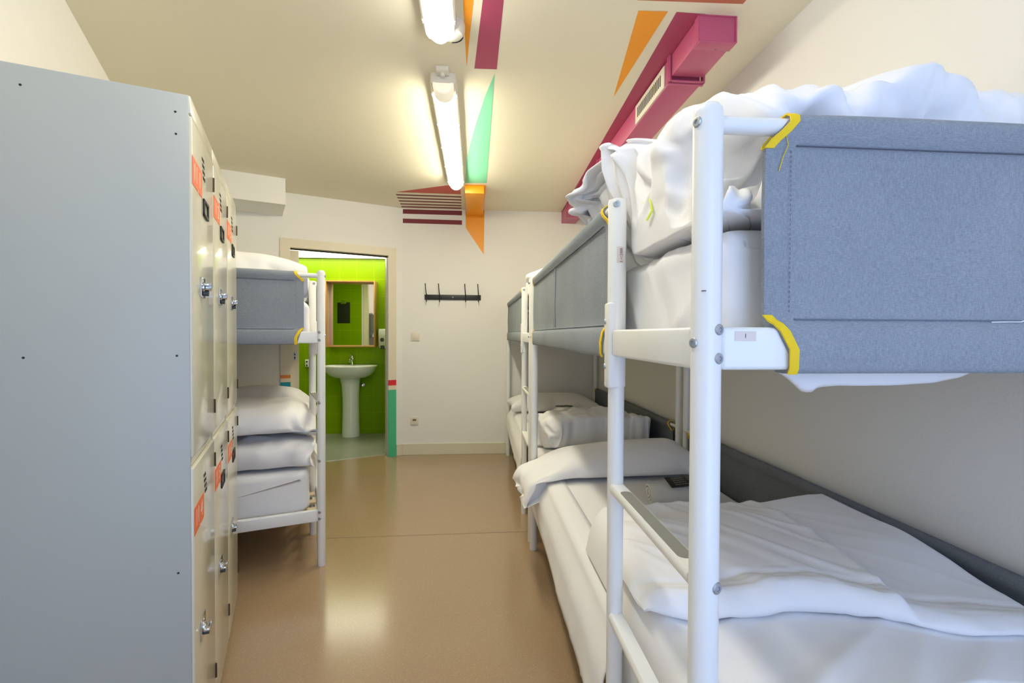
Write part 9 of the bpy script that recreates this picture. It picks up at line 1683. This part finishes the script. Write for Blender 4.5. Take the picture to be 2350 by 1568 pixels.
# ------------------------------------------------------------------ ceiling lamps
def lamp(label, P, length, endbox=False, dm='diffuser'):
    """P = near end centre on the ceiling, running along U"""
    r = thing('ceiling_lamp', label, 'lamp', (P[0], P[1], HC), -AR, 'fluorescent lamps on the ceiling')
    bm = BM()
    def prof(w, z0, z1, n=8): return None
    # tray
    def tray_ring(y, w, z0, z1): return [Vector((x, y, z)) for x, z in ((-w, z1), (-w, z0+0.008), (-w+0.008, z0), (w-0.008, z0), (w, z0+0.008), (w, z1))]
    rings(bm, [tray_ring(0.0, 0.040, -0.048, 0), tray_ring(0.012, 0.060, -0.05, 0), tray_ring(0.04, 0.066, -0.05, 0), tray_ring(length-0.04, 0.066, -0.05, 0), tray_ring(length-0.012, 0.056, -0.05, 0), tray_ring(length, 0.040, -0.048, 0)])
    obj('tray', bm, M['lamp_body'], r)
    bm = BM()
    def dif(y, w, d): return [Vector((w*cos(pi+pi*i/12), y, -0.047+d*sin(pi+pi*i/12))) for i in range(13)]
    e0 = 0.10
    rr = [dif(e0+(length-e0-0.1)*i/10, 0.052, 0.052) for i in range(11)]
    rr += [dif(length-0.1+0.085*sin(pi/2*k/5), 0.052*max(0.25, cos(pi/2*k/5.6)), 0.052*max(0.25, cos(pi/2*k/5.6))) for k in range(1, 6)]
    rings(bm, rr)
    obj('diffuser', bm, M[dm], r, smooth=70)
    bm = BM()
    rr = [dif(0.004, 0.044, 0.040), dif(0.006, 0.049, 0.047), dif(0.014, 0.052, 0.052), dif(e0-0.001, 0.052, 0.052)]
    rings(bm, rr)
    obj('end_cover', bm, M['lamp_clear'], r, smooth=70)
    for s in (-1, 1):
        for k in range(5):
            y = 0.12+k*(length-0.24)/4
            bm = BM(); box(bm, (s*0.063-0.004, y-0.009, -0.054), (s*0.063+0.004, y+0.009, -0.020), bev=0.002)
            obj('clip', bm, M['alu'], r)
    bm = BM(); box(bm, (-0.030, -0.060, -0.022), (0.030, -0.004, 0), bev=0.003); lathe(bm, [(0.011, 0), (0.011, 0.010), (0.008, 0.014)], (0, -0.03, -0.022), 14, 0, (0, 0, -1))
    obj('cable_box', bm, M['lamp_body'], r)
    if endbox:
        # vented round sensor at the far end
        bm = BM()
        lathe(bm, [(0.055, 0), (0.055, 0.025), (0.045, 0.045), (0.02, 0.052)], (0.045, length-0.03, 0), 24, 0, (0, 0, -1))
        for k in range(4):
            a = 0.5+k*0.28
            c = Vector((0.045+0.045*cos(a), length-0.03+0.045*sin(a), -0.038))
            box(bm, c-Vector((0.003, 0.011, 0.008)), c+Vector((0.003, 0.011, 0.008)), 1, rot=Matrix.Rotation(a, 3, 'Z'))
        obj('vented_cap', bm, [M['lamp_body'], M['dark_gap']], r)
    return r
lp0 = Vector((-0.340, 2.30, 0))
lamp('lit fluorescent batten lamp in the middle of the ceiling, its whole length in view', lp0, 1.62)
lp1 = Vector((-0.300, 1.975, 0))-U*1.62
lamp('lit fluorescent batten lamp nearest the camera, only its end in view at the top', lp1, 1.62, True, 'lamp_near')

# ------------------------------------------------------------------ ducts
def duct_frame(bm): pass
root = thing('air_duct', 'magenta painted square air duct running along the ceiling on the right', 'duct')
DA = Vector((0.507, 4.893, 0)); DB = Vector((0.737, 1.882, 0)); DL = (DA-DB).length
dd = (DA-DB).normalized(); dx = Vector((dd.y, -dd.x, 0))
root.location = (DB.x, DB.y, HC); root.rotation_euler = (0, 0, atan2(-dd.x, dd.y))
# local: y from near end to far wall, x to the right, z down from the ceiling
bm = BM(); box(bm, (0.0, 0.0, -0.100), (0.148, 0.262, -0.002), bev=0.002)
box(bm, (-0.003, 0.0, -0.103), (0.0, 0.035, 0)); 
obj('end_section', bm, M['magenta_duct'], root)
bm = BM(); box(bm, (0.148, -0.004, -0.105), (0.154, 0.03, -0.001)); box(bm, (0.0, -0.004, -0.004), (0.154, 0.0, -0.0005)); box(bm, (0.0, -0.003, -0.106), (0.154, 0.055, -0.1005), bev=0.002)
lathe(bm, [(0.003, 0), (0.003, 0.002)], (0.09, 0.045, -0.106), 8, 0, (0, 0, -1))
obj('end_cap', bm, M['magenta_duct'], root)
bm = BM(); box(bm, (0.0, 0.30, -0.116), (0.150, DL, -0.002), bev=0.002)
obj('main_section', bm, M['magenta_duct'], root)
for y in (0.28, 1.55, 2.72):
    bm = BM()
    box(bm, (-0.008, y-0.016, -0.120), (0.158, y-0.003, -0.114), bev=0.002); box(bm, (-0.008, y+0.003, -0.124), (0.158, y+0.016, -0.114), bev=0.002)
    box(bm, (-0.010, y-0.014, -0.120), (0.0, y-0.003, -0.001)); box(bm, (-0.010, y+0.003, -0.120), (0.0, y+0.014, -0.001)); box(bm, (0.150, y-0.014, -0.120), (0.158, y+0.014, -0.001))
    obj('flange', bm, M['magenta_duct'], root)
bm = BM(); box(bm, (-0.008, 0.335, -0.112), (-0.0, 0.73, -0.012), 0, bev=0.002)
for k in range(17):
    y = 0.372+k*0.0195
    box(bm, (-0.0088, y, -0.088), (-0.0078, y+0.010, -0.036), 1)
obj('vent_grille', bm, [M['grille'], M['dark_gap']], root)
# short amber duct where it enters above the rack
root = thing('air_duct', 'short amber box duct on the ceiling above the coat rack', 'duct', CN, -AR)
bm = BM(); box(bm, (0.646, -0.80, HC-0.068), (0.808, 0.0, HC-0.001), bev=0.003)
obj('duct_body', bm, M['amber_duct'], root)
bm = BM(); box(bm, (0.639, -0.022, HC-0.072), (0.815, -0.004, HC-0.0675), bev=0.001); box(bm, (0.640, -0.022, HC-0.072), (0.646, -0.004, HC-0.001)); box(bm, (0.808, -0.022, HC-0.072), (0.815, -0.004, HC-0.001))
obj('wall_collar', bm, M['amber_duct'], root)

# ------------------------------------------------------------------ far wall fittings
root = thing('coat_rack', 'black metal coat rack with four hooks on the far wall', 'coat rack', CN, -AR)
bm = BM(); box(bm, (0.224, -0.014, 1.580), (0.792, -0.0005, 1.632), 0, bev=0.002)
for x in (0.508,): bolt(bm, (x, -0.014, 1.606), (0, -1, 0), 0.005, 0.002, 1)
obj('bar', bm, [M['black'], M['steel']], root)
for x in (0.245, 0.376, 0.637, 0.768):
    bm = BM()
    tube(bm, [(x, -0.016, 1.612), (x, -0.030, 1.625), (x-0.004, -0.062, 1.660), (x-0.006, -0.085, 1.700), (x-0.008, -0.088, 1.737)], [0.005, 0.005, 0.0048, 0.0045, 0.005], 8)
    tube(bm, [(x, -0.016, 1.600), (x, -0.030, 1.575), (x, -0.048, 1.560), (x, -0.060, 1.566)], 0.005, 8)
    box(bm, (x-0.007, -0.019, 1.588), (x+0.007, -0.0135, 1.626), bev=0.002)
    obj('hook', bm, M['black'], root)
root = thing('light_switch', 'square white light switch on the far wall left of the coat rack', 'light switch', CN, -AR)
bm = BM(); box(bm, (0.086, -0.010, 1.162), (0.171, -0.0005, 1.247), bev=0.004, seg=3); obj('plate', bm, M['switch'], root)
bm = BM(); box(bm, (0.103, -0.0135, 1.179), (0.154, -0.009, 1.230), bev=0.003); obj('rocker', bm, M['switch'], root)
root = thing('wall_socket', 'white power socket low on the far wall above the skirting', 'socket', CN, -AR)
bm = BM(); box(bm, (0.081, -0.011, 0.306), (0.163, -0.0005, 0.389), bev=0.004, seg=3); obj('plate', bm, M['switch'], root)
bm = BM(); lathe(bm, [(0.022, 0), (0.0235, 0.0012), (0.0215, 0.0014), (0.0205, 0.0004)], (0.122, -0.011, 0.347), 24, 0, (0, -1, 0))
for s in (-1, 1): lathe(bm, [(0.0032, 0.001), (0.0032, 0.0018)], (0.122+s*0.0095, -0.011, 0.347), 8, 1, (0, -1, 0))
box(bm, (0.104, -0.0132, 0.352), (0.140, -0.0120, 0.366), 1, bev=0.001)
obj('socket_well', bm, [M['switch'], M['socket_dark']], root)

# ------------------------------------------------------------------ bathroom fittings (local: x right, y into wall, z up)
def BT(name, label, cat, group=None): return thing(name, label, cat, BO, -AR, group)
root = BT('wash_basin', 'white ceramic pedestal wash basin against lime tiles', 'basin')
bm = BM()
cxs = -0.035
def oval(a, b, z, cy, n=40, flat=True):
    pts = []
    for i in range(n):
        t = 2*pi*i/n; x = a*cos(t); y = b*sin(t)
        e = 2.6
        x = a*math.copysign(abs(cos(t))**(2/e), cos(t)); y = b*math.copysign(abs(sin(t))**(2/e), sin(t))
        yy = cy+y
        if yy > -0.002: yy = -0.002
        pts.append(Vector((cxs+x, yy, z)))
    return pts
outer = [(0.10, 0.10, 0.70, -0.16), (0.19, 0.145, 0.715, -0.175), (0.245, 0.175, 0.745, -0.195), (0.285, 0.205, 0.79, -0.21), (0.305, 0.222, 0.835, -0.215), (0.310, 0.225, 0.850, -0.216), (0.306, 0.222, 0.856, -0.216)]
inner = [(0.285, 0.200, 0.857, -0.222), (0.262, 0.150, 0.848, -0.250), (0.235, 0.135, 0.815, -0.25), (0.17, 0.10, 0.765, -0.245), (0.06, 0.04, 0.745, -0.24), (0.02, 0.015, 0.743, -0.24)]
rings(bm, [oval(a, b, z, cy) for a, b, z, cy in outer+inner])
obj('bowl', bm, M['ceramic'], root, smooth=70)
bm = BM()
def ped(a, b, z, cy): return [Vector((cxs-0.015+a*cos(2*pi*i/28), min(-0.01, cy+b*sin(2*pi*i/28)), z)) for i in range(28)]
rings(bm, [ped(a, b, z, cy) for a, b, z, cy in ((0.104, 0.105, 0.0, -0.125), (0.103, 0.105, 0.02, -0.125), (0.097, 0.095, 0.25, -0.125), (0.096, 0.095, 0.45, -0.13), (0.105, 0.10, 0.62, -0.14), (0.122, 0.108, 0.715, -0.16))])
obj('pedestal', bm, M['ceramic'], root, smooth=70)
root2 = root
bm = BM()
tx = -0.052
lathe(bm, [(0.026, 0), (0.026, 0.006), (0.021, 0.012), (0.021, 0.075), (0.024, 0.08), (0.024, 0.105), (0.016, 0.114)], (tx, -0.055, 0.855), 20)
tube(bm, [(tx, -0.06, 0.905), (tx, -0.10, 0.925), (tx, -0.155, 0.918), (tx, -0.165, 0.895)], [0.014, 0.0135, 0.012, 0.011], 12)
tube(bm, [(tx, -0.055, 0.965), (tx, -0.085, 0.975), (tx, -0.135, 0.982)], [0.011, 0.010, 0.008], 10)
obj('tap', bm, M['chrome'], root, smooth=50)
root = BT('angle_valve', 'small chrome water valve on the tiles right of the basin pedestal', 'valve')
bm = BM(); lathe(bm, [(0.028, 0), (0.026, 0.006), (0.011, 0.008), (0.011, 0.035)], (0.062, -0.0, 0.60), 18, 0, (0, -1, 0)); tube(bm, [(0.062, -0.032, 0.60), (0.062, -0.036, 0.64), (0.04, -0.06, 0.70)], 0.006, 8)
obj('body', bm, M['chrome'], root)
bm = BM(); lathe(bm, [(0.017, 0), (0.019, 0.006), (0.017, 0.018), (0.008, 0.021)], (0.062, -0.035, 0.60), 16, 0, (0, -1, 0)); obj('knob', bm, M['chrome'], root)
root = BT('wall_mirror', 'bathroom mirror in a deep pine box frame above the basin', 'mirror')
x0, x1, z0, z1, dp, th = -0.345, 0.242, 1.072, 1.868, 0.15, 0.016
for nm, lo, hi in (('frame_side', (x0, -dp, z0), (x0+th, -0.0005, z1)), ('frame_side', (x1-th, -dp, z0), (x1, -0.0005, z1)), ('frame_top', (x0+th, -dp, z1-th), (x1-th, -0.0005, z1)), ('frame_bottom', (x0+th, -dp, z0), (x1-th, -0.0005, z0+th))):
    bm = BM(); box(bm, lo, hi, bev=0.0015); obj(nm, bm, M['wood'], root)
bm = BM(); box(bm, (x0+th, -0.012, z0+th), (x1-th, -0.001, z1-th)); obj('glass', bm, M['mirror'], root, smooth=0)
root = BT('soap_dispenser', 'white wall soap dispenser right of the bathroom mirror', 'dispenser')
bm = BM()
def sd(z, w, d): return [Vector((0.315+w*c1, -0.001-d*c2, z)) for c1, c2 in ((-1, 0), (-1, 0.75), (-0.8, 1.0), (0.8, 1.0), (1, 0.75), (1, 0))]
rings(bm, [sd(1.055, 0.042, 0.06), sd(1.10, 0.046, 0.09), sd(1.20, 0.05, 0.10), sd(1.27, 0.05, 0.10), sd(1.292, 0.045, 0.085)])
obj('case', bm, M['plastic'], root, smooth=50)
bm = BM(); lathe(bm, [(0.024, 0), (0.024, 0.006), (0.018, 0.008)], (0.315, -0.094, 1.16), 20, 0, (0, -1, 0)); box(bm, (0.290, -0.085, 1.045), (0.340, -0.03, 1.10), bev=0.006)
obj('push_button', bm, M['plastic_dark'], root)
root = BT('power_socket', 'white power socket on the lime tiles left of the basin', 'socket')
bm = BM(); box(bm, (-0.62, -0.03, 0.825), (-0.572, -0.001, 0.915), bev=0.005); obj('plate', bm, M['plastic'], root)
bm = BM(); box(bm, (-0.606, -0.034, 0.88), (-0.586, -0.029, 0.90), bev=0.002); box(bm, (-0.606, -0.034, 0.835), (-0.586, -0.029, 0.855), bev=0.002); obj('socket_hole', bm, M['socket_dark'], root)
# clipboard hanging inside the bathroom beside the doorway (seen in the mirror)
root = thing('clipboard', 'dark clipboard hanging on lime tiles, seen only in the bathroom mirror', 'clipboard', CN, -AL)
bm = BM(); box(bm, (-1.482, 0.116, 1.395), (-1.242, 0.120, 1.715), bev=0.003); obj('board', bm, M['black'], root)
bm = BM(); box(bm, (-1.412, 0.120, 1.690), (-1.312, 0.128, 1.716), bev=0.004); tube(bm, [(-1.385, 0.126, 1.714), (-1.385, 0.128, 1.735), (-1.362, 0.128, 1.742), (-1.339, 0.128, 1.735), (-1.339, 0.126, 1.714)], 0.004, 8)
obj('clip', bm, M['chrome'], root)
# bathroom ceiling light: a luminous panel set against the tiled back wall
root = thing('ceiling_panel_light', 'luminous white ceiling panel in the bathroom above the tiles, seen under the door head', 'lamp', bt(-0.15, 0.0, 2.168), -AR)
M['bath_panel'] = mat('luminous_panel', srgb(250, 250, 240), 0.4, emit=(1.0, 0.95, 0.76, 1), estr=5.8)
bm = BM(); box(bm, (-0.80, -0.62, -0.014), (0.62, -0.035, -0.004)); obj('panel', bm, M['bath_panel'], root, smooth=0)
for lo, hi in (((-0.82, -0.64, -0.016), (-0.80, -0.02, 0)), ((0.62, -0.64, -0.016), (0.64, -0.02, 0)), ((-0.80, -0.64, -0.016), (0.62, -0.62, 0)), ((-0.80, -0.035, -0.016), (0.62, -0.02, 0))):
    bm = BM(); box(bm, lo, hi); obj('frame_strip', bm, M['plastic'], root, smooth=0)

# ------------------------------------------------------------------ light
w = bpy.data.worlds.new('daylight'); scene.world = w; w.use_nodes = True
nt = w.node_tree; bg = nt.nodes['Background']
bg.inputs[0].default_value = (0.43, 0.60, 1.0, 1); bg.inputs[1].default_value = 3.4
# daylight portal in the window opening
ld = bpy.data.lights.new('window_portal', 'AREA'); ld.shape = 'RECTANGLE'; ld.size = wx1-wx0; ld.size_y = wz1-wz0
ld.cycles.is_portal = True
lo_ = bpy.data.objects.new('window_portal', ld); COL.objects.link(lo_)
pc = RB+bdir*((wx0+wx1)/2)+bn*0.12+Vector((0, 0, (wz0+wz1)/2))
zax = bn  # light points along -Z, i.e. into the room
xax = bdir if bdir.cross(Vector((0, 0, 1))).dot(zax) > 0 else -bdir
yax = zax.cross(xax)
lo_.matrix_world = frame(pc, xax, yax, zax)

# ------------------------------------------------------------------ camera
cd = bpy.data.cameras.new('camera'); co = bpy.data.objects.new('camera', cd); COL.objects.link(co)
cd.sensor_fit = 'HORIZONTAL'; cd.sensor_width = 36.0; cd.lens = 36.0*1080.0/2350.0
cd.clip_start = 0.02; cd.clip_end = 100
pit, rol = radians(0.85), 0.004
fw = Vector((0, cos(pit), -sin(pit))); up0 = Vector((0, sin(pit), cos(pit))); rt0 = Vector((1, 0, 0))
rt = rt0*cos(rol)+up0*sin(rol); up = up0*cos(rol)-rt0*sin(rol)
co.matrix_world = frame((0, 0, 1.23), rt, up, -fw)
scene.camera = co
scene.view_settings.view_transform = 'Standard'; scene.view_settings.look = 'None'
scene.view_settings.exposure = 0.17; scene.view_settings.gamma = 1.0
scene.view_settings.use_curve_mapping = False
scene.cycles.use_denoising = True
scene.cycles.max_bounces = 8; scene.cycles.diffuse_bounces = 5; scene.cycles.glossy_bounces = 4
scene.cycles.sample_clamp_indirect = 8.0
